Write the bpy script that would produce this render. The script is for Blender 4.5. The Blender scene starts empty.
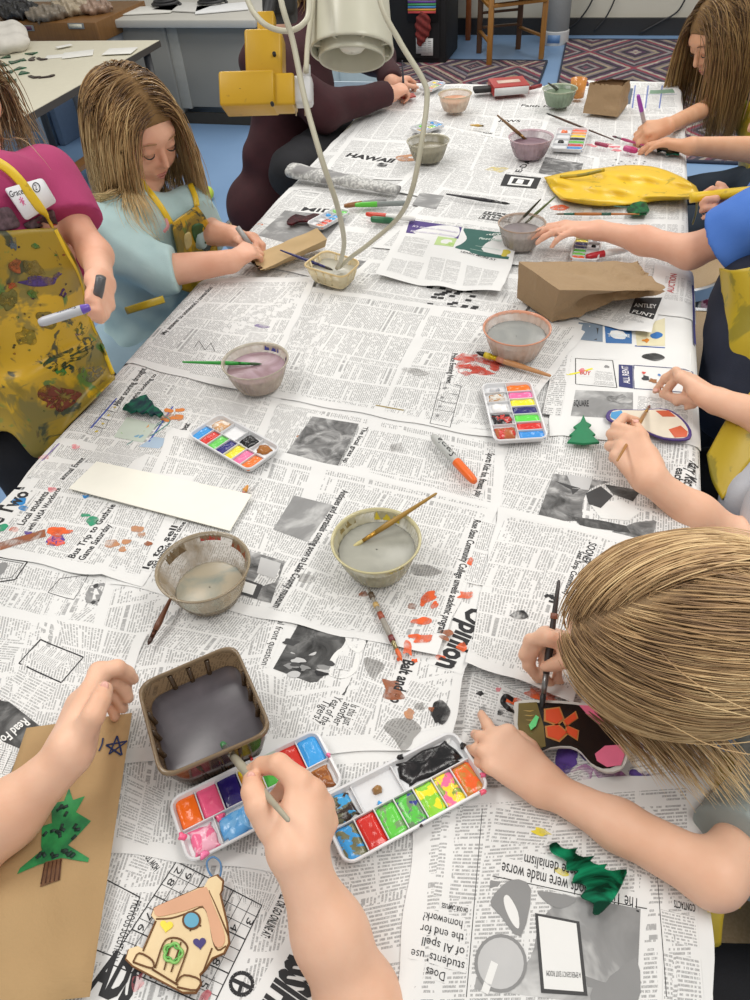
import bpy, math, random
import numpy as np
from mathutils import Vector, Matrix
random.seed(7); RNG = np.random.default_rng(7)
SC = bpy.context.scene; COL = SC.collection
V = lambda *a: np.array(a, float)
def nrm(v):
    v = np.asarray(v, float); return v / (np.linalg.norm(v) + 1e-12)
# ---------------------------------------------------------------- camera geometry
FPX = 750.0
_v1 = nrm(V(294, -733, FPX)); _n = nrm(V(60, (294*60 + FPX*FPX)/733.0, FPX)); _v2 = np.cross(_n, _v1); _up = -_n
ZT = 0.72; HC = 1.44
EYE = V(0, 0, HC)
M_C2W = np.array([_v2, _v1, _up])          # rows: camera vector -> world component
def ray(px, py): return M_C2W @ V(px - 375, py - 500, FPX)
def P(px, py, z=ZT):
    r = ray(px, py); return EYE + r * ((HC - z) / -r[2])
def PD(px, py, d):                          # d = depth along the optical axis
    return EYE + ray(px, py) / FPX * d
def PY(px, py, Y):
    r = ray(px, py); return EYE + r * (Y / r[1])
def depth(p): return float((np.asarray(p) - EYE) @ (M_C2W @ V(0, 0, 1)))
def px2m(n, p): return n * depth(p) / FPX
CAMRIGHT = M_C2W @ V(1, 0, 0); CAMDOWN = M_C2W @ V(0, 1, 0); CAMFWD = M_C2W @ V(0, 0, 1)
cam_d = bpy.data.cameras.new('camera'); cam = bpy.data.objects.new('camera', cam_d); COL.objects.link(cam)
cam_d.sensor_fit = 'VERTICAL'; cam_d.sensor_height = 24; cam_d.lens = 24*FPX/1000.0
cam_d.clip_start = 0.02; cam_d.clip_end = 60
_m = Matrix.Identity(4)
for i in range(3):
    _m[i][0] = CAMRIGHT[i]; _m[i][1] = -CAMDOWN[i]; _m[i][2] = -CAMFWD[i]; _m[i][3] = EYE[i]
cam.matrix_world = _m
SC.camera = cam
# ---------------------------------------------------------------- materials
def lin(c):
    if isinstance(c, str):
        c = c.lstrip('#'); c = [int(c[i:i+2], 16)/255 for i in (0, 2, 4)]
    return tuple((x/12.92 if x <= 0.04045 else ((x+0.055)/1.055)**2.4) for x in c[:3]) + (1.0,)
class NT:
    def __init__(s, name):
        s.m = bpy.data.materials.new(name); s.m.use_nodes = True; s.t = s.m.node_tree; s.t.nodes.clear()
        s.out = s.t.nodes.new('ShaderNodeOutputMaterial')
    def n(s, typ, ins=None, **kw):
        nd = s.t.nodes.new(typ)
        for k, v in kw.items(): setattr(nd, k, v)
        for k, v in (ins or {}).items(): s.set(nd.inputs[k], v)
        return nd
    def set(s, sock, v):
        if hasattr(v, 'is_output') or isinstance(v, bpy.types.NodeSocket): s.t.links.new(v, sock)
        else: sock.default_value = v
    def math(s, op, a, b=0.0, c=None, clamp=False):
        nd = s.t.nodes.new('ShaderNodeMath'); nd.operation = op; nd.use_clamp = clamp
        s.set(nd.inputs[0], a); s.set(nd.inputs[1], b)
        if c is not None: s.set(nd.inputs[2], c)
        return nd.outputs[0]
    def mix(s, f, a, b):
        nd = s.t.nodes.new('ShaderNodeMix'); nd.data_type = 'RGBA'
        s.set(nd.inputs[0], f); s.set(nd.inputs[6], a); s.set(nd.inputs[7], b); return nd.outputs[2]
    def ramp(s, f, stops, interp='LINEAR'):
        nd = s.t.nodes.new('ShaderNodeValToRGB'); cr = nd.color_ramp; cr.interpolation = interp
        while len(cr.elements) > 1: cr.elements.remove(cr.elements[0])
        cr.elements[0].position = stops[0][0]; cr.elements[0].color = stops[0][1]
        for p, c in stops[1:]:
            e = cr.elements.new(p); e.color = c
        s.set(nd.inputs[0], f); return nd.outputs[0]
    def noise(s, scale, vec=None, detail=3, rough=0.5, dist=0.0):
        nd = s.n('ShaderNodeTexNoise', {'Scale': scale, 'Detail': detail, 'Roughness': rough, 'Distortion': dist})
        s.t.links.new(vec if vec is not None else s.obj(), nd.inputs['Vector']); return nd.outputs[0]
    def obj(s):
        if not hasattr(s, '_tc'): s._tc = s.t.nodes.new('ShaderNodeTexCoord')
        return s._tc.outputs['Object']
    def uv(s):
        s.obj(); return s._tc.outputs['UV']
    def pbr(s, base, rough=0.6, bump=None, bstr=0.3, bdist=0.002, **kw):
        b = s.t.nodes.new('ShaderNodeBsdfPrincipled')
        s.set(b.inputs['Base Color'], base); s.set(b.inputs['Roughness'], rough)
        for k, v in kw.items():
            s.set(b.inputs[k.replace('_', ' ')], v)
        if bump is not None:
            bn = s.n('ShaderNodeBump', {'Strength': bstr, 'Distance': bdist, 'Height': bump})
            s.t.links.new(bn.outputs[0], b.inputs['Normal'])
        s.b = b; s.t.links.new(b.outputs[0], s.out.inputs[0]); return s.m
_mc = {}
def plain(name, col, rough=0.5, var=0.06, scale=40, bump=0.0, metal=0.0, **kw):
    key = (name, str(col), rough, var, scale, bump, metal, str(kw))
    if key in _mc: return _mc[key]
    t = NT(name); c = lin(col)
    d = tuple(max(0, x*(1-var*2.5)) for x in c[:3]) + (1,); l = tuple(min(1, x*(1+var)) for x in c[:3]) + (1,)
    nz = t.noise(scale)
    t.pbr(t.mix(nz, d, l), rough, bump=t.noise(scale*3) if bump else None, bstr=bump, Metallic=metal, **kw)
    _mc[key] = t.m; return t.m
# ---------------------------------------------------------------- mesh builder
class MB:
    """collects verts / faces (with material slots and uvs) and links them as one mesh object"""
    def __init__(s): s.v = []; s.f = []; s.mi = []; s.mats = []; s.uv = []; s.has_uv = False; s.nv = 0
    def slot(s, m):
        if m is None: return 0
        if m not in s.mats: s.mats.append(m)
        return s.mats.index(m)
    def add(s, verts, faces, mat=None, uvs=None):
        verts = np.asarray(verts, float).reshape(-1, 3); k = s.slot(mat)
        for f in faces: s.f.append([i + s.nv for i in f]); s.mi.append(k)
        s.v.append(verts); s.nv += len(verts)
        if uvs is not None: s.has_uv = True; s.uv.append(np.asarray(uvs, float).reshape(-1, 2))
        else: s.uv.append(np.zeros((len(verts), 2)))
    def build(s, name, parent=None, mat=None, smooth=True, auto=None, loc=None, **props):
        me = bpy.data.meshes.new(name)
        v = np.concatenate(s.v) if s.v else np.zeros((0, 3))
        loc = V(0, 0, 0) if loc is None else np.asarray(loc, float)
        me.from_pydata((v - loc).tolist(), [], s.f)
        for m in (s.mats or [mat]):
            if m is not None: me.materials.append(m)
        if len(s.mats) > 1: me.polygons.foreach_set('material_index', s.mi)
        if s.has_uv:
            u = np.concatenate(s.uv); lay = me.uv_layers.new(name='UVMap')
            li = np.empty(len(me.loops), int); me.loops.foreach_get('vertex_index', li)
            lay.data.foreach_set('uv', u[li].astype(np.float32).ravel())
        me.polygons.foreach_set('use_smooth', [bool(smooth)]*len(me.polygons))
        me.update()
        o = bpy.data.objects.new(name, me); COL.objects.link(o); o.location = loc
        if parent is not None:
            o.parent = parent; o.location = loc - np.array(parent['_w']) if '_w' in parent else loc
        if auto is not None:
            me.set_sharp_from_angle(angle=math.radians(auto))
        setp(o, **props); return o
def setp(o, label=None, cat=None, group=None, kind=None):
    if label: o['label'] = label
    if cat: o['category'] = cat
    if group: o['group'] = group
    if kind: o['kind'] = kind
    return o
ROOTS = []
def thing(name, label, cat, loc=(0, 0, 0), group=None):
    o = bpy.data.objects.new(name, None); COL.objects.link(o); o.location = loc; o['_w'] = [float(x) for x in loc]
    ROOTS.append(o)
    return setp(o, label, cat, group)
def frame(z, x=None):
    z = nrm(z); x = V(1, 0, 0) if x is None else np.asarray(x, float)
    if abs(nrm(x) @ z) > 0.95: x = V(0, 1, 0)
    x = nrm(x - z*(x @ z)); return x, np.cross(z, x), z
def box(mb, c, size, R=None, mat=None, bev=0.0):
    """rounded box: R rows = axes"""
    R = np.eye(3) if R is None else np.array(R); hx, hy, hz = np.array(size)/2
    if bev <= 0:
        co = np.array([(x, y, z) for x in (-hx, hx) for y in (-hy, hy) for z in (-hz, hz)])
        fs = [(0, 1, 3, 2), (4, 6, 7, 5), (0, 4, 5, 1), (2, 3, 7, 6), (0, 2, 6, 4), (1, 5, 7, 3)]
        mb.add(co @ R + np.asarray(c), fs, mat); return
    b = min(bev, hx*.99, hy*.99, hz*.99); prof = []
    # stack of rounded rectangles
    lv = [(-hz, b)] + [(-hz + b - b*math.cos(a), b - b*math.sin(a)) for a in (math.pi/4, math.pi/2)]
    lv += [(hz - b + b*math.sin(a), b - b*math.cos(a)) for a in (0, math.pi/4)] + [(hz, b)]
    rings = []
    for z, ins in lv:
        ring = []
        for q, (sx, sy) in enumerate(((1, 1), (-1, 1), (-1, -1), (1, -1))):
            for k in range(4):
                a = q*math.pi/2 + k*math.pi/6
                r = max(b - ins, 1e-5)
                ring.append((sx*(hx - b) + r*math.cos(a), sy*(hy - b) + r*math.sin(a), z))
        rings.append(ring)
    loft(mb, [np.array(r) @ R + np.asarray(c) for r in rings], mat, caps=True)
def loft(mb, rings, mat=None, caps=True, closed=True):
    n = len(rings[0]); v = np.concatenate([np.asarray(r) for r in rings]); f = []
    for i in range(len(rings)-1):
        for j in range(n if closed else n-1):
            k = (j+1) % n; f.append((i*n+j, i*n+k, (i+1)*n+k, (i+1)*n+j))
    if caps:
        f.append(tuple(range(n))[::-1]); f.append(tuple(range((len(rings)-1)*n, len(rings)*n)))
    mb.add(v, f, mat)
def lathe(mb, prof, c=(0, 0, 0), axis=(0, 0, 1), seg=32, mat=None, caps=False, flute=None, x=None):
    ax = frame(axis, x); rings = []
    for i, (r, z) in enumerate(prof):
        ring = []
        for j in range(seg):
            a = 2*math.pi*j/seg; rr = r*(1 + (flute(a, i) if flute else 0))
            ring.append(np.asarray(c) + ax[0]*rr*math.cos(a) + ax[1]*rr*math.sin(a) + ax[2]*z)
        rings.append(ring)
    loft(mb, rings, mat, caps)
def catmull(pts, n=8):
    pts = [np.asarray(p, float) for p in pts]
    if len(pts) < 3: return pts
    P_ = [2*pts[0]-pts[1]] + pts + [2*pts[-1]-pts[-2]]; out = []
    for i in range(1, len(P_)-2):
        for k in range(n):
            t = k/n; a, b, c, d = P_[i-1:i+3]
            out.append(0.5*((2*b) + (-a+c)*t + (2*a-5*b+4*c-d)*t*t + (-a+3*b-3*c+d)*t**3))
    out.append(pts[-1]); return out
def tube(mb, pts, r, mat=None, seg=8, smooth_n=0, flat=None, caps=True):
    """r number or list; flat=(normal, ratio) squashes the section"""
    if smooth_n:
        m = len(pts); 
        if not np.isscalar(r): r = np.interp(np.linspace(0, m-1, (m-1)*smooth_n+1), range(m), r)
        pts = catmull(pts, smooth_n)
    pts = [np.asarray(p, float) for p in pts]; m = len(pts)
    if m < 2: return
    rr = [r]*m if np.isscalar(r) else list(r)
    x = None; rings = []
    for i in range(m):
        t = nrm(pts[min(i+1, m-1)] - pts[max(i-1, 0)])
        if flat is not None: x = np.cross(flat[0], t)
        ax = frame(t, x if x is not None else V(.3, .2, 1)); x = ax[0]
        fl = flat[1] if flat is not None else 1.0
        rings.append([pts[i] + ax[0]*rr[i]*math.cos(2*math.pi*j/seg) + ax[1]*rr[i]*fl*math.sin(2*math.pi*j/seg) for j in range(seg)])
    loft(mb, rings, mat, caps)
def bar(mb, a, b, w, h, up=(0, 0, 1), mat=None, bev=0.0):
    a = np.asarray(a, float); b = np.asarray(b, float); z = nrm(b-a); ax = frame(z, np.cross(up, z) if abs(nrm(up) @ z) < .98 else None)
    box(mb, (a+b)/2, (w, h, np.linalg.norm(b-a)), ax, mat, bev)
def prism(mb, poly, c, ax, h, mat=None, bev=0.0):
    """poly in 2D extruded along ax[2] from 0 to h (concave polygons allowed)"""
    from mathutils.geometry import tessellate_polygon
    poly = [np.asarray(p, float) for p in poly]; n = len(poly)
    area = sum(poly[i][0]*poly[(i+1) % n][1] - poly[(i+1) % n][0]*poly[i][1] for i in range(n))
    if area < 0: poly = poly[::-1]
    tri = tessellate_polygon([[Vector((p[0], p[1], 0)) for p in poly]])
    cen = sum(poly)/n
    def lv(z, ins):
        out = []
        for i in range(n):
            a, b, cc = poly[i-1], poly[i], poly[(i+1) % n]
            e1 = nrm(b-a); e2 = nrm(cc-b); nn = V(-(e1[1]+e2[1]), e1[0]+e2[0]); L = np.linalg.norm(nn)
            nn = nn/L if L > 1e-6 else V(0, 0)
            q = b + nn*ins
            out.append(np.asarray(c) + ax[0]*q[0] + ax[1]*q[1] + ax[2]*z)
        return out
    rings = [lv(0, bev*0.7), lv(min(bev, h*.4), 0), lv(h - min(bev, h*.4), 0), lv(h, bev*0.7)] if bev else [lv(0, 0), lv(h, 0)]
    loft(mb, rings, mat, caps=False)
    v0, v1 = rings[0], rings[-1]
    def up_ok(t, vv):
        nn = np.cross(vv[t[1]]-vv[t[0]], vv[t[2]]-vv[t[0]]); return nn @ ax[2] > 0
    mb.add(v1, [t if up_ok(t, v1) else t[::-1] for t in tri], mat)
    mb.add(v0, [t[::-1] if up_ok(t, v0) else t for t in tri], mat)
def smooth_poly(poly, n=4):
    poly = [np.asarray(p, float) for p in poly]; m = len(poly); out = []
    for i in range(m):
        a, b, c, d = poly[i-1], poly[i], poly[(i+1) % m], poly[(i+2) % m]
        for k in range(n):
            t = k/n
            out.append(0.5*((2*b) + (-a+c)*t + (2*a-5*b+4*c-d)*t*t + (-a+3*b-3*c+d)*t**3))
    return out
def copy_thing(o, loc=None, rz=0.0, **props):
    c = o.copy(); COL.objects.link(c)
    for ch in list(o.children):
        d = ch.copy(); COL.objects.link(d); d.parent = c
        for g in list(ch.children):
            e = g.copy(); COL.objects.link(e); e.parent = d
    if loc is not None: c.location = loc
    c.rotation_euler = (0, 0, rz); setp(c, **props); return c
_fc = {}
def font_mesh(txt, bold=0.0, res=2):
    k = (txt, bold, res)
    if k in _fc: return _fc[k]
    cu = bpy.data.curves.new('t', 'FONT'); cu.body = txt; cu.resolution_u = res; cu.offset = bold; cu.fill_mode = 'FRONT'
    ob = bpy.data.objects.new('t', cu); COL.objects.link(ob)
    dg = bpy.context.evaluated_depsgraph_get(); me = ob.evaluated_get(dg).to_mesh()
    v = np.array([tuple(x.co) for x in me.vertices]); f = [tuple(p.vertices) for p in me.polygons]
    ob.evaluated_get(dg).to_mesh_clear(); bpy.data.objects.remove(ob); bpy.data.curves.remove(cu)
    _fc[k] = (v, f); return _fc[k]
# ---------------------------------------------------------------- implicit surfaces for bodies and clothes
def cap(a, b, ra, rb=None): return ('c', np.asarray(a, float), np.asarray(b, float), float(ra), float(ra if rb is None else rb))
def ell(c, r, R=None): return ('e', np.asarray(c, float), np.asarray(r, float)*np.ones(3), np.eye(3) if R is None else np.array(R))
def chain(pts, rs): return [cap(pts[i], pts[i+1], rs[i], rs[i+1]) for i in range(len(pts)-1)]
def pd(p, x):
    if p[0] == 'c':
        a, b, ra, rb = p[1:]; ab = b-a; L = max(ab @ ab, 1e-12)
        t = np.clip(((x-a) @ ab)/L, 0, 1); return np.linalg.norm(x - a - t[:, None]*ab, axis=1) - (ra + (rb-ra)*t)
    c, r, R = p[1:]; q = (x-c) @ R.T; k0 = np.linalg.norm(q/r, axis=1); k1 = np.linalg.norm(q/(r*r), axis=1) + 1e-9
    return k0*(k0-1)/k1
def smin(a, b, k):
    h = np.maximum(k - np.abs(a-b), 0)/k; return np.minimum(a, b) - h*h*k*0.25
class Body:
    def __init__(s, k=0.02, kf=0.006): s.g = [(k, [])]; s.kf = kf; s.palms = set(); s.subs = []; s.planes = []; s.disp = None
    def add(s, *ps): 
        for p in ps: s.g[0][1].extend(p) if isinstance(p, list) else s.g[0][1].append(p)
        return s
    def finger(s, ps, k=0.003): s.g.append((k, ps)); return s
    def palm(s, ps, k=0.010): s.g.append((k, ps)); s.palms.add(len(s.g)-1); return s
    def sub(s, p, k=0.003): s.subs.append((p, k)); return s
    def cut(s, point, normal, near=None): s.planes.append((np.asarray(point, float), nrm(normal), near)); return s
    def field(s, x, prune=None):
        ds = []
        for gi, (k, ps) in enumerate(s.g):
            d = None
            for pi, p in enumerate(ps):
                if prune is not None and not prune[gi][pi]: continue
                e = pd(p, x); d = e if d is None else smin(d, e, k)
            ds.append(d)
        d = None; base = ds[0]
        for i_, e in enumerate(ds[1:]):
            if e is None: continue
            if i_+1 in s.palms: base = e if base is None else smin(base, e, 0.014)
            else: d = e if d is None else smin(d, e, 0.0012)
        if base is not None: d = base if d is None else smin(base, d, s.kf)
        if d is None: d = np.full(len(x), 1.0)
        if s.disp is not None: d = d + s.disp(x)
        for p, k in s.subs: d = -smin(-d, pd(p, x), k)
        for pt, n, near in s.planes:
            e = (x - pt) @ n
            if near is not None: e = np.where(np.linalg.norm(x-near[0], axis=1) < near[1], e, -1.0)
            d = np.maximum(d, e)
        return d
    def mesh(s, h=0.0025, B=12):
        lo = np.full(3, 1e9); hi = -lo
        for k, ps in s.g:
            for p in ps:
                if p[0] == 'c':
                    r = max(p[3], p[4]); lo = np.minimum(lo, np.minimum(p[1], p[2])-r); hi = np.maximum(hi, np.maximum(p[1], p[2])+r)
                else: r = p[2].max(); lo = np.minimum(lo, p[1]-r); hi = np.maximum(hi, p[1]+r)
        lo -= 0.03; hi += 0.03; W = B*h; nb = np.ceil((hi-lo)/W).astype(int); N = nb*B + 2
        bi = np.stack(np.meshgrid(*[np.arange(n) for n in nb], indexing='ij'), -1).reshape(-1, 3)
        cen = lo + (bi + .5)*W; R = W*0.87
        pds = [[pd(p, cen) for p in ps] for k, ps in s.g]
        allm = np.min([d for g in pds for d in g], axis=0)
        f = s.field(cen) if len(cen) < 400000 else allm
        act = (np.abs(f) < R*1.6 + 0.02) & (allm < R + 0.03)
        loc = np.stack(np.meshgrid(*[np.arange(B+1)]*3, indexing='ij'), -1).reshape(-1, 3)
        keys = []; pos = []; quads = []
        key = lambda ijk: (ijk[..., 0]*N[1] + ijk[..., 1])*N[2] + ijk[..., 2]
        corner = np.array([(i, j, k) for i in (0, 1) for j in (0, 1) for k in (0, 1)])
        edges = [(a, b) for a in range(8) for b in range(a+1, 8) if np.abs(corner[a]-corner[b]).sum() == 1]
        for bidx in np.nonzero(act)[0]:
            base = bi[bidx]*B
            prune = [[d[bidx] < allm[bidx] + 2*R + 0.04 for d in g] for g in pds]
            x = lo + (base + loc)*h
            F = s.field(x, prune).reshape(B+1, B+1, B+1); S = F < 0
            if S.all() or not S.any(): continue
            C = [F[c[0]:c[0]+B, c[1]:c[1]+B, c[2]:c[2]+B] for c in corner]
            cnt = sum((c < 0).astype(int) for c in C); m = (cnt > 0) & (cnt < 8)
            idx = np.argwhere(m)
            if len(idx):
                cv = np.stack([c[m] for c in C], 1); acc = np.zeros((len(idx), 3)); w = np.zeros(len(idx))
                for a, b in edges:
                    fa, fb = cv[:, a], cv[:, b]; cr = (fa < 0) != (fb < 0)
                    t = np.where(cr, fa/np.where(cr, fa-fb, 1), 0)
                    pt = corner[a] + t[:, None]*(corner[b]-corner[a]); acc += pt*cr[:, None]; w += cr
                keys.append(key(idx + base)); pos.append(lo + (idx + base + acc/w[:, None])*h)
            for ax in range(3):
                sl0 = [slice(0, B)]*3; sl1 = list(sl0); sl1[ax] = slice(1, B+1)
                A = S[tuple(sl0)]; Bm = S[tuple(sl1)]; cr = np.argwhere(A != Bm)
                if not len(cr): continue
                u, v = (ax+1) % 3, (ax+2) % 3; eu = np.zeros(3, int); eu[u] = 1; ev = np.zeros(3, int); ev[v] = 1
                g = cr + base
                q = np.stack([key(g-eu-ev), key(g-ev), key(g), key(g-eu)], 1)
                flip = ~A[cr[:, 0], cr[:, 1], cr[:, 2]]
                q[flip] = q[flip][:, ::-1]; quads.append(q)
        keys = np.concatenate(keys); pos = np.concatenate(pos); quads = np.concatenate(quads)
        ks, first = np.unique(keys, return_index=True); pos = pos[first]
        ii = np.searchsorted(ks, quads); ii = np.clip(ii, 0, len(ks)-1); ok = (ks[ii] == quads).all(1)
        return pos, ii[ok]
def hit(field, pxs, d0=.5, d1=3.5, off=.004):
    r = np.array([ray(x, y)/FPX for x, y in pxs]); t = np.full(len(r), d0); rl = np.linalg.norm(r, axis=1)
    for _ in range(90):
        f = field(EYE + r*t[:, None]) - off; t = np.where(t < d1, t + np.clip(f, -.05, .12)/rl*.8, t)
    return np.where(t < d1, t, np.nan)
def px_drape(th, name, field, rows, mat, nu=8, off=.006, sm=4, thick=.002, fb=None, d0=.5, d1=3.5, push=None):
    """cloth panel: pixel outline rows (left column .. right column, each top to bottom) laid on the body behind them"""
    cols = [catmull([np.array(p, float) for p in r_], nu) for r_ in rows]; nv = len(cols[0]); G = np.array([catmull([c[j] for c in cols], nu) for j in range(nv)]); nr, nc = G.shape[:2]
    T = hit(field, G.reshape(-1, 2), d0, d1, off).reshape(nr, nc)
    for _ in range(60):
        if not np.isnan(T).any(): break
        Tp = np.pad(T, 1, mode='edge'); st = np.stack([Tp[:-2, 1:-1], Tp[2:, 1:-1], Tp[1:-1, :-2], Tp[1:-1, 2:]]); cnt = (~np.isnan(st)).sum(0); mean = np.where(cnt > 0, np.nansum(st, 0)/np.maximum(cnt, 1), np.nan); T = np.where(np.isnan(T), mean, T)
    for _ in range(sm):
        Tp = np.pad(T, 1, mode='edge'); Ts = (Tp[:-2, 1:-1]+Tp[2:, 1:-1]+Tp[1:-1, :-2]+Tp[1:-1, 2:])/4; T = np.minimum(T, T*.3+Ts*.7)
    if push is not None: T = T - push(*np.meshgrid(np.linspace(0, 1, nc), np.linspace(0, 1, nr)))
    p = np.array([PD(G[j, i, 0], G[j, i, 1], T[j, i]) for j in range(nr) for i in range(nc)]); q = np.array([(j*nc+i, (j+1)*nc+i, (j+1)*nc+i+1, j*nc+i+1) for j in range(nr-1) for i in range(nc-1)])
    o = mesh_np(name, p, q, mat, th); m = o.modifiers.new('thickness', 'SOLIDIFY'); m.thickness = thick; m.offset = 0
    gx = G.reshape(-1, 2); tz = T.reshape(-1)
    def depth_at(x, y): k = np.argsort(((gx-np.array([x, y]))**2).sum(1))[:4]; w = 1/(.5+((gx[k]-np.array([x, y]))**2).sum(1)); return float((tz[k]*w).sum()/w.sum())
    return o, depth_at
def decal(th, name, pts, dfun, mat, lift=.0022, sub=5):
    """thin patch of dried paint or print lying on a cloth panel"""
    q = smooth_poly([np.array(p, float) for p in pts], 3); c = sum(q)/len(q); rings = []
    for t in (1, .97, .7, .4, .1): rings.append([PD(*(c+(p-c)*t), dfun(*(c+(p-c)*t)) - (lift if t < 1 else lift*.3)) for p in q])
    mb = MB(); loft(mb, rings, mat, caps=False); mb.add(rings[-1], [tuple(range(len(q)))], mat); return mb.build(name, th)
def smooth_mesh(v, q, it=2, lam=0.5):
    e = np.concatenate([q[:, [0, 1]], q[:, [1, 2]], q[:, [2, 3]], q[:, [3, 0]]]); e = np.concatenate([e, e[:, ::-1]])
    for _ in range(it):
        acc = np.zeros_like(v); n = np.zeros(len(v))
        for c in range(3): acc[:, c] = np.bincount(e[:, 0], v[e[:, 1], c], len(v))
        n = np.bincount(e[:, 0], minlength=len(v)); v = v + lam*(acc/np.maximum(n, 1)[:, None] - v)
    return v
def mesh_np(name, v, q, mat, parent=None, smooth=True, attr=None, **props):
    me = bpy.data.meshes.new(name); nq = len(q); w = q.shape[1]
    off = V(0, 0, 0) if parent is None or '_w' not in parent else np.array(parent['_w'])
    me.vertices.add(len(v)); me.vertices.foreach_set('co', v.astype(np.float32).ravel())
    me.loops.add(nq*w); me.loops.foreach_set('vertex_index', q.astype(np.int32).ravel())
    me.polygons.add(nq); me.polygons.foreach_set('loop_start', (np.arange(nq)*w).astype(np.int32))
    me.update(calc_edges=True); me.validate()
    me.polygons.foreach_set('use_smooth', [smooth]*len(me.polygons))
    for m in (mat if isinstance(mat, (list, tuple)) else [mat]): me.materials.append(m)
    if attr is not None:
        for an, av in attr.items():
            a = me.attributes.new(an, 'FLOAT', 'POINT'); a.data.foreach_set('value', np.asarray(av, np.float32))
    o = bpy.data.objects.new(name, me); COL.objects.link(o)
    if parent is not None: o.parent = parent; o.location = -off
    setp(o, **props); return o
WORLD_S = 0.56; LIGHT_W = 22; EXPO = 0.05
# ---------------------------------------------------------------- newspapers
XL, XR, YN, YF = -0.765, 0.178, 0.02, 2.69
def wr(x, y):
    z = 0.0007*np.sin(x*23+1.3*np.sin(y*9)) + 0.0006*np.sin(y*31+x*12+1) + 0.0005*np.sin((x*.8-y*.6)*47+2) + 0.0019
    for (ax_, ay, bx, by, h, w) in CREASES:
        dx, dy = bx-ax_, by-ay; L = math.hypot(dx, dy); nx, ny = -dy/L, dx/L
        d = (x-ax_)*nx + (y-ay)*ny; t = ((x-ax_)*dx + (y-ay)*dy)/L/L
        z = z + h*np.exp(-(d/w)**2)*np.clip(6*(t+.1), 0, 1)*np.clip(6*(1.1-t), 0, 1)
    return z
CREASES = []
def crease(p, q, h=0.003, w=0.008):
    a, b = P(*p), P(*q); CREASES.append((a[0], a[1], b[0], b[1], h, w))
crease((240, 450), (500, 516), .004, .012); crease((500, 516), (612, 548), .004, .012)
crease((460, 425), (500, 442), .003); crease((300, 395), (330, 300), .003); crease((395, 560), (330, 700), .002)
crease((455, 745), (425, 990), .003); crease((560, 700), (585, 800), .002); crease((330, 860), (345, 1000), .002)
crease((100, 580), (200, 620), .003); crease((40, 640), (130, 560), .003); crease((420, 420), (520, 320), .002)
crease((270, 410), (470, 445), .003); crease((545, 145), (400, 150), .003); crease((575, 300), (560, 440), .003)
crease((60, 610), (10, 700), .002); crease((640, 820), (660, 1000), .002); crease((230, 330), (300, 300), .003)
LH = 0.0009
def top(x, y): return ZT + float(wr(x, y)) + 13*LH    # level things rest on
def surf(xy, layer, extra=0.0):
    """follow the table top and droop over its long edges"""
    x = xy[:, 0].copy(); y = xy[:, 1]; z = ZT + wr(x, y) + layer*LH + extra
    for sgn, e in ((-1, XL+.012), (1, XR-.012)):
        o = sgn*(x-e); m = o > 0; r = 0.02
        a = np.clip(o/r, 0, 1.35)
        xx = e + sgn*(np.sin(a)*r + np.where(o > r*1.35, (o-r*1.35)*math.cos(1.35), 0))
        zz = -(1-np.cos(a))*r - np.where(o > r*1.35, (o-r*1.35)*math.sin(1.35), 0)
        lift = (layer*LH+.002)*sgn
        x = np.where(m, xx + lift*np.sin(a), x); z = np.where(m, z + zz, z)
    return np.stack([x, y, z], 1)
def paper_col(t, tint=(0.80, 0.80, 0.79, 1)):
    pos = t.n('ShaderNodeNewGeometry').outputs['Position']
    a = t.noise(9, pos, 4); d = tuple(c*0.88 for c in tint[:3]) + (1,)
    c = t.mix(t.math('SMOOTHSTEP', a, .35, .7) if False else a, d, tint)
    sm = t.ramp(t.noise(3.1, pos, 5, .65), [(.0, (0, 0, 0, 1)), (.62, (0, 0, 0, 1)), (.78, (1, 1, 1, 1))])
    return t.mix(t.math('MULTIPLY', sm, .22), c, (0.50, 0.49, 0.48, 1))
def mat_paper():
    t = NT('newsprint'); return t.pbr(paper_col(t), .85, bump=t.noise(55, t.n('ShaderNodeNewGeometry').outputs['Position'], 2), bstr=.25, bdist=.001)
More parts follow.
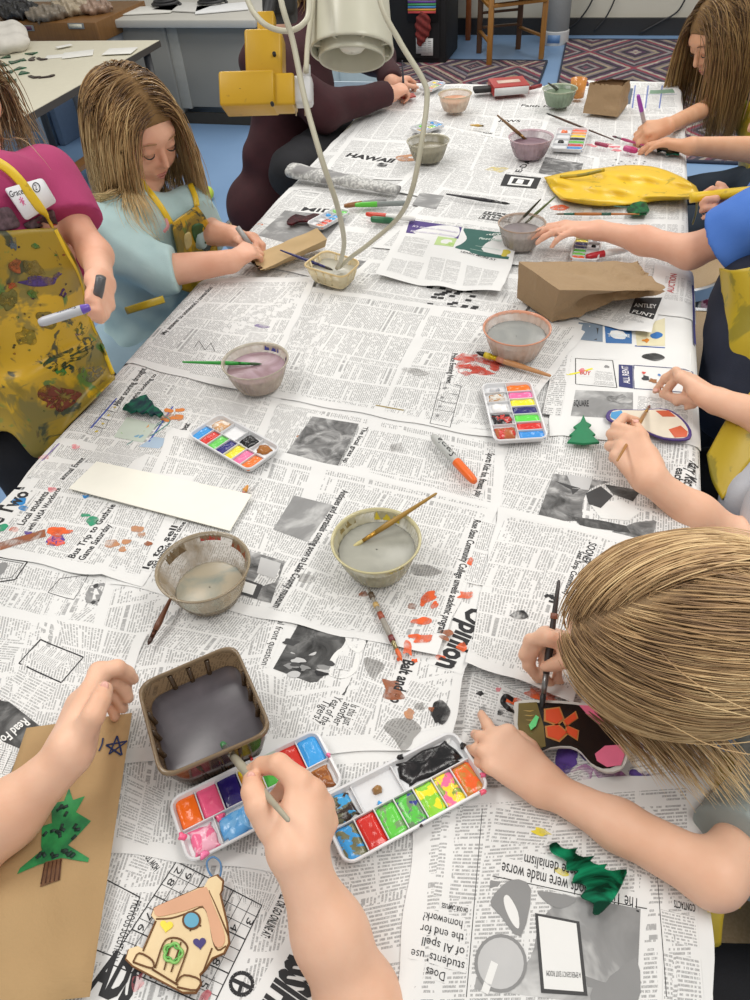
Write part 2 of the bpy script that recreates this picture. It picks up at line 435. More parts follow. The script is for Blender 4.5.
def mat_text(name, pitch=0.0033, ink=.54, bigheads=True, wscale=1.0):
    t = NT(name); sx = t.n('ShaderNodeSeparateXYZ', {'Vector': t.uv()}); u, v = sx.outputs[0], sx.outputs[1]
    M = t.math; cw = .05
    col = M('FLOOR', M('DIVIDE', u, cw)); uc = M('SUBTRACT', u, M('MULTIPLY', col, cw))
    incol = M('MULTIPLY', M('GREATER_THAN', uc, .0022), M('LESS_THAN', uc, .0478))
    # story blocks: a heading band opens some blocks
    vb = M('ADD', M('DIVIDE', v, .083), M('MULTIPLY', M('FRACT', M('MULTIPLY', col, .618)), 3.0)); bi = M('FLOOR', vb); bf = M('FRACT', vb)
    def wn(x, y):
        c = t.n('ShaderNodeCombineXYZ', {'X': x, 'Y': y, 'Z': .5}); return t.n('ShaderNodeTexWhiteNoise', {'Vector': c.outputs[0]}).outputs[0]
    hd = M('MULTIPLY', M('LESS_THAN', bf, .17), M('GREATER_THAN', wn(col, bi), .72 if bigheads else 2.0))
    def text(p, su, th):
        ln = M('DIVIDE', v, p); li = M('FLOOR', ln); lf = M('FRACT', ln)
        lm = M('MULTIPLY', M('GREATER_THAN', lf, .22), M('LESS_THAN', lf, .80))
        r1 = wn(M('ADD', col, 3.3), li); r2 = wn(M('ADD', col, 9.1), li)
        short = M('MULTIPLY', M('LESS_THAN', r1, .13), M('GREATER_THAN', uc, M('MULTIPLY', r2, .046)))
        c = t.n('ShaderNodeCombineXYZ', {'X': M('MULTIPLY', uc, su), 'Y': M('MULTIPLY', li, 7.7), 'Z': M('MULTIPLY', col, 3.1)})
        w = t.noise(1.0, c.outputs[0], 0)
        c2 = t.n('ShaderNodeCombineXYZ', {'X': M('MULTIPLY', uc, su*4.3), 'Y': M('MULTIPLY', M('FLOOR', M('MULTIPLY', ln, 3.0)), 3.7), 'Z': col})
        ch = t.math('GREATER_THAN', t.noise(1.0, c2.outputs[0], 0), .42)
        k = M('MULTIPLY', M('MULTIPLY', lm, M('GREATER_THAN', w, th)), M('SUBTRACT', 1.0, short))
        return M('MULTIPLY', k, M('MULTIPLY_ADD', ch, .6, .4))
    body = text(pitch, 330*wscale, .39); head = text(.0085, 120, .37)
    mask = M('ADD', M('MULTIPLY', body, M('SUBTRACT', 1.0, hd)), M('MULTIPLY', head, M('MULTIPLY', hd, 1.5)), clamp=True)
    mask = M('MULTIPLY', M('MULTIPLY', mask, incol), ink)
    pc = paper_col(t); return t.pbr(t.mix(mask, pc, (0.06, 0.06, 0.065, 1)), .85)
def mat_photo(name, scale=25, lo=.03, hi=.55, dist=1.5):
    t = NT(name); pos = t.n('ShaderNodeNewGeometry').outputs['Position']
    a = t.noise(scale, pos, 4, .6, dist); c = t.ramp(a, [(.3, (lo, lo, lo, 1)), (.5, ((lo+hi)/3,)*3+(1,)), (.72, (hi, hi, hi*.99, 1))])
    return t.pbr(c, .8)
MPAPER = mat_paper(); MTXT = mat_text('newsprint_columns'); MTXTS = mat_text('newsprint_small_print', .0026, .55, False, 1.3)
MTXTB = mat_text('newsprint_large_print', .005, .6, False, .7)
MPH = mat_photo('newsprint_photo'); MPHD = mat_photo('newsprint_dark_photo', 30, .02, .22); MPHL = mat_photo('newsprint_light_photo', 18, .22, .6, .6)
MINK = plain('printing_ink', '#2a2a2c', .8, 0); MGREY = plain('printed_grey', '#8d8d8d', .8, .05); MLG = plain('printed_light_grey', '#c3c3c3', .8, .05)
MDG = plain('printed_dark_grey', '#474748', .8, .1); MWH = plain('printed_white', '#e6e6e4', .8, .02)
def inkmat(c): return MINK if c is None else (c if not isinstance(c, (str,)) else plain('printed_'+c.strip('#'), c, .75, .04))
SPL = .5
class Sheet:
    def __init__(s, label, FL, FR, NR, NL, layer, curl=(), group=None, wavy=.0015, cat='newspaper', paper=None, name='newspaper_sheet', fill=''):
        s.q = [P(*c)[:2] for c in (FL, FR, NR, NL)]; s.layer = layer; s.mb = MB(); s.label = label; s.group = group; s.k = 0
        s.curl = [(P(*c[:2])[:2], c[2], c[3]) for c in curl]; s.cat = cat; s.name = name; s.paper = paper or MPAPER; s.wavy = wavy; s.ph = random.random()*6
        a, b, c, d = s.q; nu = max(2, int(np.linalg.norm(b-a)/.011)); nv = max(2, int(np.linalg.norm(d-a)/.011))
        xy = []
        for j in range(nv+1):
            for i in range(nu+1):
                u, v = i/nu, j/nv; p = (a*(1-u)+b*u)*(1-v) + (d*(1-u)+c*u)*v
                n = V(math.sin(p[1]*70+s.ph), math.sin(p[0]*60+s.ph))*wavy*(abs(u-.5) > .499 or abs(v-.5) > .499)
                xy.append(p + n)
        s.put(np.array(xy), s.grid(nu, nv), s.paper, -1.5)
        if fill:
            L1, L2 = np.linalg.norm(b-a), np.linalg.norm(d-a); mu, mv = .014/L1, .014/L2
            bi = lambda u, v: (a*(1-u)+b*u)*(1-v) + (d*(1-u)+c*u)*v
            W = L2 if fill in 'UD' else L1; nc = max(1, int(W/.052))
            # leave a page gutter through the middle of wide sheets
            if (L1 if fill in 'UD' else L2) > .34:
                g = .012/(L1 if fill in 'UD' else L2)
                if fill in 'UD': rs = [(mu, .5-g, mv, 1-mv), (.5+g, 1-mu, mv, 1-mv)]
                else: rs = [(mu, 1-mu, mv, .5-g), (mu, 1-mu, .5+g, 1-mv)]
            else: rs = [(mu, 1-mu, mv, 1-mv)]
            for u0, u1, v0, v1 in rs: s.patch(bi(u0, v0), bi(u1, v0), bi(u1, v1), bi(u0, v1), MTXT, fill, nc, k=-1, world=True)
    def grid(s, nu, nv): return [(j*(nu+1)+i, (j+1)*(nu+1)+i, (j+1)*(nu+1)+i+1, j*(nu+1)+i+1) for j in range(nv) for i in range(nu)]
    def ex(s, xy):
        e = np.zeros(len(xy))
        for c, r, h in s.curl:
            d = np.linalg.norm(xy-c, axis=1)/r; e = e + h*np.clip(1-d, 0, 1)**2*(3-2*np.clip(1-d, 0, 1))
        return e
    def put(s, xy, faces, mat, k, uvs=None):
        xy = np.asarray(xy); s.mb.add(surf(xy, s.layer, s.ex(xy) + (k+1)*0.00012), faces, mat, uvs)
    def patch(s, FL, FR, NR, NL, mat=None, d='R', cols=None, k=0, cell=.011, world=False):
        q = [np.asarray(c, float) if world else P(*c)[:2] for c in (FL, FR, NR, NL)]
        o = {'R': (0, 1, 2, 3), 'D': (1, 2, 3, 0), 'F': (2, 3, 0, 1), 'U': (3, 0, 1, 2)}[d]
        a, b, c, e = [q[i] for i in o]; W = (np.linalg.norm(b-a)+np.linalg.norm(c-e))/2; H = (np.linalg.norm(e-a)+np.linalg.norm(c-b))/2
        nu = max(1, int(math.ceil(W/cell))); nv = max(1, int(math.ceil(H/cell))); su = 1.0
        if cols is None: cols = max(1, round(W/.05))
        su = cols*.05/W; xy = []; uv = []; off = 10*random.randrange(1, 40)*.05; off2 = random.randrange(1, 90)*.033
        for j in range(nv+1):
            for i in range(nu+1):
                u, v = i/nu, j/nv; xy.append((a*(1-u)+b*u)*(1-v) + (e*(1-u)+c*u)*v); uv.append((u*W*su*(1-1e-5)+off, v*H+off2))
        s.put(xy, s.grid(nu, nv), mat or MTXT, k, uv); return s
    def poly(s, pts, mat, k=1, world=False):
        from mathutils.geometry import tessellate_polygon
        q = np.array([p if world else P(*p)[:2] for p in pts]); 
        tri = tessellate_polygon([[Vector((p[0], p[1], 0)) for p in q]]); fs = []
        for t in tri:
            a, b, c = [q[i] for i in t]; fs.append(t if (b[0]-a[0])*(c[1]-a[1])-(b[1]-a[1])*(c[0]-a[0]) > 0 else t[::-1])
        s.put(q, fs, inkmat(mat), k+1); return s
    def line(s, pts, w=.0008, mat=None, k=1, close=False):
        q = [P(*p)[:2] for p in pts]; q += [q[0]] if close else []
        for a, b in zip(q[:-1], q[1:]):
            t = nrm(b-a); n = V(-t[1], t[0])*w/2; L = max(1, int(np.linalg.norm(b-a)/.011)); xy = []
            for i in range(L+1): p = a+(b-a)*i/L; xy += [p-n, p+n]
            s.put(xy, [(2*i, 2*i+2, 2*i+3, 2*i+1) for i in range(L)], inkmat(mat), k)
        return s
    def rect(s, a, b, c, d, w=.0009, mat=None, k=1): return s.line([a, b, c, d], w, mat, k, True)
    def head(s, txt, p0, p1, size=None, mat=None, bold=.02, k=2, fit=True, bg=True):
        """baseline from p0 to p1 (pixels), size = cap height in metres"""
        a, b = P(*p0)[:2], P(*p1)[:2]; t = nrm(b-a); n = V(-t[1], t[0]); v, f = font_mesh(txt, bold)
        w = v[:, 0].max(); L = np.linalg.norm(b-a); sx = L/w if fit else size/.7; sy = (size/.7) if size else sx
        h_ = .78*sy; m_ = .0015; d_ = .28*sy if fit else .1*sy
        if k == 2 and bg: s.patch(a-t*m_+n*h_, b+t*m_+n*h_, b+t*m_-n*d_, a-t*m_-n*d_, s.paper, 'R', k=0.6, world=True)
        s.put(a + v[:, :1]*sx*t + v[:, 1:2]*sy*n, f, inkmat(mat), k+2); return s
    def splat(s, c, r, mat, k=3, n=9, asp=1.0, ang=0.0, spiky=.35, sq=None):
        c = P(*c)[:2]; r = r*SPL; rs = [r*(1-spiky+2*spiky*random.random()) for _ in range(n)]
        pts = smooth_poly([c + V(math.cos(ang)*math.cos(a)*q*asp - math.sin(ang)*math.sin(a)*q, math.sin(ang)*math.cos(a)*q*asp + math.cos(ang)*math.sin(a)*q)
               for q, a in zip(rs, [2*math.pi*i/n for i in range(n)])], 3)
        return s.poly(pts, mat, k, world=True)
    def done(s):
        o = s.mb.build(s.name, label=s.label, cat=s.cat, group=s.group); return o
def wash(name, col, a=.5, sc=60):
    """thin dried paint that lets the print show through"""
    key = ('w', name, col, a)
    if key in _mc: return _mc[key]
    t = NT(name); t.pbr(lin(col), .7); nz = t.noise(sc, t.n('ShaderNodeNewGeometry').outputs['Position'], 4)
    tr = t.n('ShaderNodeBsdfTransparent'); f = t.ramp(nz, [(.35, (a*.3,)*3+(1,)), (.6, (min(1, a*1.3),)*3+(1,))])
    mx = t.n('ShaderNodeMixShader', {0: f}); t.t.links.new(tr.outputs[0], mx.inputs[1]); t.t.links.new(t.b.outputs[0], mx.inputs[2]); t.t.links.new(mx.outputs[0], t.out.inputs[0])
    _mc[key] = t.m; return t.m
WOR = wash('dried_orange_paint', '#e8622c', .8); WPU = wash('dried_purple_paint', '#5a3d94', .8); WPK = wash('dried_pink_paint', '#f07a86', .5)
WBR = wash('dried_brown_paint', '#9a5a38', .8); WGN = wash('dried_green_paint', '#2e9a72', .8); WBK = wash('dried_black_paint', '#1b1a1c', .9)
WTA = wash('dried_tan_paint', '#c78e66', .7); WGR = wash('water_spots', '#7d7a76', .35, 25); WBL = wash('dried_blue_paint', '#2c86c8', .9); WYE = wash('dried_yellow_paint', '#e8d43a', .7)
# --- layers underneath
BASES = [((396, 84), (684, 89), (690, 300), (205, 262), 0, 'R', 'bottom layer of newspaper over the far part of the table'), ((232, 250), (692, 285), (714, 600), (-60, 545), 0, 'D', 'bottom layer of newspaper over the middle of the table'),
         ((-20, 500), (712, 560), (712, 1120), (-220, 1120), .5, 'F', 'bottom layer of newspaper over the near part of the table'), ((560, 150), (694, 150), (694, 330), (545, 330), 2, 'R', 'newspaper sheet under the yellow apron and the large paper bag')]
for q in BASES: Sheet(q[6], *q[:5], fill=q[5]).done()
# --- far end of the table
s = Sheet('newspaper sheet across the far end of the table under the red box', (396, 84), (684, 89), (686, 175), (352, 150), 1, fill='R')
s.patch((410, 90), (470, 90), (455, 112), (392, 112), d='R'); s.patch((475, 88), (540, 90), (528, 120), (468, 118), d='R').patch((545, 92), (600, 95), (580, 125), (535, 120), d='R')
s.patch((380, 118), (440, 118), (425, 150), (360, 146), d='R'); s.head('CITY NEWS', (470, 122), (520, 124), .02); s.head('Faith News', (520, 107), (566, 110), .018)
s.patch((450, 126), (560, 128), (555, 150), (440, 148), d='R', cols=4).splat((452, 118), .05, WTA, asp=1.6)
s.done()
s = Sheet('newspaper page with blue ruled listings hanging over the far right corner', (588, 82), (676, 84), (688, 128), (590, 128), 3, curl=[(680, 95, .08, .008)], fill='R')
s.patch((632, 88), (672, 90), (676, 108), (628, 106), MTXTS, 'R', 3); s.patch((602, 112), (672, 114), (676, 126), (598, 124), MTXTS, 'R', 5)
for x in (635, 648, 662): s.line([(x, 87), (x-3, 110)], .004, '#6f7fb8')
s.line([(628, 96), (676, 98)], .003, '#8b93b0').patch((622, 90), (633, 90), (630, 106), (618, 106), inkmat('#56606e'), k=2).patch((650, 92), (672, 93), (674, 97), (649, 96), inkmat('#7f9d86'), k=2)
s.done()
s = Sheet('newspaper sheet beneath the far girl\'s hands, spotted with pink', (545, 118), (690, 116), (688, 190), (520, 180), 4, fill='R')
s.patch((600, 118), (680, 120), (683, 138), (598, 136), MTXTS, 'R', 5); s.patch((556, 140), (605, 142), (598, 165), (546, 160), d='R'); s.patch((640, 158), (683, 160), (684, 178), (636, 176), MTXTS)
for i in range(26): s.splat((612+random.random()*34, 152+random.random()*18), .004+.003*random.random(), WBK)
for i in range(7): s.splat((588+random.random()*32, 143+random.random()*14), .016, WPK, asp=1.8)
s.head('COLORS', (560, 172), (600, 176), .012)
s.done()
s = Sheet('newspaper page with a bold dark headline near the maroon sleeve', (372, 108), (500, 118), (480, 185), (318, 178), 2, fill='R')
s.patch((376, 112), (420, 116), (402, 140), (356, 138), d='R').patch((424, 116), (470, 120), (460, 146), (408, 142), d='R'); s.head('HAWAII', (345, 158), (392, 164), .026, bold=.05)
s.patch((333, 166), (380, 172), (372, 182), (324, 178), d='R').patch((440, 150), (480, 152), (472, 180), (432, 176), d='R').splat((412, 160), .05, WTA, asp=1.5).splat((383, 166), .03, WBK)
s.head('FOOD BANK', (470, 134), (492, 136), .012); s.done()
s = Sheet('newspaper sheet holding the framed black logo, mid table', (446, 128), (600, 160), (588, 218), (392, 196), 5, curl=[(392, 196, .1, .004)], fill='R')
s.patch((455, 134), (520, 146), (505, 178), (438, 168), d='R', cols=2).patch((430, 172), (495, 182), (488, 200), (412, 192), d='R', cols=3)
s.poly([(505, 177), (541, 181), (536, 192), (500, 188)], MINK).poly([(511, 179.5), (534, 182), (530, 189.5), (507, 187)], MWH, 2).poly([(514, 181), (530, 183), (527, 188), (511, 186)], MINK, 3).poly([(518, 182), (524, 183), (522, 187), (515, 186)], MWH, 4)
s.poly([(545, 160), (583, 166), (578, 182), (538, 176)], MPH).head('E-DAY', (520, 176), (535, 160), .016); s.splat((498, 172), .035, wash('yellow_wash', '#e6d27a', .5), asp=1.6); s.done()
s = Sheet('newspaper sheet under the marker pens left of centre', (292, 188), (452, 196), (385, 292), (212, 258), 3, fill='R')
s.patch((300, 192), (345, 196), (330, 212), (285, 206), d='R').head('MIDI', (300, 212), (338, 216), .02)
s.patch((285, 212), (345, 218), (318, 252), (258, 238), MPHL, k=1).patch((255, 235), (282, 240), (262, 258), (232, 250), d='R').patch((370, 230), (410, 236), (385, 262), (348, 256), d='R')
s.patch((352, 262), (392, 268), (380, 284), (340, 280), MPH, k=1); s.poly([(258, 206), (276, 208), (270, 216), (252, 213)], MLG).line([(255, 224), (263, 227)], .006, '#e57a2c'); s.done()
s = Sheet('newspaper sheet with dark line drawings behind the purple advert', (440, 190), (592, 210), (575, 275), (372, 250), 6, fill='R')
s.patch((455, 200), (520, 208), (512, 225), (445, 218), d='R').patch((412, 224), (450, 230), (440, 240), (400, 236), MPH).poly([(420, 196), (444, 199), (436, 212), (412, 208)], MPHL).patch((485, 215), (515, 218), (510, 226), (478, 222), MPHD)
s.patch((515, 235), (570, 240), (560, 262), (505, 258), d='R').splat((560, 210), .03, WOR, asp=1.6); s.done()
# --- middle
s = Sheet('newspaper sheet with a scatter of crossword squares, centre table', (370, 262), (540, 280), (505, 360), (300, 320), 5, fill='D')
s.patch((385, 268), (480, 282), (462, 322), (350, 305), MTXTS, 'D', 3).patch((350, 306), (500, 330), (488, 352), (332, 326), MTXT, 'D', 1).rect((420, 331), (455, 333), (452, 344), (417, 342))
for i in range(30):
    a = 425+random.random()*50; b = 286+random.random()*26; s.poly([(a, b), (a+6, b+.8), (a+5, b+3), (a-1, b+2.2)], MINK)
s.head('CROSSWORD', (352, 296), (350, 318), .012); s.done()
s = Sheet('large newspaper sheet spread across the centre of the table', (305, 290), (590, 330), (502, 445), (262, 398), 7, curl=[(502, 445, .06, .003)], fill='D')
s.patch((325, 303), (425, 318), (400, 368), (290, 350), MTXT, 'D', 2).patch((430, 318), (520, 332), (500, 352), (420, 342), MTXT, 'D', 1)
s.patch((288, 354), (398, 372), (382, 412), (268, 392), MTXT, 'D', 2).patch((404, 370), (450, 376), (440, 418), (386, 412), MTXT, 'D', 2)
s.rect((441, 387), (461, 390), (450, 432), (430, 428)).line([(440, 396), (459, 399)]).line([(437, 405), (457, 408)]).line([(435, 414), (455, 417)])
for i in range(4): s.splat((443-i*2.6+2, 393+i*9), .006, MGREY)
s.patch((462, 392), (492, 396), (484, 425), (454, 422), MTXTS, 'D', 2).head('Prince Evening News', (452, 358), (446, 388), .010)
for i in range(24): s.splat((461+random.random()*36, 361+random.random()*18), .018*random.random()+.006, wash('red_wash', '#d8513f', .55), asp=2)
s.splat((415, 376), .02, WGR, asp=2).line([(376, 410), (404, 415)], .003, '#9a8a5a'); s.splat((398, 452), .02, WGR); s.done()
s = Sheet('newspaper sheet with bright printed adverts along the right edge', (560, 308), (701, 312), (702, 448), (548, 440), 6, fill='')
s.poly([(578, 326), (602, 328), (602, 346), (577, 343)], '#7d8ea0').poly([(583, 330), (598, 332), (596, 344), (581, 342)], MPHD, 2).poly([(604, 330), (631, 332), (631, 348), (605, 347)], '#3f6fa8').head('THE GAME', (607, 341), (629, 342), .01, '#dfe8ee', k=4)
s.poly([(634, 332), (664, 322), (664, 350), (636, 350)], '#e0d8b6').splat((655, 340), .022, inkmat('#2d6fb5')).splat((645, 345), .012, inkmat('#d8862c')).line([(634, 350), (664, 352)], .003, '#2e54a0')
s.poly([(600, 350), (688, 356), (688, 367), (598, 362)], MTXTS).splat((652, 361), .022, MPHD, asp=1.6)
s.rect((575, 362), (612, 364), (616, 392), (575, 388), .0014).splat((582, 374), .012, WPK).splat((606, 370), .009, MGREY).head('BUY', (579, 378), (590, 379), .012, '#c83c36')
s.patch((594, 374), (612, 376), (614, 390), (592, 388), MTXTS, k=2).poly([(618, 368), (632, 369), (632, 393), (618, 391)], '#34386c').poly([(633, 369), (664, 370), (690, 374), (690, 396), (633, 393)], MWH)
s.rect((633, 369), (690, 374), (690, 396), (633, 393), .0016, '#34386c', 3).head('ALL RENT', (629, 388), (627, 370), .010, '#e6e4ea', k=4).splat((645, 382), .012, inkmat('#3a3c42'), k=4).splat((643, 377), .006, inkmat('#d65a50'), k=5).splat((652, 385), .012, inkmat('#9a6a44'), k=4).splat((658, 379), .006, inkmat('#5b86c0'), k=4)
s.patch((575, 394), (632, 397), (632, 424), (570, 420), MPHL, k=1).splat((619, 404), .024, MPH, k=3, asp=1.3).patch((636, 400), (690, 405), (690, 430), (634, 428), MTXT, 'R', 2)
s.head('SQUARE', (573, 410), (588, 411), .016).line([(566, 380), (592, 372)], .004, '#e8e040'); s.patch((555, 358), (572, 360), (560, 420), (542, 417), MTXTB, 'R', 1)
s.done()
s = Sheet('newspaper page with purple ruled notices hanging at the right edge by the big paper bag', (655, 268), (697, 272), (696, 322), (640, 318), 8, fill='')
s.patch((664, 280), (694, 283), (693, 308), (662, 304), MTXTS, 'R', 2).line([(690, 285), (692, 345)], .005, '#4b4a86').head('AUCTION', (672, 298), (676, 278), .012, '#b9484c'); s.done()
s = Sheet('newspaper sheet folded over the left edge with the cut-off word Opinion', (186, 284), (318, 280), (262, 402), (112, 362), 8, curl=[(262, 402, .1, .006), (215, 390, .05, .003)], fill='U')
s.head('Opinion', (133, 352), (163, 322), .021).head('My answer to someone\'s cowardice', (166, 340), (214, 292), .011)
s.patch((215, 292), (300, 290), (262, 330), (182, 322), MTXT, 'U', 2).patch((172, 330), (215, 335), (195, 360), (150, 350), MTXT, 'U', 1).patch((250, 335), (286, 338), (268, 368), (232, 360), MTXT, 'U', 1)
s.line([(195, 352), (200, 345), (206, 354), (212, 347), (216, 356)], .001).patch((200, 362), (246, 370), (240, 388), (190, 378), MTXT, 'U', 1).splat((262, 330), .014, wash('violet_wash', '#8a7aa8', .6), asp=2.2); s.done()
s = Sheet('newspaper sheet with a coloured weather map left of the small palette', (124, 362), (282, 400), (246, 484), (34, 458), 6, fill='U')
s.head('After scoring drought', (120, 410), (148, 372), .012).head('Cowgirls looking to', (129, 412), (158, 378), .009).patch((162, 374), (205, 384), (192, 404), (148, 394), MTXT, 'U', 2).patch((210, 388), (262, 398), (248, 424), (200, 412), MTXT, 'U', 2)
s.line([(118, 402), (92, 432)], .003, '#4a5cb0').line([(174, 410), (150, 445)], .003, '#4a5cb0')
s.poly([(128, 420), (158, 428), (144, 446), (115, 440)], '#c5d0c4')
for i, c in enumerate(['#8db874', '#d8c04a', '#c9793f', '#7aa8c4', '#9aa858', '#d8a060']):
    for j in range(2): s.splat((124+i*4.5+random.random()*5, 426+random.random()*14), .007, inkmat(c), k=4)
for i in range(9): s.splat((165+random.random()*17, 412+random.random()*14), .010, WTA if i % 2 else inkmat('#d9823c'), asp=1.6)
for i in range(4): s.rect((96+i*-6+14, 405+i*8), (108+i*-6+14, 408+i*8), (104+i*-6+14, 416+i*8), (92+i*-6+14, 413+i*8), .0006); s.splat((104-i*6+12, 411+i*8), .005, inkmat('#c8b45a'))
s.line([(128, 448), (172, 418)], .002, '#6f9a94').line([(140, 440), (165, 425)], .003, '#5a7a78').patch((155, 440), (172, 443), (160, 452), (140, 450), inkmat('#aabfd4'), k=1)
s.patch((180, 420), (190, 430), (205, 455), (170, 450), MTXTS, 'U', 1).head('Rangers beat', (178, 448), (192, 428), .012); s.done()
s = Sheet('newspaper sheet carrying the black and white sports photo beside the small palette', (262, 396), (505, 442), (502, 524), (225, 470), 5, fill='D')
s.poly([(313, 420), (359, 428), (336, 476), (283, 464)], MPH)
for (x, y, r, m) in [(318, 438, .02, MWH), (312, 448, .018, MLG), (330, 434, .012, MDG), (338, 444, .016, MDG), (322, 455, .022, MWH), (308, 460, .018, MWH), (345, 434, .015, MLG), (334, 462, .012, MDG), (300, 440, .008, WTA)]: s.splat((x, y), r, m, k=3, asp=1.4)
s.line([(338, 440), (348, 452)], .004, MWH, 4).line([(300, 448), (316, 470)], .004, MWH, 4)
s.patch((362, 430), (432, 444), (420, 482), (342, 468), MTXT, 'D', 2).patch((436, 446), (466, 452), (460, 488), (424, 482), MTXT, 'D', 1).head('Sports Kids: fun, fitness, play', (488, 456), (474, 500), .010).patch((440, 490), (478, 496), (474, 506), (436, 500), MTXTS, 'D')
s.patch((268, 404), (310, 414), (285, 455), (240, 446), MTXT, 'D', 1).head('The local grass up', (364, 430), (343, 466), .008).patch((240, 448), (280, 458), (262, 474), (228, 466), MTXT, 'D', 1); s.done()
s = Sheet('newspaper sheet under the green foil tree and the people photo on the right', (505, 415), (712, 440), (716, 560), (482, 520), 4, fill='D')
s.patch((506, 458), (560, 466), (532, 520), (484, 508), MTXT, 'D', 3).patch((565, 448), (630, 455), (630, 478), (560, 470), MTXT, 'D', 1).patch((672, 445), (700, 448), (702, 470), (668, 466), MTXTB, 'D')
s.head('Rary Mecham', (688, 462), (680, 498), .014).head('each her', (676, 470), (670, 496), .012).poly([(553, 477), (600, 484), (665, 492), (650, 546), (609, 539), (537, 521)], MPH, 0)
for pts, m in [([(553, 484), (580, 492), (566, 503), (548, 497)], MDG), ([(545, 500), (563, 506), (560, 520), (541, 517)], MLG), ([(548, 507), (558, 510), (556, 516), (546, 514)], MDG), ([(566, 478), (592, 482), (588, 494), (572, 492)], MLG),
               ([(585, 497), (600, 490), (612, 500), (600, 512), (588, 508)], MDG), ([(590, 509), (620, 503), (640, 515), (628, 524), (600, 522)], MWH), ([(572, 520), (600, 524), (625, 529), (630, 536), (580, 530)], MPHD), ([(604, 488), (640, 494), (632, 505), (612, 498)], MPHD)]: s.poly(smooth_poly(pts, 3) if False else pts, m, 3)
s.done()
s = Sheet('newspaper sheet with the long museum headline under the grey water cup', (170, 432), (500, 510), (436, 662), (112, 588), 8, curl=[(436, 662, .08, .006), (300, 632, .07, .002)], fill='D')
s.head('Antiques and appraisals coming soon to Lake County museum', (343, 495), (274, 612), .0105).patch((352, 490), (412, 506), (378, 560), (318, 548), MTXT, 'D', 4)
s.poly([(295, 500), (334, 510), (308, 546), (274, 534)], MPHL).line([(286, 532), (300, 512), (330, 517)], .003, MWH, 3).patch((287, 537), (318, 546), (285, 604), (250, 594), MTXT, 'D', 3, k=1)
s.poly([(250, 556), (286, 566), (272, 608), (236, 598)], MPH).poly([(262, 562), (282, 568), (276, 584), (258, 578)], MLG, 3).poly([(241, 582), (264, 590), (258, 604), (236, 597)], MDG, 3).poly([(245, 586), (258, 590), (254, 600), (241, 596)], MWH, 4)
s.patch((416, 508), (470, 520), (452, 556), (404, 548), MTXT, 'D', 2).patch((420, 552), (452, 560), (436, 600), (404, 594), MTXT, 'D', 3).head('Rose State Community College unveils academic program', (474, 524), (437, 640), .0095)
s.patch((318, 552), (345, 560), (312, 628), (284, 614), MTXT, 'D', 3).patch((350, 586), (400, 596), (376, 640), (318, 630), MTXT, 'D', 3).patch((404, 598), (434, 604), (420, 644), (382, 640), MTXT, 'D', 2).patch((480, 524), (497, 528), (478, 590), (462, 586), MTXTS, 'D', 2)
for c, r in [((428, 602), .018), ((424, 606), .012), ((435, 610), .01), ((421, 628), .016), ((425, 647), .016), ((416, 644), .01), ((466, 600), .014), ((470, 566), .01), ((462, 654), .012), ((408, 656), .014)]: s.splat(c, r*.8, WOR, asp=1.7, ang=random.random()*3)
for c, r in [((425, 574), .022), ((306, 583), .014), ((364, 599), .008), ((412, 612), .008), ((447, 640), .009), ((444, 646), .007)]: s.splat(c, r, WGR if r > .01 else WBR, asp=1.6)
s.patch((190, 470), (262, 486), (248, 505), (180, 490), MTXT, 'D', 1).patch((182, 546), (205, 550), (190, 572), (168, 566), MTXT, 'D'); s.done()
s = Sheet('newspaper page headed Opinion beneath the thin speckled brush', (110, 575), (500, 508), (450, 752), (60, 770), 7, curl=[(450, 752, .08, .004), (465, 690, .07, .010), (452, 735, .05, .006)], fill='D')
s.head('Opinion', (470, 610), (436, 672), .028, bold=.035).head('Balt and go', (404, 664), (390, 706), .0135, bold=.03).poly([(300, 627), (369, 645), (345, 700), (274, 672)], MPHD, 0)
s.poly(smooth_poly([(338, 655), (352, 650), (360, 660), (357, 676), (342, 684), (328, 678), (330, 666)], 3), MWH, 3).poly(smooth_poly([(346, 640), (357, 640), (366, 648), (360, 658), (350, 653)], 3), MWH, 3).patch((340, 660), (353, 662), (350, 676), (335, 674), MTXTS, 'D', k=5)
for i in range(16): s.splat((288+random.random()*44, 645+random.random()*34), .008, random.choice([MLG, MGREY, MDG, MINK]), k=4, asp=1.8)
s.head('Is this just', (352, 708), (343, 728), .010, bold=0).head('another', (345, 706), (333, 728), .010, bold=0).head('Year of the', (336, 700), (320, 728), .010, bold=0).head('Tigers?', (325, 704), (313, 724), .010, bold=0).head('Powerful front question', (287, 606), (262, 668), .009, bold=0)
s.patch((372, 660), (395, 668), (362, 740), (345, 732), MTXT, 'D', 3).patch((410, 684), (440, 695), (398, 755), (372, 742), MTXT, 'D', 4).patch((180, 610), (268, 625), (236, 668), (146, 648), MTXT, 'D', 2, k=0).patch((245, 612), (262, 616), (248, 655), (240, 650), MTXT, 'D')
s.patch((100, 640), (150, 650), (130, 690), (92, 680), MTXT, 'D', 2).patch((255, 672), (290, 684), (280, 740), (268, 740), MTXT, 'D', 3)
for c, m, r, a in [((393, 695), WBR, .022, 1.3), ((404, 737), WGR, .03, 1.5), ((440, 720), WBK, .017, 2.2), ((436, 723), WBK, .012, 1.5), ((420, 712), WGR, .01, 1), ((431, 716), WBR, .006, 1), ((410, 718), WTA, .01, 1.4), ((415, 666), WOR, .006, 1), ((399, 664), WOR, .006, 1), ((375, 672), WGR, .02, 1.6), ((440, 664), WOR, .01, 1.2)]: s.splat(c, r, m, asp=a, ang=-.9)
s.done()
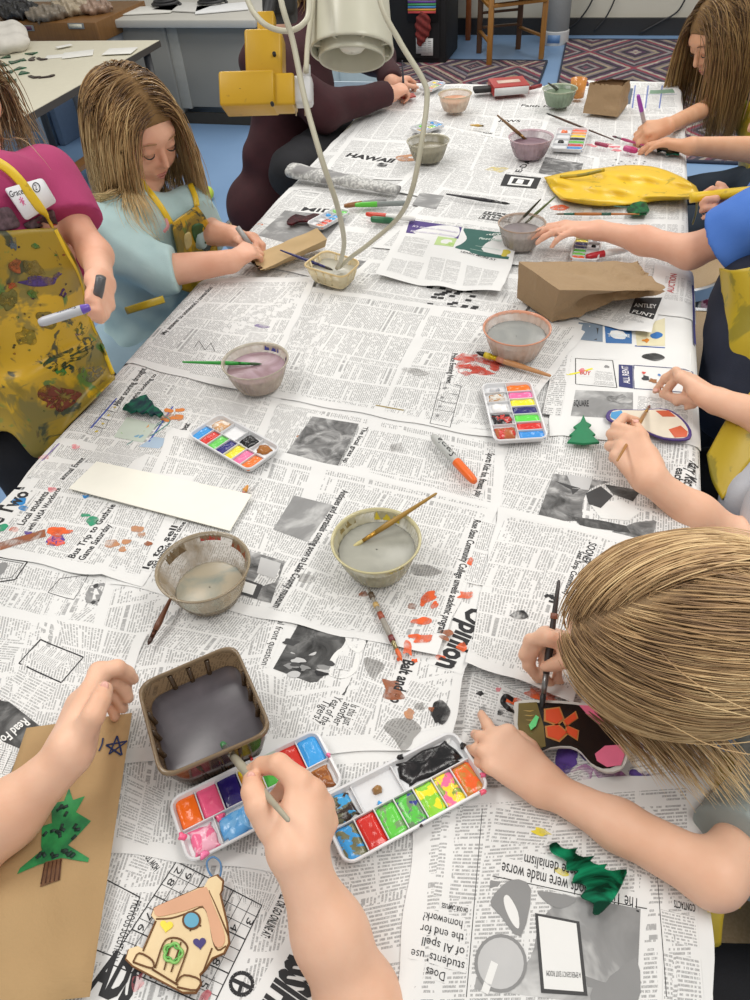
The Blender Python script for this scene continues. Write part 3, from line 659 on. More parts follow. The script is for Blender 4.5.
s = Sheet('newspaper page torn beside the bent blond head with black doodles', (498, 512), (640, 545), (570, 712), (466, 672), 9, curl=[(466, 676, .05, .012), (515, 700, .05, .014), (560, 712, .05, .010)], fill='D')
s.patch((504, 525), (560, 535), (534, 600), (478, 590), MTXT, 'D', 3).patch((562, 538), (590, 546), (566, 600), (538, 596), MTXT, 'D', 3).head('SOONER', (588, 548), (580, 568), .010).head('Seat Strip Community', (578, 556), (562, 600), .007).patch((480, 596), (545, 606), (520, 672), (470, 660), MTXT, 'D', 3)
s.splat((520, 620), .013, WBK, asp=1.5).line([(544, 602), (548, 600), (552, 604)], .004, MINK, 4).line([(548, 606), (555, 608), (551, 600)], .003, MINK, 4); s.done()
s = Sheet('newspaper page titled Page Two, daubed with brown and orange paint', (50, 462), (196, 482), (146, 592), (-22, 556), 9, curl=[(98, 578, .05, .003)], fill='U')
s.head('Page Two', (-14, 548), (33, 498), .024, bold=.03).head('Local students', (26, 531), (52, 498), .011).head('with NASA Workforce', (34, 536), (64, 494), .009).head('annual Event', (66, 486), (88, 464), .010).head('Bus Trip to Guthrie', (76, 564), (118, 510), .010).head('Game Saturday', (86, 566), (114, 530), .010)
s.patch((62, 500), (112, 506), (72, 560), (40, 552), MTXT, 'U', 2).patch((118, 512), (150, 516), (128, 556), (104, 548), MTXT, 'U', 2).patch((45, 466), (80, 470), (64, 488), (30, 482), MTXTS, 'U', 2).patch((122, 552), (150, 560), (142, 580), (112, 570), MTXT, 'U', 1)
s.line([(3, 552), (48, 538)], .016, WBR, 4)
for i in range(10): s.splat((52+random.random()*26, 532+random.random()*18), .012, random.choice([WOR, WPK, WOR, WPU]), asp=1.4)
for c, m, r in [((95, 526), WGN, .016), ((88, 520), WGN, .008), ((114, 548), WTA, .014), ((124, 554), WTA, .010), ((128, 546), WTA, .009), ((138, 534), WTA, .014), ((144, 540), WTA, .008), ((150, 548), WBR, .008), ((23, 508), WBL, .018), ((26, 514), WBL, .010), ((4, 533), WGN, .016), ((16, 535), WOR, .010), ((30, 538), WPU, .008), ((48, 462), WPK, .012), ((78, 452), WPK, .01), ((88, 502), WBL, .008), ((55, 495), WPK, .01)]: s.splat(c, r, m, asp=1.4)
s.head('le to sell', (150, 575), (180, 532), .010).head('old vehicle last time', (156, 574), (188, 528), .007); s.done()
s = Sheet('newspaper strip by the left edge beneath the blank white card', (55, 440), (250, 478), (200, 520), (20, 490), 7, fill='U')
s.patch((100, 448), (150, 456), (128, 468), (92, 462), MTXTS, 'U', 2).patch((150, 460), (230, 474), (215, 492), (140, 480), MTXT, 'U', 2)
s.line([(40, 470), (62, 448)], .002, '#8a78b0').splat((40, 478), .012, WPK); s.done()
s = Sheet('newspaper page with a boxed cartoon strip at the left edge', (-40, 548), (160, 588), (110, 660), (-60, 640), 6, fill='U')
s.rect((-6, 560), (30, 566), (18, 584), (-22, 590), .002).rect((-2, 563), (26, 568), (14, 582), (-16, 586)).splat((3, 573), .02, MGREY, k=2).rect((62, 582), (90, 578), (76, 604), (50, 596)).patch((64, 584), (86, 581), (74, 600), (54, 595), MTXTS, 'U', k=1)
s.patch((0, 592), (50, 596), (20, 640), (-20, 625), MTXT, 'U', 2).patch((92, 590), (124, 584), (112, 612), (86, 606), MPHL).patch((116, 590), (150, 595), (130, 640), (60, 630), MTXT, 'U', 2)
for i in range(10): s.splat((92+random.random()*28, 588+random.random()*20), .006, random.choice([MINK, MWH, MDG]), k=3)
s.done()
s = Sheet('newspaper page with an empty ruled notice box near the left child\'s hand', (-50, 600), (150, 640), (90, 790), (-80, 790), 8, curl=[(150, 640, .05, .002)], fill='D')
s.rect((44, 645), (86, 662), (64, 687), (22, 668), .0016).patch((46, 650), (74, 660), (60, 675), (34, 664), MTXTS, 'U', 2, k=1).patch((18, 672), (60, 692), (36, 722), (-2, 700), MTXT, 'R', 3).patch((-10, 640), (30, 645), (10, 668), (-30, 664), MTXT, 'R', 2)
s.patch((60, 625), (140, 640), (110, 690), (72, 676), MTXT, 'D', 2).poly([(-6, 702), (12, 706), (50, 736), (34, 758), (-20, 735)], MPHD, 0).head('Read For', (28, 722), (0, 745), .013, MWH, k=4)
s.patch((-20, 745), (30, 760), (20, 790), (-30, 785), MTXTS, 'R', 3)
for i in range(5): s.line([(2+i*7, 752+i*2), (-8+i*7, 775+i*2)], .0006)
s.done()
# --- near end
s = Sheet('classified adverts page with a number puzzle under the wooden house', (90, 770), (470, 742), (455, 1060), (-20, 1060), 5, fill='D')
s.patch((128, 700), (170, 742), (150, 790), (110, 770), MTXTS, 'R', 2).head('HOW TO PLAY', (162, 870), (146, 848), .006).patch((140, 850), (158, 858), (146, 880), (126, 874), MTXTS, 'F', 1)
A_, B_, C_, D_ = (178, 864), (263, 908), (214, 1010), (112, 966)
def bil(u, v): return tuple((1-v)*((1-u)*A_[i]+u*B_[i]) + v*((1-u)*D_[i]+u*C_[i]) for i in (0, 1))
for i in range(10):
    s.line([bil(i/9, 0), bil(i/9, 1)], .0010 if i % 3 == 0 else .0005); s.line([bil(0, i/9), bil(1, i/9)], .0010 if i % 3 == 0 else .0005)
for d_, cx, cy in [('2', 0, 0), ('9', 1, 0), ('8', 0, 1), ('6', 0, 5), ('7', 0, 4), ('3', 8, 1), ('4', 7, 2), ('1', 7, 3), ('7', 7, 4), ('8', 7, 5), ('5', 7, 7), ('5', 5, 8), ('6', 3, 8), ('4', 4, 8)]:
    s.head(d_, bil((cx+.35)/9, (cy+.25)/9), bil((cx+.35)/9+.0, (cy+.85)/9), .0065, bold=0, fit=True)
s.rect((104, 880), (142, 900), (118, 960), (88, 948), .001).head('PREVIOUS SOLUTION', (136, 902), (112, 962), .008, bold=0).patch((108, 884), (132, 896), (110, 948), (92, 938), MTXTS, 'D', 5, k=1)
s.head('CLASSIFIEDS', (313, 922), (243, 1042), .030, bold=.05).head('CALL OR GO ONLINE AT:', (284, 892), (262, 938), .008).patch((230, 870), (290, 880), (270, 915), (240, 905), MTXTS, 'D', 2).patch((330, 860), (420, 850), (412, 890), (345, 905), MTXT, 'F', 2).patch((345, 912), (412, 898), (408, 1000), (355, 1005), MTXT, 'F', 1)
s.head('HEADER', (306, 956), (316, 944), .008)
for i in range(16): s.line([(243+11*math.cos(i/16*6.283), 986+11*math.sin(i/16*6.283)), (243+11*math.cos((i+1)/16*6.283), 986+11*math.sin((i+1)/16*6.283))], .003)
s.splat((243, 986), .004, MINK).line([(234, 982), (252, 990)], .003).line([(243, 986), (240, 996)], .003)
s.splat((140, 984), .012, WPK).splat((300, 958), .008, WBL).head('ADS', (92, 990), (130, 1008), .03, bold=.05).splat((206, 1000), .01, WPK); s.patch((150, 800), (175, 830), (160, 850), (138, 838), MTXTS, 'R', 1)
s.patch((262, 870), (330, 868), (335, 888), (285, 890), MTXTS, 'D', 1); s.done()
s = Sheet('newspaper page of text columns between the two large palettes and the stocking', (440, 660), (712, 640), (716, 830), (400, 830), 5, fill='F')
s.patch((472, 676), (535, 700), (520, 740), (462, 730), MTXT, 'F', 2).patch((548, 700), (690, 690), (694, 735), (540, 740), MTXT, 'F', 3)
for c, r in [((563, 762), .018), ((648, 744), .016), ((655, 753), .012), ((640, 786), .013), ((650, 789), .016), ((662, 790), .008), ((610, 768), .01), ((585, 756), .012), ((640, 740), .008)]:
    for i in range(3): s.splat((c[0]+random.uniform(-4, 4), c[1]+random.uniform(-3, 3)), r, WPU, asp=1.5, ang=random.random()*3)
for c, r in [((605, 775), .02), ((600, 768), .012), ((620, 780), .01), ((582, 776), .014)]: s.splat(c, r, wash('pink_purple_wash', '#c87cc0', .4), asp=1.5)
for c in [(480, 697), (482, 712), (500, 716)]: s.splat(c, .006, WBK, asp=1.3)
for c, r in [((515, 705), .01), ((540, 698), .014), ((552, 700), .012)]: s.splat(c, r, WOR, asp=2.4)
s.patch((560, 770), (690, 745), (697, 800), (545, 810), MTXT, 'F', 2).patch((440, 790), (540, 792), (530, 826), (425, 822), MTXT, 'F', 2); s.splat((498, 693), .006, WPK); s.done()
s = Sheet('newspaper page with the question about homework at the near right corner', (418, 798), (700, 776), (711, 1070), (388, 1070), 7, curl=[(418, 798, .06, .003)], fill='F')
s.patch((438, 810), (490, 806), (478, 905), (424, 900), MTXT, 'F', 1).patch((494, 806), (560, 818), (545, 850), (488, 846), MTXT, 'F', 1).patch((620, 850), (655, 858), (650, 885), (628, 878), MTXT, 'F', 1)
s.head('Does', (446, 976), (427, 971), .0068, bold=0).head('students\' use', (465, 966), (412, 952), .0068, bold=0).head('of AI spell', (465, 952), (423, 941), .0068, bold=0).head('the end for', (464, 938), (421, 928), .0068, bold=0).head('homework?', (463, 925), (424, 916), .0068, bold=0)
s.head('The Titanic goods were made worse', (638, 902), (502, 866), .0115, bold=0).head('by climate denialism', (600, 877), (524, 858), .0105, bold=0).line([(492, 880), (645, 912)], .0008).line([(482, 812), (466, 1000)], .0006).line([(655, 870), (664, 1000)], .0006)
s.poly([(490, 884), (639, 912), (634, 1012), (474, 992)], MPHL, 0)
for pts, m in [([(490, 905), (510, 880+4), (530, 893), (520, 940), (500, 920)], MGREY), ([(503, 902), (508, 900), (517, 916), (518, 932), (512, 928), (505, 914)], MWH), ([(538, 895), (575, 902), (560, 912), (545, 906)], MGREY), ([(585, 925), (612, 975), (586, 990), (582, 940)], MGREY), ([(600, 975), (634, 960), (634, 1010), (590, 1008)], MGREY)]: s.poly(smooth_poly(pts, 3), m, 3)
ci = [(500+26*math.cos(a), 967+29*math.sin(a)) for a in [i*6.283/24 for i in range(24)]]; s.poly(ci, MGREY, 4).poly([(500+(x-500)*.88, 967+(y-967)*.88) for x, y in ci], MLG, 5).line([(484, 996), (494, 966)], .006, MWH, 6)
s.poly([(534, 917), (578, 925), (586, 999), (540, 996)], MDG, 5).poly([(537, 920), (575, 927), (582, 995), (543, 992)], MWH, 6).head('A EMERGENCY EXIT ROOM', (579, 976), (545, 974), .004, k=8, bold=0).patch((549, 935), (572, 938), (577, 968), (549, 964), MTXTS, 'F', 1, k=7)
s.head('CONTACTS', (693, 908), (672, 903), .006).patch((657, 912), (694, 920), (696, 950), (662, 944), MTXTS, 'F', 1).patch((660, 955), (697, 962), (700, 1010), (660, 1008), MTXT, 'F', 1).head('ON OUR CAMPUSES', (468, 912), (442, 907), .004)
for p in [((540, 836)), ((600, 846)), ((560, 875))]: s.splat(p, .006, WYE, asp=2.5)
s.patch((628, 850), (662, 862), (658, 885), (632, 880), MTXT, 'F', 1); s.done()
s = Sheet('newspaper page under the brown plastic tray and left palette', (90, 655), (330, 700), (310, 880), (60, 850), 6, fill='D')
s.patch((118, 670), (150, 690), (120, 700), (105, 690), MTXT, 'R').patch((266, 720), (300, 726), (290, 745), (268, 745), MTXT, 'D').patch((128, 775), (168, 795), (150, 850), (120, 840), MTXTS, 'R', 2); s.done()
# ---------------------------------------------------------------- room
YW = 6.75
def mat_floor():
    t = NT('blue_floor'); p = t.obj(); a = t.noise(2.2, p, 5, .6); b = t.noise(180, p, 2)
    c = t.mix(a, lin('#6d8fb8'), lin('#86a6cc')); sp = t.ramp(t.noise(9, p, 5, .7), [(.3, (1, 1, 1, 1)), (.36, (0, 0, 0, 1))])
    c = t.mix(t.math('MULTIPLY', sp, .25), c, lin('#55708f')); return t.pbr(t.mix(t.math('MULTIPLY', b, .15), c, lin('#8facce')), .42)
mb = MB(); box(mb, (0, 2.6, -.05), (10, 10.4, .1)); mb.build('floor', mat=mat_floor(), kind='structure', smooth=False)
mb = MB(); box(mb, (0, YW+.06, 1.4), (10, .12, 2.9)); mb.build('wall_back', mat=plain('cream_wall', '#c9c5b8', .8, .03, 4), kind='structure', smooth=False)
mb = MB(); box(mb, (0, YW-.015, .055), (10, .03, .11)); mb.build('baseboard_back', mat=plain('black_skirting', '#2a2a2b', .5, .1), kind='structure', smooth=False)
mb = MB(); box(mb, (-4.2, 2.6, 1.4), (.12, 8.3, 2.9)); mb.build('wall_left', mat=plain('cream_wall', '#c9c5b8', .8, .03, 4), kind='structure', smooth=False)
mb = MB(); box(mb, (3.6, 2.6, 1.4), (.12, 8.3, 2.9)); mb.build('wall_right', mat=plain('cream_wall', '#c9c5b8', .8, .03, 4), kind='structure', smooth=False)
# rugs : woven diamonds
def mat_rug():
    t = NT('diamond_rug'); sx = t.n('ShaderNodeSeparateXYZ', {'Vector': t.obj()}); M = t.math
    w = t.noise(26, t.obj(), 2)
    u = M('MULTIPLY', sx.outputs[0], 1/.62); v = M('MULTIPLY', sx.outputs[1], 1/.80)
    a = M('ABSOLUTE', M('SUBTRACT', M('FRACT', u), .5)); b = M('ABSOLUTE', M('SUBTRACT', M('FRACT', v), .5))
    d = M('ADD', M('ADD', a, b), M('MULTIPLY', w, .04))
    k = M('FRACT', M('MULTIPLY', d, 2.0))
    cell = M('ADD', M('MULTIPLY', M('FLOOR', u), 1.7), M('MULTIPLY', M('FLOOR', v), 2.9)); wn = t.n('ShaderNodeTexWhiteNoise', {'W': cell}, noise_dimensions='1D').outputs[0]
    R1 = [(0, '#c9b7a4'), (.09, '#8a3f52'), (.17, '#3b3440'), (.26, '#a89a92'), (.36, '#5b4152'), (.44, '#8e8a94'), (.54, '#33303a'), (.62, '#7d4456'), (.70, '#b3a79b'), (.78, '#46424e'), (.88, '#8d6f76'), (.95, '#2f2c35')]
    R2 = [(0, '#a83d52'), (.08, '#c7bdb0'), (.18, '#5b3a5c'), (.28, '#2f2c35'), (.38, '#8f7f86'), (.46, '#b5a78e'), (.56, '#4c4356'), (.66, '#6f3246'), (.74, '#a9a2a2'), (.84, '#3a3742'), (.93, '#77616f')]
    c = t.mix(M('GREATER_THAN', wn, .5), t.ramp(k, [(p, lin(x)) for p, x in R1], 'CONSTANT'), t.ramp(k, [(p, lin(x)) for p, x in R2], 'CONSTANT'))
    return t.pbr(t.mix(M('MULTIPLY', w, .75), c, lin('#3a353e')), .95, bump=t.noise(400), bstr=.6, bdist=.003)
MR = mat_rug()
def rug(pts, label, loc):
    th = thing('diamond_rug', label, 'rug', loc); ax = np.eye(3); mb = MB()
    prism(mb, [(p[0]-loc[0], p[1]-loc[1]) for p in pts], (0, 0, 0), ax, .010, MR, .002)
    o = mb.build('woven_pile', smooth=False); o.parent = th
    mb = MB(); q = [V(p[0], p[1], 0.008) for p in pts]; q.append(q[0]); tube(mb, q, .009, plain('rug_binding', '#33394a', .9), 6); mb.build('edge_binding', th)
RY = P(690, 163, 0)[1]; a, b = P(563, 36, 0)[:2], P(556, 92, 0)[:2]
rug([(-1.62, 4.0), (b[0]-.03-(b[1]-4.0)*.06, 4.0), (a[0]-.04, 5.95), (-1.62, 5.95)], 'worn diamond-patterned rug under the wooden chair', (-1, 5, 0.0005))
rug([(b[0]+.05, RY), (2.2, RY), (2.2, 6.55), (a[0]+.04, 6.55)], 'dark diamond-patterned rug below the back wall on the right', (1, 5, 0.0005))
# the table
MLAM = plain('cream_laminate', '#e0dcc4', .5, .03); MLEG = plain('grey_steel', '#8f9092', .35, .05, metal=.8)
tb = thing('craft_table', 'long cream classroom table hidden under layers of newspaper', 'table', (-.3, 1.35, 0))
mb = MB(); box(mb, ((XL+XR)/2, (YN+YF)/2, ZT-.017), (XR-XL-.006, YF-YN, .032), mat=MLAM, bev=.006); mb.build('table_top', tb)
mb = MB(); 
for x in (XL+.05, XR-.05): box(mb, (x, (YN+YF)/2, ZT-.06), (.02, YF-YN-.15, .05), mat=MLEG)
for y in (YN+.08, YF-.08): box(mb, ((XL+XR)/2, y, ZT-.06), (XR-XL-.1, .02, .05), mat=MLEG)
mb.build('apron_rail', tb, smooth=False)
for x in (XL+.06, XR-.06):
    for y in (YN+.1, YF-.1):
        mb = MB(); tube(mb, [V(x, y, ZT-.035), V(x, y, .03)], .016, MLEG, 12); tube(mb, [V(x, y, .03), V(x, y, 0)], [.021, .02], plain('black_rubber', '#222222', .7), 12); mb.build('leg', tb, auto=40)
# stools with wooden round seats and metal rims
MSEAT = None
def mat_seat():
    t = NT('particle_board_seat'); p = t.obj(); a = t.noise(300, p, 2); c = t.mix(a, lin('#b3926a'), lin('#d8bd94')); return t.pbr(c, .5)
MSEAT = mat_seat(); MRIM = plain('chrome_rim', '#a9abad', .28, .04, metal=.9)
def stool(loc, h, label, r=.17):
    th = thing('round_stool', label, 'stool', (loc[0], loc[1], 0), 'round stools around the table'); c = V(loc[0], loc[1], h)
    mb = MB(); lathe(mb, [(0.001, -.012), (r-.012, -.012), (r-.011, 0), (0.001, .001)], c, seg=40, mat=MSEAT); mb.build('seat', th, auto=40)
    mb = MB(); lathe(mb, [(r-.013, -.028), (r-.013, .002), (r-.006, .006), (r, .003), (r+.001, -.03), (r-.006, -.034), (r-.013, -.028)], c, seg=44, mat=MRIM); mb.build('metal_rim', th, auto=50)
    for k in range(4):
        a = math.pi/4 + k*math.pi/2; mb = MB()
        tube(mb, [c + V(math.cos(a)*(r-.04), math.sin(a)*(r-.04), -.02), V(loc[0]+math.cos(a)*(r+.03), loc[1]+math.sin(a)*(r+.03), .0)], .011, MRIM, 8); mb.build('leg', th)
    mb = MB(); ring = [V(loc[0]+math.cos(a)*(r+.008), loc[1]+math.sin(a)*(r+.008), .2) for a in np.linspace(0, 2*math.pi, 33)]; tube(mb, ring, .008, MRIM, 8); mb.build('foot_ring', th)
    return th
SH = .44
c = P(138, 372, SH); stool((c[0]-.03, c[1]), SH, 'round stool with chrome rim peeking out between the two left children')
c = P(662, 262, SH); stool((c[0], c[1]), SH, 'round stool under the child in the blue shirt, beside the big paper bag', .18)
c = P(712, 345, SH); stool((c[0]-.01, c[1]), SH, 'round stool with a brown seat by the pink bag on the right', .17)
c = P(690, 930, SH); stool((c[0]+.09, c[1]-.03), SH, 'round stool with a steel rim at the near right corner', .17)
stool((-1.0, 2.17), SH, 'dark-edged stool beneath the person in the maroon top', .17)
c = P(560, 520, SH); stool((.42, c[1]+.05), SH, 'round stool hidden beneath the child painting the stocking')
# pink patterned bag on the floor
t = NT('pink_pattern'); k = t.ramp(t.noise(60), [(.4, lin('#c9879c')), (.5, lin('#e9c3cf')), (.6, lin('#7d3550'))]); MPB = t.pbr(k, .8)
c = P(712, 338, 0); mb = MB(); B = Body(.05); B.add(ell(c+V(0, 0, .13), (.16, .10, .13)), ell(c+V(.04, 0, .2), (.12, .07, .08))); B.disp = lambda x: .004*np.sin(x[:, 0]*60)*np.sin(x[:, 2]*50)
v, q = B.mesh(.008); th = thing('school_bag', 'pink patterned bag lying on the floor under the right edge', 'bag', c*V(1, 1, 0)); mesh_np('fabric_body', smooth_mesh(v, q), q, MPB, th)
mb = MB(); tube(mb, [c+V(-.08, -.05, .2), c+V(-.04, -.09, .29), c+V(.06, -.09, .29), c+V(.09, -.05, .21)], .009, MPB, 8, 6); mb.build('carry_strap', th)
# back of the room: purifier, cables, chair, black cabinet
MW = plain('white_plastic', '#cfd0d0', .4, .03); MSIL = plain('silver_mesh', '#85888a', .5, .15, 300)
a = P(555, 43, 0); th = thing('air_purifier', 'white and silver tower air purifier standing by the back wall', 'air purifier', a)
mb = MB(); lathe(mb, [(.001, 0), (.093, 0), (.095, .01), (.095, .085), (.088, .09)], a, seg=36, mat=MW); mb.build('base', th, auto=40)
mb = MB(); lathe(mb, [(.088, .088), (.09, .095), (.09, .34), (.086, .35)], a, seg=36, mat=MSIL); mb.build('filter_shroud', th, auto=40)
mb = MB(); lathe(mb, [(.086, .35), (.1, .352), (.1, .40), (.085, .42), (.075, .6)], a, seg=36, mat=MW); mb.build('collar', th, auto=40)
mb = MB(); tube(mb, [a+V(.06*math.cos(q), 0, .62+.16*math.sin(q)+.12) for q in np.linspace(0, 2*math.pi, 30)], .02, MW, 8); mb.build('air_loop', th)
mb = MB(); box(mb, a+V(-.005, -.094, .045), (.09, .006, .05), mat=plain('blue_display', '#6f94c4', .4)); mb.build('display_label', th)
a = P(586, 26, 0)
for k, (pts, lab) in enumerate([([(565, 30), (577, 22), (588, 8), (594, -4)], 'dark cable sagging down the back wall beside the purifier'), ([(594, 31), (604, 20), (611, 8), (616, -4)], 'dark cable in the middle of the back wall'), ([(640, 33), (660, 22), (677, 12), (687, -4)], 'dark cable on the right of the back wall')]):
    mb = MB(); tube(mb, [PY(x, y, YW-.045) for x, y in pts], .006, plain('black_cable', '#2f2f31', .5), 6, 6); mb.build('wall_cable', label=lab, cat='cable', group=None)
def mat_wood(name, c1, c2, sc=6, st=14):
    key = ('wood', name, c1, c2)
    if key in _mc: return _mc[key]
    t = NT(name); mp = t.n('ShaderNodeMapping', {'Vector': t.obj(), 'Scale': (st, st, 1.2)}); a = t.noise(sc, mp.outputs[0], 4, .6, 1.2)
    _mc[key] = t.pbr(t.mix(a, lin(c1), lin(c2)), .4); return _mc[key]
MOAK = mat_wood('honey_oak', '#7d4f1c', '#b07f3c')
# oak side chair (pixel feet on the floor)
f1, f2 = P(489, 66, 0), P(541, 59, 0); f3 = P(479, 53, 0); f4 = P(518, 49, 0)
th = thing('wooden_chair', 'honey oak classroom chair with dark rear legs on the rug', 'chair', (f1+f2)/2*V(1, 1, 0))
MDK = mat_wood('dark_oak', '#3a2413', '#6b4522')
zt = .40
for q, m in ((f1, MOAK), (f2, MOAK), (f3, MDK), (f4, MDK)):
    mb = MB(); bar(mb, q, q+V(0, 0, zt), .036, .036, (0, 1, 0), m, .004); mb.build('leg', th, auto=40)
cen = (f1+f2+f3+f4)/4
for a, b, z in ((f1, f2, .355), (f3, f4, .355), (f1, f3, .355), (f2, f4, .355)):
    mb = MB(); bar(mb, a+V(0, 0, z), b+V(0, 0, z), .05, .02, (0, 0, 1), MOAK, .003); mb.build('seat_rail', th, auto=40)
for a, b, z in ((f3, f4, .16), (f1, f3, .14), (f2, f4, .14), (f3, f4, .25)):
    mb = MB(); bar(mb, a+V(0, 0, z), b+V(0, 0, z), .025, .015, (0, 0, 1), MDK if z > .15 else MOAK, .003); mb.build('stretcher', th, auto=40)
mb = MB(); bar(mb, (f1+f3)/2+V(0, 0, zt+.012), (f2+f4)/2+V(0, 0, zt+.012), .50, .03, (0, 0, 1), MOAK, .01); mb.build('seat', th, auto=40)
a = P(468, 40, 0); a = a*V(1,1,0)+V(0,-.0,0); th = thing('wooden_chair', 'second oak chair, one leg showing beside the black cabinet', 'chair', a)
for d in (V(0, 0, 0), V(-.3, .02, 0), V(-.02, .10, 0), V(-.3, .12, 0)):
    mb = MB(); bar(mb, a+d, a+d+V(0, 0, .42), .036, .036, (0, 1, 0), plain('red_oak', '#8a4a20', .4), .004); mb.build('leg', th, auto=40)
mb = MB(); box(mb, a+V(-.15, .06, .43), (.38, .18, .03), mat=MOAK, bev=.01); mb.build('seat', th, auto=40)
# black cabinet with coloured paper and tags
a = P(402, 66, 0); b = P(446, 64, 0); yb = (a[1]+b[1])/2
x0, x1 = a[0]-.10, b[0]
MBK = plain('black_fabric', '#121214', .7, .1)
th = thing('black_cabinet', 'tall black storage cabinet holding a box of coloured paper', 'cabinet', ((x0+x1)/2, yb+.2, 0))
mb = MB(); box(mb, ((x0+x1)/2, yb+.24, .55), (x1-x0, .44, 1.1), mat=MBK, bev=.01); mb.build('body', th, auto=40)
mb = MB(); box(mb, ((x0+x1)/2-.01, yb+.012, .55), (x1-x0-.06, .02, 1.02), mat=MBK, bev=.006); d_ = mb.build('door', th, auto=40)
mb = MB(); tube(mb, [V(x0+.05, yb-.005, .55), V(x0+.05, yb-.03, .56), V(x0+.05, yb-.03, .66), V(x0+.05, yb-.005, .67)], .006, MSIL, 8); mb.build('handle', d_)
th = thing('paper_rack', 'rack of rainbow coloured paper hanging on the black cabinet', 'paper rack', PY(422, 8, yb-.02))
for i, c_ in enumerate(['#c94a4a', '#d99a3c', '#4a8ac9', '#4aa06a', '#6a4a9a', '#c9c4bc']):
    mb = MB(); p = PY(422, 12-i*2.6, yb-.02); box(mb, p, (.19, .03, .012), mat=plain('sheet'+c_[1:], c_, .6)); mb.build('colored_sheet', th)
mb = MB(); p = PY(422, -2, yb-.02); box(mb, p+V(0, .012, -.03), (.22, .01, .22), mat=MBK); mb.build('back_panel', th)
th = thing('hanging_pouch', 'small red pouch hanging under the coloured paper', 'pouch', PY(422, 30, yb-.02)); 
p = PY(423, 26, yb-.03); B = Body(.02); B.add(ell(p, (.055, .02, .085)), ell(p+V(-.02, 0, -.07), (.03, .018, .05))); B.disp = lambda x: .004*np.sin(x[:, 2]*120+x[:, 0]*80); v, q = B.mesh(.005); mesh_np('cloth_body', v, q, plain('red_cloth', '#7a2420', .8, .3, 60), th)
for k, (x, y, lab) in enumerate([(422, 45, 'white paper tag in front on the black cabinet'), (427, 47, 'white paper tag tucked behind the first on the black cabinet')]):
    p = PY(x, y, yb-.012-.006*(1-k)); mb = MB(); box(mb, p, (.085, .003, .105), mat=MW)
    for i in range(6): box(mb, p+V(0, -.002, .035-.013*i), (.06, .001, .003), mat=MGREY)
    mb.build('paper_tag', label=lab, cat='tag')
# ---------------------------------------------------------------- desks on the left
MGD = plain('grey_metal_desk', '#8e8c85', .5, .04, 6); MDT = plain('desk_top_grey', '#b9b7b0', .45, .04, 8); MDKG = plain('under_desk_shade', '#35332f', .8, .1)
yd = PY(210, 108, 1)[1]; g = P(200, 108, .10); yd = g[1]; zt = PY(210, 17, yd)[2]
xl, xr = PY(98, 20, yd)[0], PY(262, 12, yd)[0]-.02
th = thing('grey_desk', 'grey metal teacher desk with a plain modesty panel, far left', 'desk', ((xl+xr)/2, yd+.3, 0))
mb = MB(); box(mb, ((xl+xr)/2, yd+.32, zt-.02), (xr-xl, .78, .04), mat=MDT, bev=.008); mb.build('desk_top', th, auto=40)
mb = MB(); box(mb, ((xl+xr)/2+.16, yd+.03, (zt+.06)/2), (xr-xl-.40, .02, zt-.14), mat=MGD, bev=.004); mb.build('modesty_panel', th, auto=40)
mb = MB(); box(mb, (xl+.22, yd+.33, (zt-.04)/2+.03), (.40, .68, zt-.10), mat=MGD, bev=.01); pe = mb.build('pedestal', th, auto=40)
mb = MB(); box(mb, ((xl+xr)/2+.16, yd+.04, .032), (xr-xl-.42, .02, .062), mat=MDKG); mb.build('desk_shade_strip', th, auto=40)  # dark strip added for the shade on the floor below the panel
mb = MB(); box(mb, (xr-.05, yd+.33, (zt-.04)/2), (.06, .66, zt-.05), mat=MGD, bev=.006); mb.build('side_panel', th, auto=40)
mb = MB(); box(mb, (xl+.45, yd+.028, (zt+.04)/2), (.07, .03, zt-.14), mat=plain('desk_stile', '#a7a59d', .5), bev=.004); mb.build('front_stile', th, auto=40)
ZD = zt
def slab(name, label, cat, c, size, ang, col, n=1, group=None, z=None):
    mb = MB(); ca, sa = math.cos(ang), math.sin(ang); box(mb, c, size, [V(ca, sa, 0), V(-sa, ca, 0), V(0, 0, 1)], plain(name+col[1:], col, .6, .05), min(.002, size[2]*.4)); return mb.build(name, label=label, cat=cat, group=group, auto=40)
for i, (x, y, sx, sy, an, col, lab) in enumerate([(150, 10, .3, .2, .2, '#d9d8d2', 'white papers on the grey desk near its left end'), (185, 7, .32, .22, -.2, '#c9c8c4', 'pale folder on the grey desk at its centre'), (222, 8, .3, .21, .4, '#dedfe0', 'slanted white paper at the right of the grey desk'), (120, 5, .1, .07, .1, '#e8a860', 'small orange note on the grey desk')]):
    c = P(x, y, ZD+.006); slab('desk_paper', lab, 'paper', c, (sx, sy, .006), an, col)
c = P(176, 5, ZD+.03); 
for i, (x, y, lab) in enumerate([(166, 5, 'black gadget tangled with cable on the grey desk'), (212, 3, 'black cable coil at the back of the grey desk')]):
    c = P(x, y, ZD+.012); mb = MB(); tube(mb, [c+V(.09*math.cos(a*1.9)*(1-.05*a), .07*math.sin(a*1.9)*(1-.05*a), .004*a) for a in np.linspace(0, 8, 40)], .008, plain('black_cable', '#2f2f31', .5), 6); mb.build('cable_coil', label=lab, cat='cable')
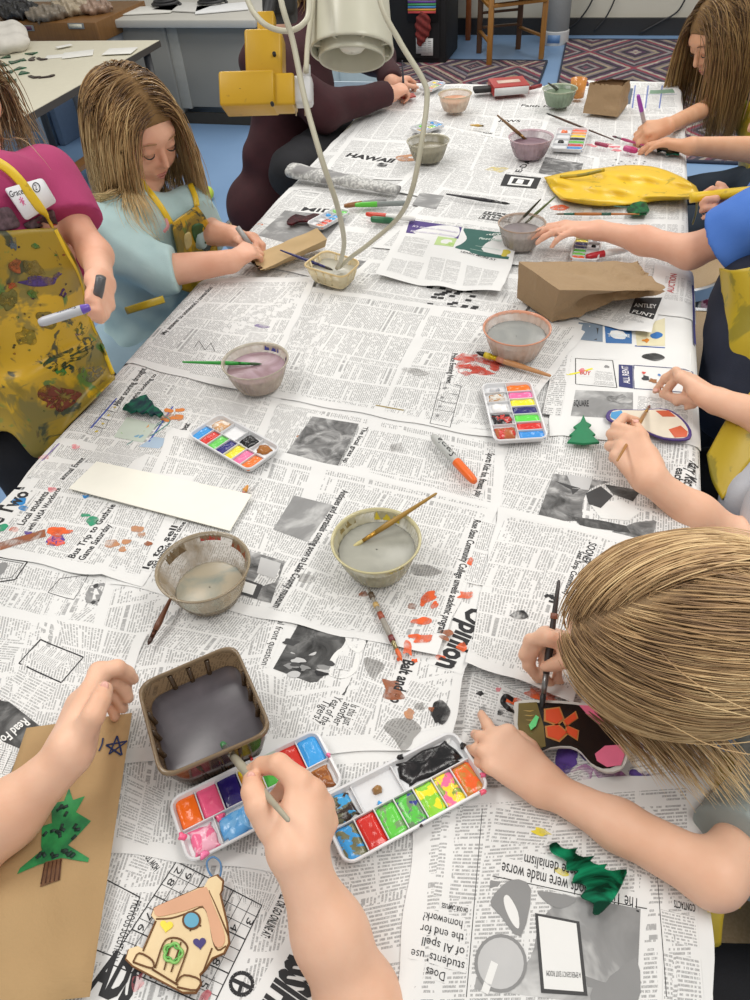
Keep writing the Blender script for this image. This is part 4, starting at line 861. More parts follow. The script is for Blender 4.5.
# brown cabinet to its left with label holders
zb = zt-.02; yb2 = yd-.25; xa, xb = PY(-20, 30, yb2)[0]-.1, PY(97, 24, yb2)[0]
zc = PY(60, 22, yb2)[2]
th = thing('drawer_cabinet', 'brown topped grey drawer cabinet with label holders at far left', 'cabinet', ((xa+xb)/2, yb2+.25, 0))
mb = MB(); box(mb, ((xa+xb)/2, yb2+.27, zc-.05), (xb-xa, .56, .10), mat=mat_wood('brown_veneer', '#5f4020', '#8a6236'), bev=.006); mb.build('wooden_top', th, auto=40)
mb = MB(); box(mb, ((xa+xb)/2, yb2+.28, (zc-.10)/2), (xb-xa-.02, .5, zc-.10), mat=plain('grey_drawer', '#85878a', .5), bev=.006); mb.build('body', th, auto=40)
for x, y, c_, w in ((24, 28, '#5a2f4a', .13), (76, 26, '#d9d6c4', .10)):
    p = PY(x, y, yb2-.012); mb = MB(); box(mb, p, (w, .006, .028), mat=MSIL, bev=.002); h_ = mb.build('label_holder', th, auto=40); mb = MB(); box(mb, p+V(0, -.004, 0), (w*.8, .002, .018), mat=plain('label'+c_[1:], c_, .6)); mb.build('label_card', h_)
MPLB = NT('clear_plastic_bag'); MPLB = MPLB.pbr(lin('#a99f92'), .25)
for i, (x, y, r, col, lab, nm) in enumerate([(18, 12, .10, '#2c2c2e', 'crumpled black bag on the brown cabinet', 'crumpled_bag'), (45, 14, .09, '#8b8072', 'crumpled clear bag of craft bits on the brown cabinet', 'crumpled_bag'), (68, 8, .10, '#b3a48c', 'beige cloth bundle on the brown cabinet', 'cloth_bundle'), (92, 8, .08, '#a58a78', 'tan plastic bag at the right of the brown cabinet', 'crumpled_bag'), (6, 4, .10, '#3a3a3e', 'dark pouch at the very left of the brown cabinet', 'cloth_pouch')]):
    c = P(x, y, zc+r*.3); B = Body(.03); B.add(ell(c, (r*1.2, r, r*.42)), ell(c+V(r*.7, r*.3, 0), (r*.6, r*.5, r*.35))); B.disp = lambda x, i=i: .010*np.sin(x[:, 0]*70+i)*np.sin(x[:, 1]*60+x[:, 2]*90)+.004*np.sin(x[:, 0]*190+x[:, 1]*150)
    v, q = B.mesh(.007); mesh_np(nm, v, q, plain(nm+col[1:], col, .4, .25, 30), label=lab, cat='bag')
# cream work table at the left
ZW = .56
a, b, c, d = P(160, 40, ZW), P(14, 122, ZW), P(-160, 120, ZW), P(20, 41, ZW)
th = thing('work_table', 'cream laminate side table with dark edge behind the girl on the left', 'table', ((a+b+c)/3)*V(1, 1, 0))
mb = MB(); prism(mb, [(q[0], q[1]) for q in (a, b, c, d)], (0, 0, ZW-.03), np.eye(3), .028, plain('dark_edge_band', '#4a443e', .5)); mb.build('edge_band', th, smooth=False)
mb = MB(); cc = (a+b+c+d)/4; prism(mb, [(q[0]+(cc[0]-q[0])*.006, q[1]+(cc[1]-q[1])*.006) for q in (a, b, c, d)], (0, 0, ZW-.004), np.eye(3), .004, plain('cream_top', '#d8d3bf', .4, .03)); mb.build('table_top', th, smooth=False)
for q in (a, b, c, d):
    e = q + (cc-q)*.12; mb = MB(); tube(mb, [V(e[0], e[1], ZW-.03), V(e[0], e[1], 0)], .02, plain('dark_leg', '#4b4b4d', .4), 10); mb.build('leg', th)
mb = MB(); e1, e2 = a+(cc-a)*.12, b+(cc-b)*.12; bar(mb, V(e1[0], e1[1], .25), V(e2[0], e2[1], .25), .06, .02, (0, 0, 1), mat_wood('brown_veneer', '#5f4020', '#8a6236')); mb.build('cross_rail', th, smooth=False)
for i, (x, y, an, lab) in enumerate([(60, 56, .4, 'narrow white slip, first of two crossing on the cream side table'), (78, 54, .5, 'white paper beside the slips on the cream side table'), (120, 51, .2, 'single white sheet near the far end of the cream side table'), (64, 46, .9, 'pale scrap nearest the grey desk on the cream side table')]):
    slab('loose_paper', lab, 'paper', P(x, y, ZW+.002+.0025*i), ((.14, .07), (.15, .12), (.15, .12), (.08, .04))[i] + (.002,), an, '#e6e5e0')
MFG = NT('green_foil'); MFG = MFG.pbr(MFG.ramp(MFG.noise(40), [(.35, lin('#0c2b22')), (.65, lin('#1f7a54'))]), .25, Metallic=.6)
MFD = NT('maroon_foil'); MFD = MFD.pbr(lin('#2a1014'), .25, Metallic=.5)
TREE2D = [(0, 1), (.13, .80), (.10, .80), (.26, .52), (.2, .52), (.40, .16), (.30, .14), (.48, -.12), (-.48, -.12), (-.30, .14), (-.40, .16), (-.2, .52), (-.26, .52), (-.10, .80), (-.13, .80)]
STOCK2D = [(-.16, .9), (.16, .9), (.17, .35), (.30, .1), (.52, -.05), (.55, -.25), (.38, -.38), (.1, -.33), (-.12, -.15), (-.17, .2)]
p0 = None
for i, (x, y, an, k) in enumerate([(6, 58, .3, 0), (15, 63, 1.2, 0), (24, 60, 2.4, 0), (34, 54, 1.6, 0), (30, 60, .2, 1), (22, 68, 2.9, 0), (12, 72, 1.9, 0), (24, 74, .8, 0), (8, 80, .5, 0), (34, 78, 1.0, 1), (50, 77, 2.0, 1), (15, 81, 2.2, 0), (4, 66, .7, 0), (41, 60, .9, 1), (2, 74, 1.5, 1)]):
    key = 'T' if k == 0 else 'S'; mb = MB(); poly = TREE2D if k == 0 else STOCK2D; s_ = .055
    ca, sa = math.cos(an), math.sin(an); prism(mb, [(q[0]*s_, q[1]*s_) for q in poly], P(x, y, ZW+.001), [V(ca, sa, 0), V(-sa, ca, 0), V(0, 0, 1)], .004, MFG if k == 0 else MFD, .0008)
    mb.build('foil_tree' if k == 0 else 'foil_stocking', label='green foil tree cutout in the pile on the cream side table' if k == 0 else 'dark maroon foil stocking cutout in the pile on the cream side table', cat='ornament', group='green foil trees on the cream side table' if k == 0 else 'maroon foil stockings on the cream side table', auto=30)
B = Body(.03); c = P(4, 42, ZW+.04); B.add(ell(c, (.14, .12, .05)), ell(c+V(-.05, .1, .02), (.12, .1, .05))); B.disp = lambda x: .008*np.sin(x[:, 0]*50)*np.sin(x[:, 1]*40); v, q = B.mesh(.008); mesh_np('cloth_bundle', v, q, plain('white_cloth', '#d4d0c8', .8), label='white cloth bundle on the cream side table by the cabinet', cat='cloth')
c = P(12, 47, ZW+.012); mb = MB(); box(mb, c, (.13, .05, .02), mat=plain('red_plastic', '#b03048', .4), bev=.008); mb.build('red_pouch', label='small red pouch peeking from under the white cloth bundle', cat='pouch')
# things under the work table
for i, (x, y, col, sz, lab) in enumerate([(58, 142, '#a9c0d8', (.05, .2, .3), 'pale blue binder upright under the side table'), (72, 140, '#6b7f9a', (.04, .2, .28), 'slate blue binder upright under the side table')]):
    p = P(x, y, .0); mb = MB(); box(mb, p+V(0, 0, sz[2]/2), sz, mat=plain('binder'+col[1:], col, .5), bev=.004); o = mb.build('binder', label=lab, cat='binder', auto=40)
# pale container behind the maroon arm
p = P(357, 92, .45); th = thing('plastic_bin', 'pale blue plastic bin standing behind the maroon sleeve', 'bin', p*V(1, 1, 0))
mb = MB(); yy = 3.25; pc = PY(357, 84, yy); rings = []
for z, s_ in ((0, .8), (pc[2]-.02, 1.0), (pc[2]+.04, 1.02), (pc[2]+.04, .96), (.03, .76)): rings.append([V(pc[0]+sx*.12*s_, yy+sy*.12*s_, z) for sx, sy in ((1, 1), (-1, 1), (-1, -1), (1, -1))])
loft(mb, rings, plain('pale_blue_plastic', '#b9c9d2', .4)); mb.build('bin_body', th, auto=30)
th.location = (pc[0], yy, 0); th['_w'] = [pc[0], yy, 0.0]
for ch in th.children: ch.location = (-pc[0], -yy, 0)
# ---------------------------------------------------------------- light
W_ = bpy.data.worlds.new('world'); SC.world = W_; W_.use_nodes = True; W_.node_tree.nodes['Background'].inputs[0].default_value = (1, .985, .96, 1); W_.node_tree.nodes['Background'].inputs[1].default_value = WORLD_S
for i, (x, y) in enumerate([(-1.5, .4), (.9, .4), (-1.5, 2.8), (.9, 2.8), (-1.5, 5.0), (.9, 5.0)]):
    l = bpy.data.lights.new('ceiling_panel', 'AREA'); l.shape = 'RECTANGLE'; l.size = .6; l.size_y = 1.2; l.energy = LIGHT_W; l.color = (1, .97, .92)
    o = bpy.data.objects.new('ceiling_panel_light', l); COL.objects.link(o); o.location = (x, y, 2.75)
SC.view_settings.view_transform = 'Standard'; SC.view_settings.look = 'None'; SC.view_settings.exposure = EXPO; SC.view_settings.gamma = 1
try: SC.view_settings.use_curve_mapping = False
except Exception: pass
# ---------------------------------------------------------------- things on the table
def mound(mb, out, z0, h, mat=None, rings=5, edge=.4, fold=None, base=True, center=None):
    """soft-edged lump over an outline of world xy points; z0 number"""
    out = [np.asarray(p[:2], float) for p in out]; c = sum(out)/len(out) if center is None else np.asarray(center[:2]); R_ = []
    ts = [0.0, .06, .16, .32, .55, .8, .97][:rings+2]
    for i, t in enumerate(ts):
        zz = h*min(1, (t/edge))**.5 if t < edge else h
        ring = []
        for p in out:
            q = p + (c-p)*t; ring.append(V(q[0], q[1], z0 + zz + (fold(q[0], q[1])*min(1, t/.16) if fold else 0)))
        R_.append(ring)
    if base: R_ = [[V(p[0]+(c[0]-p[0])*.02, p[1]+(c[1]-p[1])*.02, z0-.0005) for p in out]] + R_
    loft(mb, R_, mat, caps=True)
def xy_top(p): return top(p[0], p[1])
def W3(px, py, h=0.0):
    """point h above the papers at this pixel"""
    p = P(px, py, ZT+.014+h); t = top(p[0], p[1])+h; return P(px, py, t)
def plastic(name, col, alpha=.4, rough=.12):
    key = ('pl', name, col, alpha)
    if key in _mc: return _mc[key]
    t = NT(name); t.pbr(t.mix(t.noise(45, detail=4), lin(col), tuple(min(1, c*1.25+.05) for c in lin(col)[:3])+(1,)), rough)
    tr = t.n('ShaderNodeBsdfTransparent', {'Color': (1, 1, 1, 1)}); nz = t.ramp(t.noise(22, detail=4), [(.4, (alpha,)*3+(1,)), (.66, (min(1, alpha*1.9),)*3+(1,))])
    mx = t.n('ShaderNodeMixShader', {0: nz}); t.t.links.new(tr.outputs[0], mx.inputs[1]); t.t.links.new(t.b.outputs[0], mx.inputs[2]); t.t.links.new(mx.outputs[0], t.out.inputs[0])
    _mc[key] = t.m; return t.m
def water_mat(col, col2=None):
    key = ('wa', col, col2)
    if key in _mc: return _mc[key]
    t = NT('murky_water'); _mc[key] = t.pbr(t.mix(t.ramp(t.noise(16, detail=4, dist=2), [(.4, (0, 0, 0, 1)), (.7, (1, 1, 1, 1))]), lin(col), lin(col2 or col)), .30, bump=t.noise(14), bstr=.05); return _mc[key]
def cup(px, py, wpx, label, water, water2, tint, alpha=.4, rimcol=None, level=.6, H=.046, flutes=24, streaks=(), group='plastic water cups on the table'):
    c = P(px, py, ZT+.06); r = px2m(wpx/2, c); c = P(px, py, ZT+.012+H); z0 = top(c[0], c[1])+.0005; c = V(c[0], c[1], z0)
    th = thing('water_cup', label, 'cup', c, group); m = plastic('cloudy_plastic', tint, alpha); rb = r*.68
    fl = lambda a, i: (.022*math.cos(a*flutes) if 2 <= i <= 5 else 0)
    mb = MB(); lathe(mb, [(.001, .001), (rb*.95, .001), (rb, .004), (rb+(r-rb)*.25, H*.3), (rb+(r-rb)*.5, H*.55), (rb+(r-rb)*.68, H*.78), (r*.93, H*.93)], c, seg=96, mat=m, flute=fl); mb.build('cup_wall', th)
    mb = MB(); rc = plastic('stained_rim', rimcol or tint, min(.9, alpha+.25)); lathe(mb, [(r*.925, H*.90), (r*.94, H*.97), (r*.985, H), (r, H*.985), (r*.995, H*.95), (r*.965, H*.94)], c, seg=64, mat=rc); mb.build('rim', th)
    rw = (rb+(r-rb)*(level))*.965; mb = MB()
    lathe(mb, [(.001, .003), (rb*.93, .003), (rw*.99, H*level), (rw, H*level+.0008), (rw*.97, H*level), (.001, H*level)], c, seg=64, mat=water_mat(water, water2)); mb.build('water', th)
    for k, (a0, a1, lo, hi, col) in enumerate(streaks):
        pts = []
        for a in np.linspace(a0, a1, 12):
            rr = rb+(r-rb)*(lo)*1.0; pts.append(a)
        ring_lo = [c+V(math.cos(a)*(rb+(r-rb)*lo)*.955, math.sin(a)*(rb+(r-rb)*lo)*.955, H*lo) for a in pts]
        ring_hi = [c+V(math.cos(a)*(rb+(r-rb)*hi)*.955, math.sin(a)*(rb+(r-rb)*hi)*.955, H*(lo+(hi-lo)*(.5+.5*math.sin(i*1.7+k)**2))) for i, a in enumerate(pts)]
        mb = MB(); mb.add(ring_lo+ring_hi, [(i, i+1, len(pts)+i+1, len(pts)+i) for i in range(len(pts)-1)], plain('dried_paint'+col[1:], col, .5, .1)); mb.build('paint_streak', th)
    return th, c, r, H
cup(376, 540, 91, 'round cup of pale grey water with a gold-handled brush standing in it', '#8f8f85', '#a3a297', '#a9a486', .62, '#b6ae84', .62, .050, streaks=[(1.2, 1.9, .7, .95, '#c8b32e'), (2.4, 3.0, .75, .95, '#8a7a4a'), (5.2, 5.7, .7, .9, '#b9a83e')])
cup(203, 566, 95, 'nearly empty round cup ringed with brown stain, beside the blank card', '#a79c86', '#7d877f', '#8e7d62', .5, '#8a7b62', .22, .052, streaks=[(.6, 1.3, .72, .98, '#8a4a2a'), (1.6, 2.1, .8, .97, '#a83a2e'), (2.5, 3.1, .7, .95, '#6f5a3e'), (4.1, 4.3, .3, .5, '#5a1f16')])
cup(255, 361, 68, 'round cup of pinkish purple water with a green brush in it', '#8f7379', '#b39aa6', '#b8aa9a', .48, '#a79f8e', .66, .048, streaks=[(1.1, 1.7, .75, .98, '#3e3f8a'), (.2, .6, .75, .97, '#3b2f5a')])
cup(517, 328, 68, 'round cup of clear grey water with a rust pink rim', '#8d8f8c', '#9c9d99', '#bfa899', .5, '#c4876a', .66, .050)
cup(522, 223, 48, 'small round cup of grey water with two thin brushes leaning in it', '#8b8284', '#9c9392', '#a59c94', .5, '#a8907e', .6, .050)
cup(531, 137, 45, 'round cup of dark mauve water holding a brown brush', '#6e5560', '#8a727a', '#9d8790', .5, '#b79aa2', .6, .048)
cup(428, 141, 43, 'round cup of khaki water standing by the loop of white cord', '#77705c', '#8c846e', '#8f8a76', .6, '#a5a08c', .6, .048)
cup(455, 94, 34, 'far round cup of peach orange water beside the red box', '#c98f70', '#d9a98a', '#c9b8a4', .5, '#b3a88c', .62, .046)
cup(560, 89, 35, 'far round cup of dull green water by the small paper bag', '#5c6f58', '#7c8c72', '#7d8f78', .6, '#a2ab92', .7, .046)
def wood(c): return plain('painted_wood'+c[1:], c, .35, .08, 120)
def brush(a, b, label, handle='#8a5a30', ferrule='#b9b2a4', bristle='#2a2220', r=.0032, tl=.14, name='paint_brush', group=None, patches=(), bw=1.0):
    """a = bristle tip, b = handle end (world points)"""
    a = np.asarray(a, float); b = np.asarray(b, float); L = np.linalg.norm(b-a); d = (b-a)/L; th = thing(name, label, 'brush', a, group)
    at = lambda s: a + d*s
    mb = MB(); lb = min(.018, L*.14); lf = min(.025, L*.16)
    tube(mb, [at(0), at(lb*.3), at(lb*.7), at(lb*1.05)], [r*.15, r*.65*bw, r*.95*bw, r*.8], wood(bristle), 10); mb.build('bristles', th)
    mb = MB(); tube(mb, [at(lb), at(lb+lf*.5), at(lb+lf)], [r*.78, r*.9, r*1.02], plain('ferrule'+ferrule[1:], ferrule, .3, .05, metal=.8), 12); mb.build('ferrule', th)
    mb = MB(); s0 = lb+lf; tube(mb, [at(s0-.001), at(s0+.2*(L-s0)), at(s0+.45*(L-s0)), at(s0+.8*(L-s0)), at(L-.002), at(L)], [r*1.02, r*1.25, r*1.0, r*.72, r*.55, r*.25], wood(handle), 12); h_ = mb.build('handle', th)
    for s, l, c in patches:
        mb = MB(); tube(mb, [at(L*s), at(L*s+l)], r*1.18, wood(c), 12); mb.build('paint_patch', h_)
    return th
brush(W3(350, 549, .028), P(437, 493, ZT+.085), 'gold-handled brush leaning out of the pale grey water', '#a07c34', '#b48a3e', '#c9bc82', .0030)
brush(W3(402, 661, .002), W3(368, 588, .006), 'thin speckled brush with an orange tip below the grey cup', '#9a948a', '#9a8f6a', '#e0662e', .0030, patches=[(.25, .008, '#7a3a3a'), (.42, .006, '#6a5aa0'), (.55, .01, '#a0503a'), (.72, .006, '#c9a86a'), (.85, .008, '#5a4a3a')])
brush(W3(148, 645, .004), W3(172, 596, .012), 'short brown brush lying under the stained cup', '#6a3f28', '#4a2c20', '#3a2218', .0032)
brush(W3(262, 364, .034), P(182, 362, ZT+.062), 'bright green brush resting across the purple water cup', '#2f9a3a', '#3a8a44', '#3c5a3a', .0028)
brush(W3(476, 352, .006), W3(551, 376, .004), 'brush with a yellow and black printed ferrule and tan handle', '#c08a5a', '#d8b92e', '#1e1a1a', .0045, patches=[(.12, .012, '#d9c02c'), (.30, .014, '#c9866a')])
brush(W3(555, 214, .004), W3(640, 214, .004), 'long brush with a green grip lying behind the small grey cup', '#b06a2a', '#3f6a5a', '#8a7a6a', .0028, patches=[(.55, .02, '#2f5a4a')])
brush(W3(516, 225, .02), P(541, 199, ZT+.10), 'dark thin brush leaning in the small grey cup', '#4a4a38', '#3a3a38', '#222222', .0026)
brush(W3(520, 228, .02), P(556, 196, ZT+.10), 'olive thin brush leaning in the small grey cup', '#6a7a4a', '#8a8a7a', '#222222', .0026)
brush(W3(530, 143, .02), P(497, 115, ZT+.10), 'brown brush leaning in the dark mauve water cup', '#7a5a34', '#8a6a40', '#4a3a2a', .0038)
brush(W3(560, 91, .02), P(548, 83, ZT+.09), 'dark brush leaning in the dull green water cup', '#3a3230', '#3a3a38', '#222222', .0034)
brush(W3(510, 204, .004), W3(446, 194, .004), 'black handled brush lying behind the purple advert', '#26242a', '#6a6a6a', '#2a2a2a', .0034)
brush(W3(546, 113, .004), W3(614, 140, .004), 'long dark brush lying between the far palettes and the far girl', '#4a2f1e', '#3a342e', '#222222', .0026)
brush(W3(612, 136, .003), W3(646, 146, .003), 'crimson handled brush near the far girl\'s hands', '#b03a6a', '#8a8a8a', '#5a2a3a', .003)
brush(W3(243, 494, .002), W3(248, 485, .003), 'stub of an orange pencil by the blank card', '#d8923a', '#c9a88a', '#c04a3a', .0030)
brush(W3(484, 126, .003), W3(470, 125, .003), 'tan stub of brush by the khaki cup', '#c9a04a', '#a08a5a', '#6a5a3a', .003)
def marker(a, b, label, cap='#e8702a', body='#c9cac8', r=.0062, stripe=None, capfrac=.42, name='marker_pen', text=None, tail=None, group=None):
    """a = cap end, b = tail end"""
    a = np.asarray(a, float); b = np.asarray(b, float); L = np.linalg.norm(b-a); d = (b-a)/L; th = thing(name, label, 'marker', a, group); at = lambda s: a + d*s*L
    mb = MB(); tube(mb, [at(0), at(.03), at(.12), at(capfrac)], [r*.55, r*.8, r*.95, r*1.03], plain('cap'+cap[1:], cap, .3, .04), 16); mb.build('cap', th, auto=40)
    mb = MB(); tube(mb, [at(capfrac-.02), at(capfrac+.04), at(.9), at(.98), at(1)], [r*.95, r, r*.98, r*.8, r*.6], plain('barrel'+body[1:], body, .35, .03), 16); bd = mb.build('barrel', th, auto=40)
    if tail: mb = MB(); tube(mb, [at(.9), at(1.004)], [r*1.01, r*.75], plain('cap'+tail[1:], tail, .3, .04), 16); mb.build('end_plug', th)
    if text:
        v, f = font_mesh(text, .01); x, y, z = d, None, V(0, 0, 1); z = nrm(z - d*(z @ d)); y = np.cross(z, x); w = v[:, 0].max(); s_ = L*.38/w
        tl = at(capfrac+.07); ang = (v[:, 1]*s_ - .35*s_)/(r*1.02)
        pts = tl + v[:, :1]*s_*x + (np.sin(ang)[:, None]*y + np.cos(ang)[:, None]*z)*(r*1.03); mb = MB(); mb.add(pts, f, MINK); mb.build('printed_lettering', bd, smooth=False)
    return th
marker(W3(475, 482, .007), W3(433, 436, .007), 'orange capped grey marker pen lying at the centre of the table', '#ea6a22', '#b9bbb8', .0068, text='Sharpie')
marker(W3(344, 206, .006), W3(386, 200, .006), 'brown marker pen lying behind the green one', '#8a5a2e', '#8f8f8f', .006)
marker(W3(355, 205, .006), W3(408, 203, .006), 'bright green capped marker pen left of the purple advert', '#58b83a', '#7d8482', .0062)
marker(W3(366, 214, .006), W3(415, 219, .006), 'red capped white marker pen beside the dark green one', '#d0412c', '#dcdcd8', .006)
marker(W3(394, 221, .006), W3(371, 219, .006), 'stubby dark green marker pen beside the red one', '#1f5a3a', '#2a6a44', .0075)
marker(W3(586, 257, .006), W3(628, 249, .006), 'red capped white marker pen by the large paper bag', '#b3202a', '#e3e2e0', .0066, capfrac=.42)
marker(W3(637, 151, .006), W3(624, 148, .006), 'magenta marker cap lying by the far girl\'s hand', '#b8306a', '#c04a80', .0075)
marker(W3(595, 143, .006), W3(608, 146, .006), 'dark crimson pen lying on the pink spotted page', '#8a2a4a', '#a03a5a', .005)
# ---- paint palettes
MTRAY = plain('white_tray', '#dcdddf', .28, .02)
def paint_mat(c1, c2=None, c3=None):
    key = ('paint', c1, c2, c3)
    if key in _mc: return _mc[key]
    t = NT('wet_paint'); a = t.noise(38, detail=3, dist=2.5); col = lin(c1)
    if c2: col = t.mix(t.ramp(a, [(.49, (0, 0, 0, 1)), (.53, (1, 1, 1, 1))]), lin(c1), lin(c2))
    if c3: col = t.mix(t.ramp(t.noise(55, detail=2, dist=1.5), [(.56, (0, 0, 0, 1)), (.6, (1, 1, 1, 1))]), col, lin(c3))
    _mc[key] = t.pbr(col, .22, bump=t.noise(90, detail=3, dist=1), bstr=.5, bdist=.0015); return _mc[key]
def palette(A, B, D, row7, row4, label, group=None, w4=None, seed=1, drips=(), split=.52):
    """A,B: ends of the seven-well side; D: corner opposite A (pixels)"""
    rg = random.Random(seed); a, b, d = W3(*A, .004), W3(*B, .004), W3(*D, .004); u = nrm((b-a)*V(1, 1, 0)); L = np.linalg.norm(b-a); v = V(-u[1], u[0], 0); v = v if v @ (d-a) > 0 else -v; Wd = abs((d-a) @ v)
    c = a + u*L/2 + v*Wd/2; z0 = c[2]-.004; c = V(c[0], c[1], z0); th = thing('paint_palette', label, 'palette', c, group)
    if np.cross(u, v)[2] < 0: ax = [u, v, V(0, 0, 1)]
    def rr(lx, ly, rad, z, n=5):
        out = []
        for q, (sx, sy) in enumerate(((1, 1), (-1, 1), (-1, -1), (1, -1))):
            for k in range(n+1):
                t_ = q*math.pi/2 + k*math.pi/2/n; p = c + u*(sx*(lx/2-rad)+rad*math.cos(t_)) + v*(sy*(ly/2-rad)+rad*math.sin(t_)); out.append(V(p[0], p[1], z0+z))
        return out
    mb = MB(); R0 = .012
    loft(mb, [rr(L-.008, Wd-.008, R0-.004, 0), rr(L-.004, Wd-.004, R0-.002, .006), rr(L, Wd, R0, .0085), rr(L-.0015, Wd-.0015, R0, .0098), rr(L-.006, Wd-.006, R0-.003, .0092), rr(L-.010, Wd-.010, R0-.005, .003)], MTRAY, True)
    def wall(x0, y0, x1, y1):
        p, q = c+u*(x0-L/2)+v*(y0-Wd/2), c+u*(x1-L/2)+v*(y1-Wd/2); p[2] = q[2] = z0+.0055; bar(mb, p, q, .0012, .0046, (0, 0, 1), MTRAY, .0004)
    m = .0045; ys = Wd*split; wall(m, ys, L-m, ys); n7 = 7; x7 = [m+(L-2*m)*i/n7 for i in range(n7+1)]; w4 = w4 or [.25, .5, .75]; x4 = [m]+[m+(L-2*m)*f for f in w4]+[L-m]
    for x in x7[1:-1]: wall(x, m, x, ys)
    for x in x4[1:-1]: wall(x, ys, x, Wd-m)
    mb.build('tray', th, auto=50)
    def blob(x0, x1, y0, y1, cols, full=.93, h=.0055, jit=.12):
        cx, cy = (x0+x1)/2, (y0+y1)/2; hx, hy = (x1-x0)/2*full, (y1-y0)/2*full; pts = []
        for k in range(20):
            t_ = 2*math.pi*k/20; e = .22 if full > .8 else .8; ex = math.copysign(abs(math.cos(t_))**e, math.cos(t_)); ey = math.copysign(abs(math.sin(t_))**e, math.sin(t_))
            j = 1-jit*rg.random(); p = c + u*(cx-L/2+ex*hx*j) + v*(cy-Wd/2+ey*hy*j); pts.append(p)
        mb = MB(); ph = rg.random()*6; mound(mb, pts, z0+.0034, h-.001, paint_mat(*cols), fold=lambda x, y: .0012*math.sin(x*420+ph)*math.sin(y*380+ph*2)); mb.build('paint', th)
    for i, cl in enumerate(row7):
        if cl: blob(x7[i], x7[i+1], m*.6, ys, (cl,) if isinstance(cl, str) else cl, 1.0, .0042, .05)
    for i, cl in enumerate(row4):
        if cl:
            full = cl[0] if isinstance(cl[0], float) else .7; cols = tuple(x for x in cl if isinstance(x, str)); blob(x4[i], x4[i+1], ys, Wd-m*.6, cols, full, .006, .3)
    for (x, y, r, cl) in drips:
        r *= .55; pts = [c + u*(x*L-L/2+r*math.cos(a)*(1+.3*math.sin(3*a+x*9))) + v*(y*Wd-Wd/2+r*math.sin(a)*(1+.3*math.cos(2*a+y*7))) for a in np.linspace(0, 2*math.pi, 17)[:-1]]
        mb = MB(); mound(mb, pts, z0+(.0034 if .04 < y < .96 and .04 < x < .96 else .0095), .003, paint_mat(cl)); mb.build('paint', th)
    return th
palette((187, 437), (249, 474), (225, 417), ['#3f9ae0', '#d63a32', '#6ed25e', '#2c2a78', '#f2e23a', '#f07aa8', '#f0782e'], [(.85, '#d8a878', '#e8d8c8'), None, (.85, '#17171a'), (.8, '#a4682e')], 'small paint palette with a neat row of bright squares, left of centre', 'paint palettes', seed=3)
palette((531, 383), (549, 440), (481, 389), ['#f07a2a', '#f070a8', '#f2e42e', '#2c2a6e', '#62d84e', '#d42c22', '#3a90dc'], [(.5, '#d6d6d8', '#b9bdc4'), (.85, '#b9813f', '#d8d4cc'), (.8, '#f0efee'), (.9, '#1b1a1c', '#c03a34'), (.9, '#b0633a', '#c9302a')], 'paint palette in the right middle with red and black smeared wells', 'paint palettes', w4=[.14, .32, .52, .74], seed=5)
palette((168, 802), (317, 729), (189, 868), ['#ef6c1e', '#f2618c', '#2b1f6a', ('#f2dd2e', '#e9a83a'), '#54b848', '#d43024', '#3f9fe2'], [(1.0, '#f2719a', '#f4b4c8'), (1.0, '#7ab8ea', '#5fa8e4'), (1.0, '#e2dfe8', '#f2b4c6'), (.8, '#e6e6ec'), (.9, '#a86a34', '#8a5024')], 'paint palette under the middle child\'s brush with pink and blue puddles', 'paint palettes', w4=[.2, .42, .64, .84], seed=8,
        drips=[(.02, .6, .007, '#f2618c'), (.10, .97, .008, '#f07aa8'), (.25, .55, .009, '#f2618c'), (.985, .5, .004, '#f07aa8'), (.55, .02, .003, '#c02a3a')])
palette((346, 870), (492, 790), (331, 793), [('#3f9fe2', '#7a7a5a'), ('#cf2c22',), ('#63c948', '#7a9a6a'), ('#5cc24a', '#6f8a66', '#3a3f8a'), ('#f0e02e', '#8ccf3a'), ('#f2d83a', '#f0709a', '#8aa04a'), ('#f0672a', '#c9843a')], [(1.0, '#33251e', '#6a6a52', '#3f9fd8'), (.30, '#9a7242'), (1.0, '#0c0b0e', '#1c181a')], 'paint palette with a big pool of black paint at the girl\'s hand', 'paint palettes', w4=[.22, .52], seed=11,
        drips=[(.35, .56, .004, '#3f9fe2'), (.93, .0, .006, '#f0607a'), (.99, .2, .005, '#f0709a'), (.60, .97, .006, '#1b1a1c'), (.5, .0, .003, '#3a2a2a'), (.985, .7, .006, '#1b1a1c')])
palette((589, 130), (583, 152), (557, 130), ['#ec6a50', '#f0985a', '#f2d23a', '#232228', '#62b84a', '#c9403a', '#3f8ad0'], [(.5, '#f07a4a'), None, (.5, '#1b1a1c'), None], 'far palette tilted by the mauve cup with an orange streak', 'paint palettes', seed=13)
palette((575, 236), (569, 260), (603, 238), ['#f2d43a', '#f0e24a', '#33307a', '#3a357a', '#62c84e', '#7ad45a', '#e8602a'], [(.5, '#dddde0'), (.4, '#232228'), None, None], 'palette half hidden under the reaching bare arm', 'paint palettes', seed=14)
palette((352, 213), (322, 230), (338, 207), ['#62c84e', '#7ac85a', '#3f9fe2', '#4aa8e0', '#e0503a', '#d8402a', '#f08a5a'], [(.6, '#8fd47a'), (.6, '#3f9fe2'), None, None], 'green and blue smeared palette behind the hanging cord', 'paint palettes', seed=15)
palette((446, 126), (421, 134), (436, 120), ['#3f9fe2', '#4aa8e0', '#62c84e', '#c8d84a', '#8a9ac0', '#6a7ab0', '#e0b03a'], [(.6, '#4a90d0'), None, (.6, '#6ac84e'), None], 'blue and green palette behind the khaki cup', 'paint palettes', seed=16)
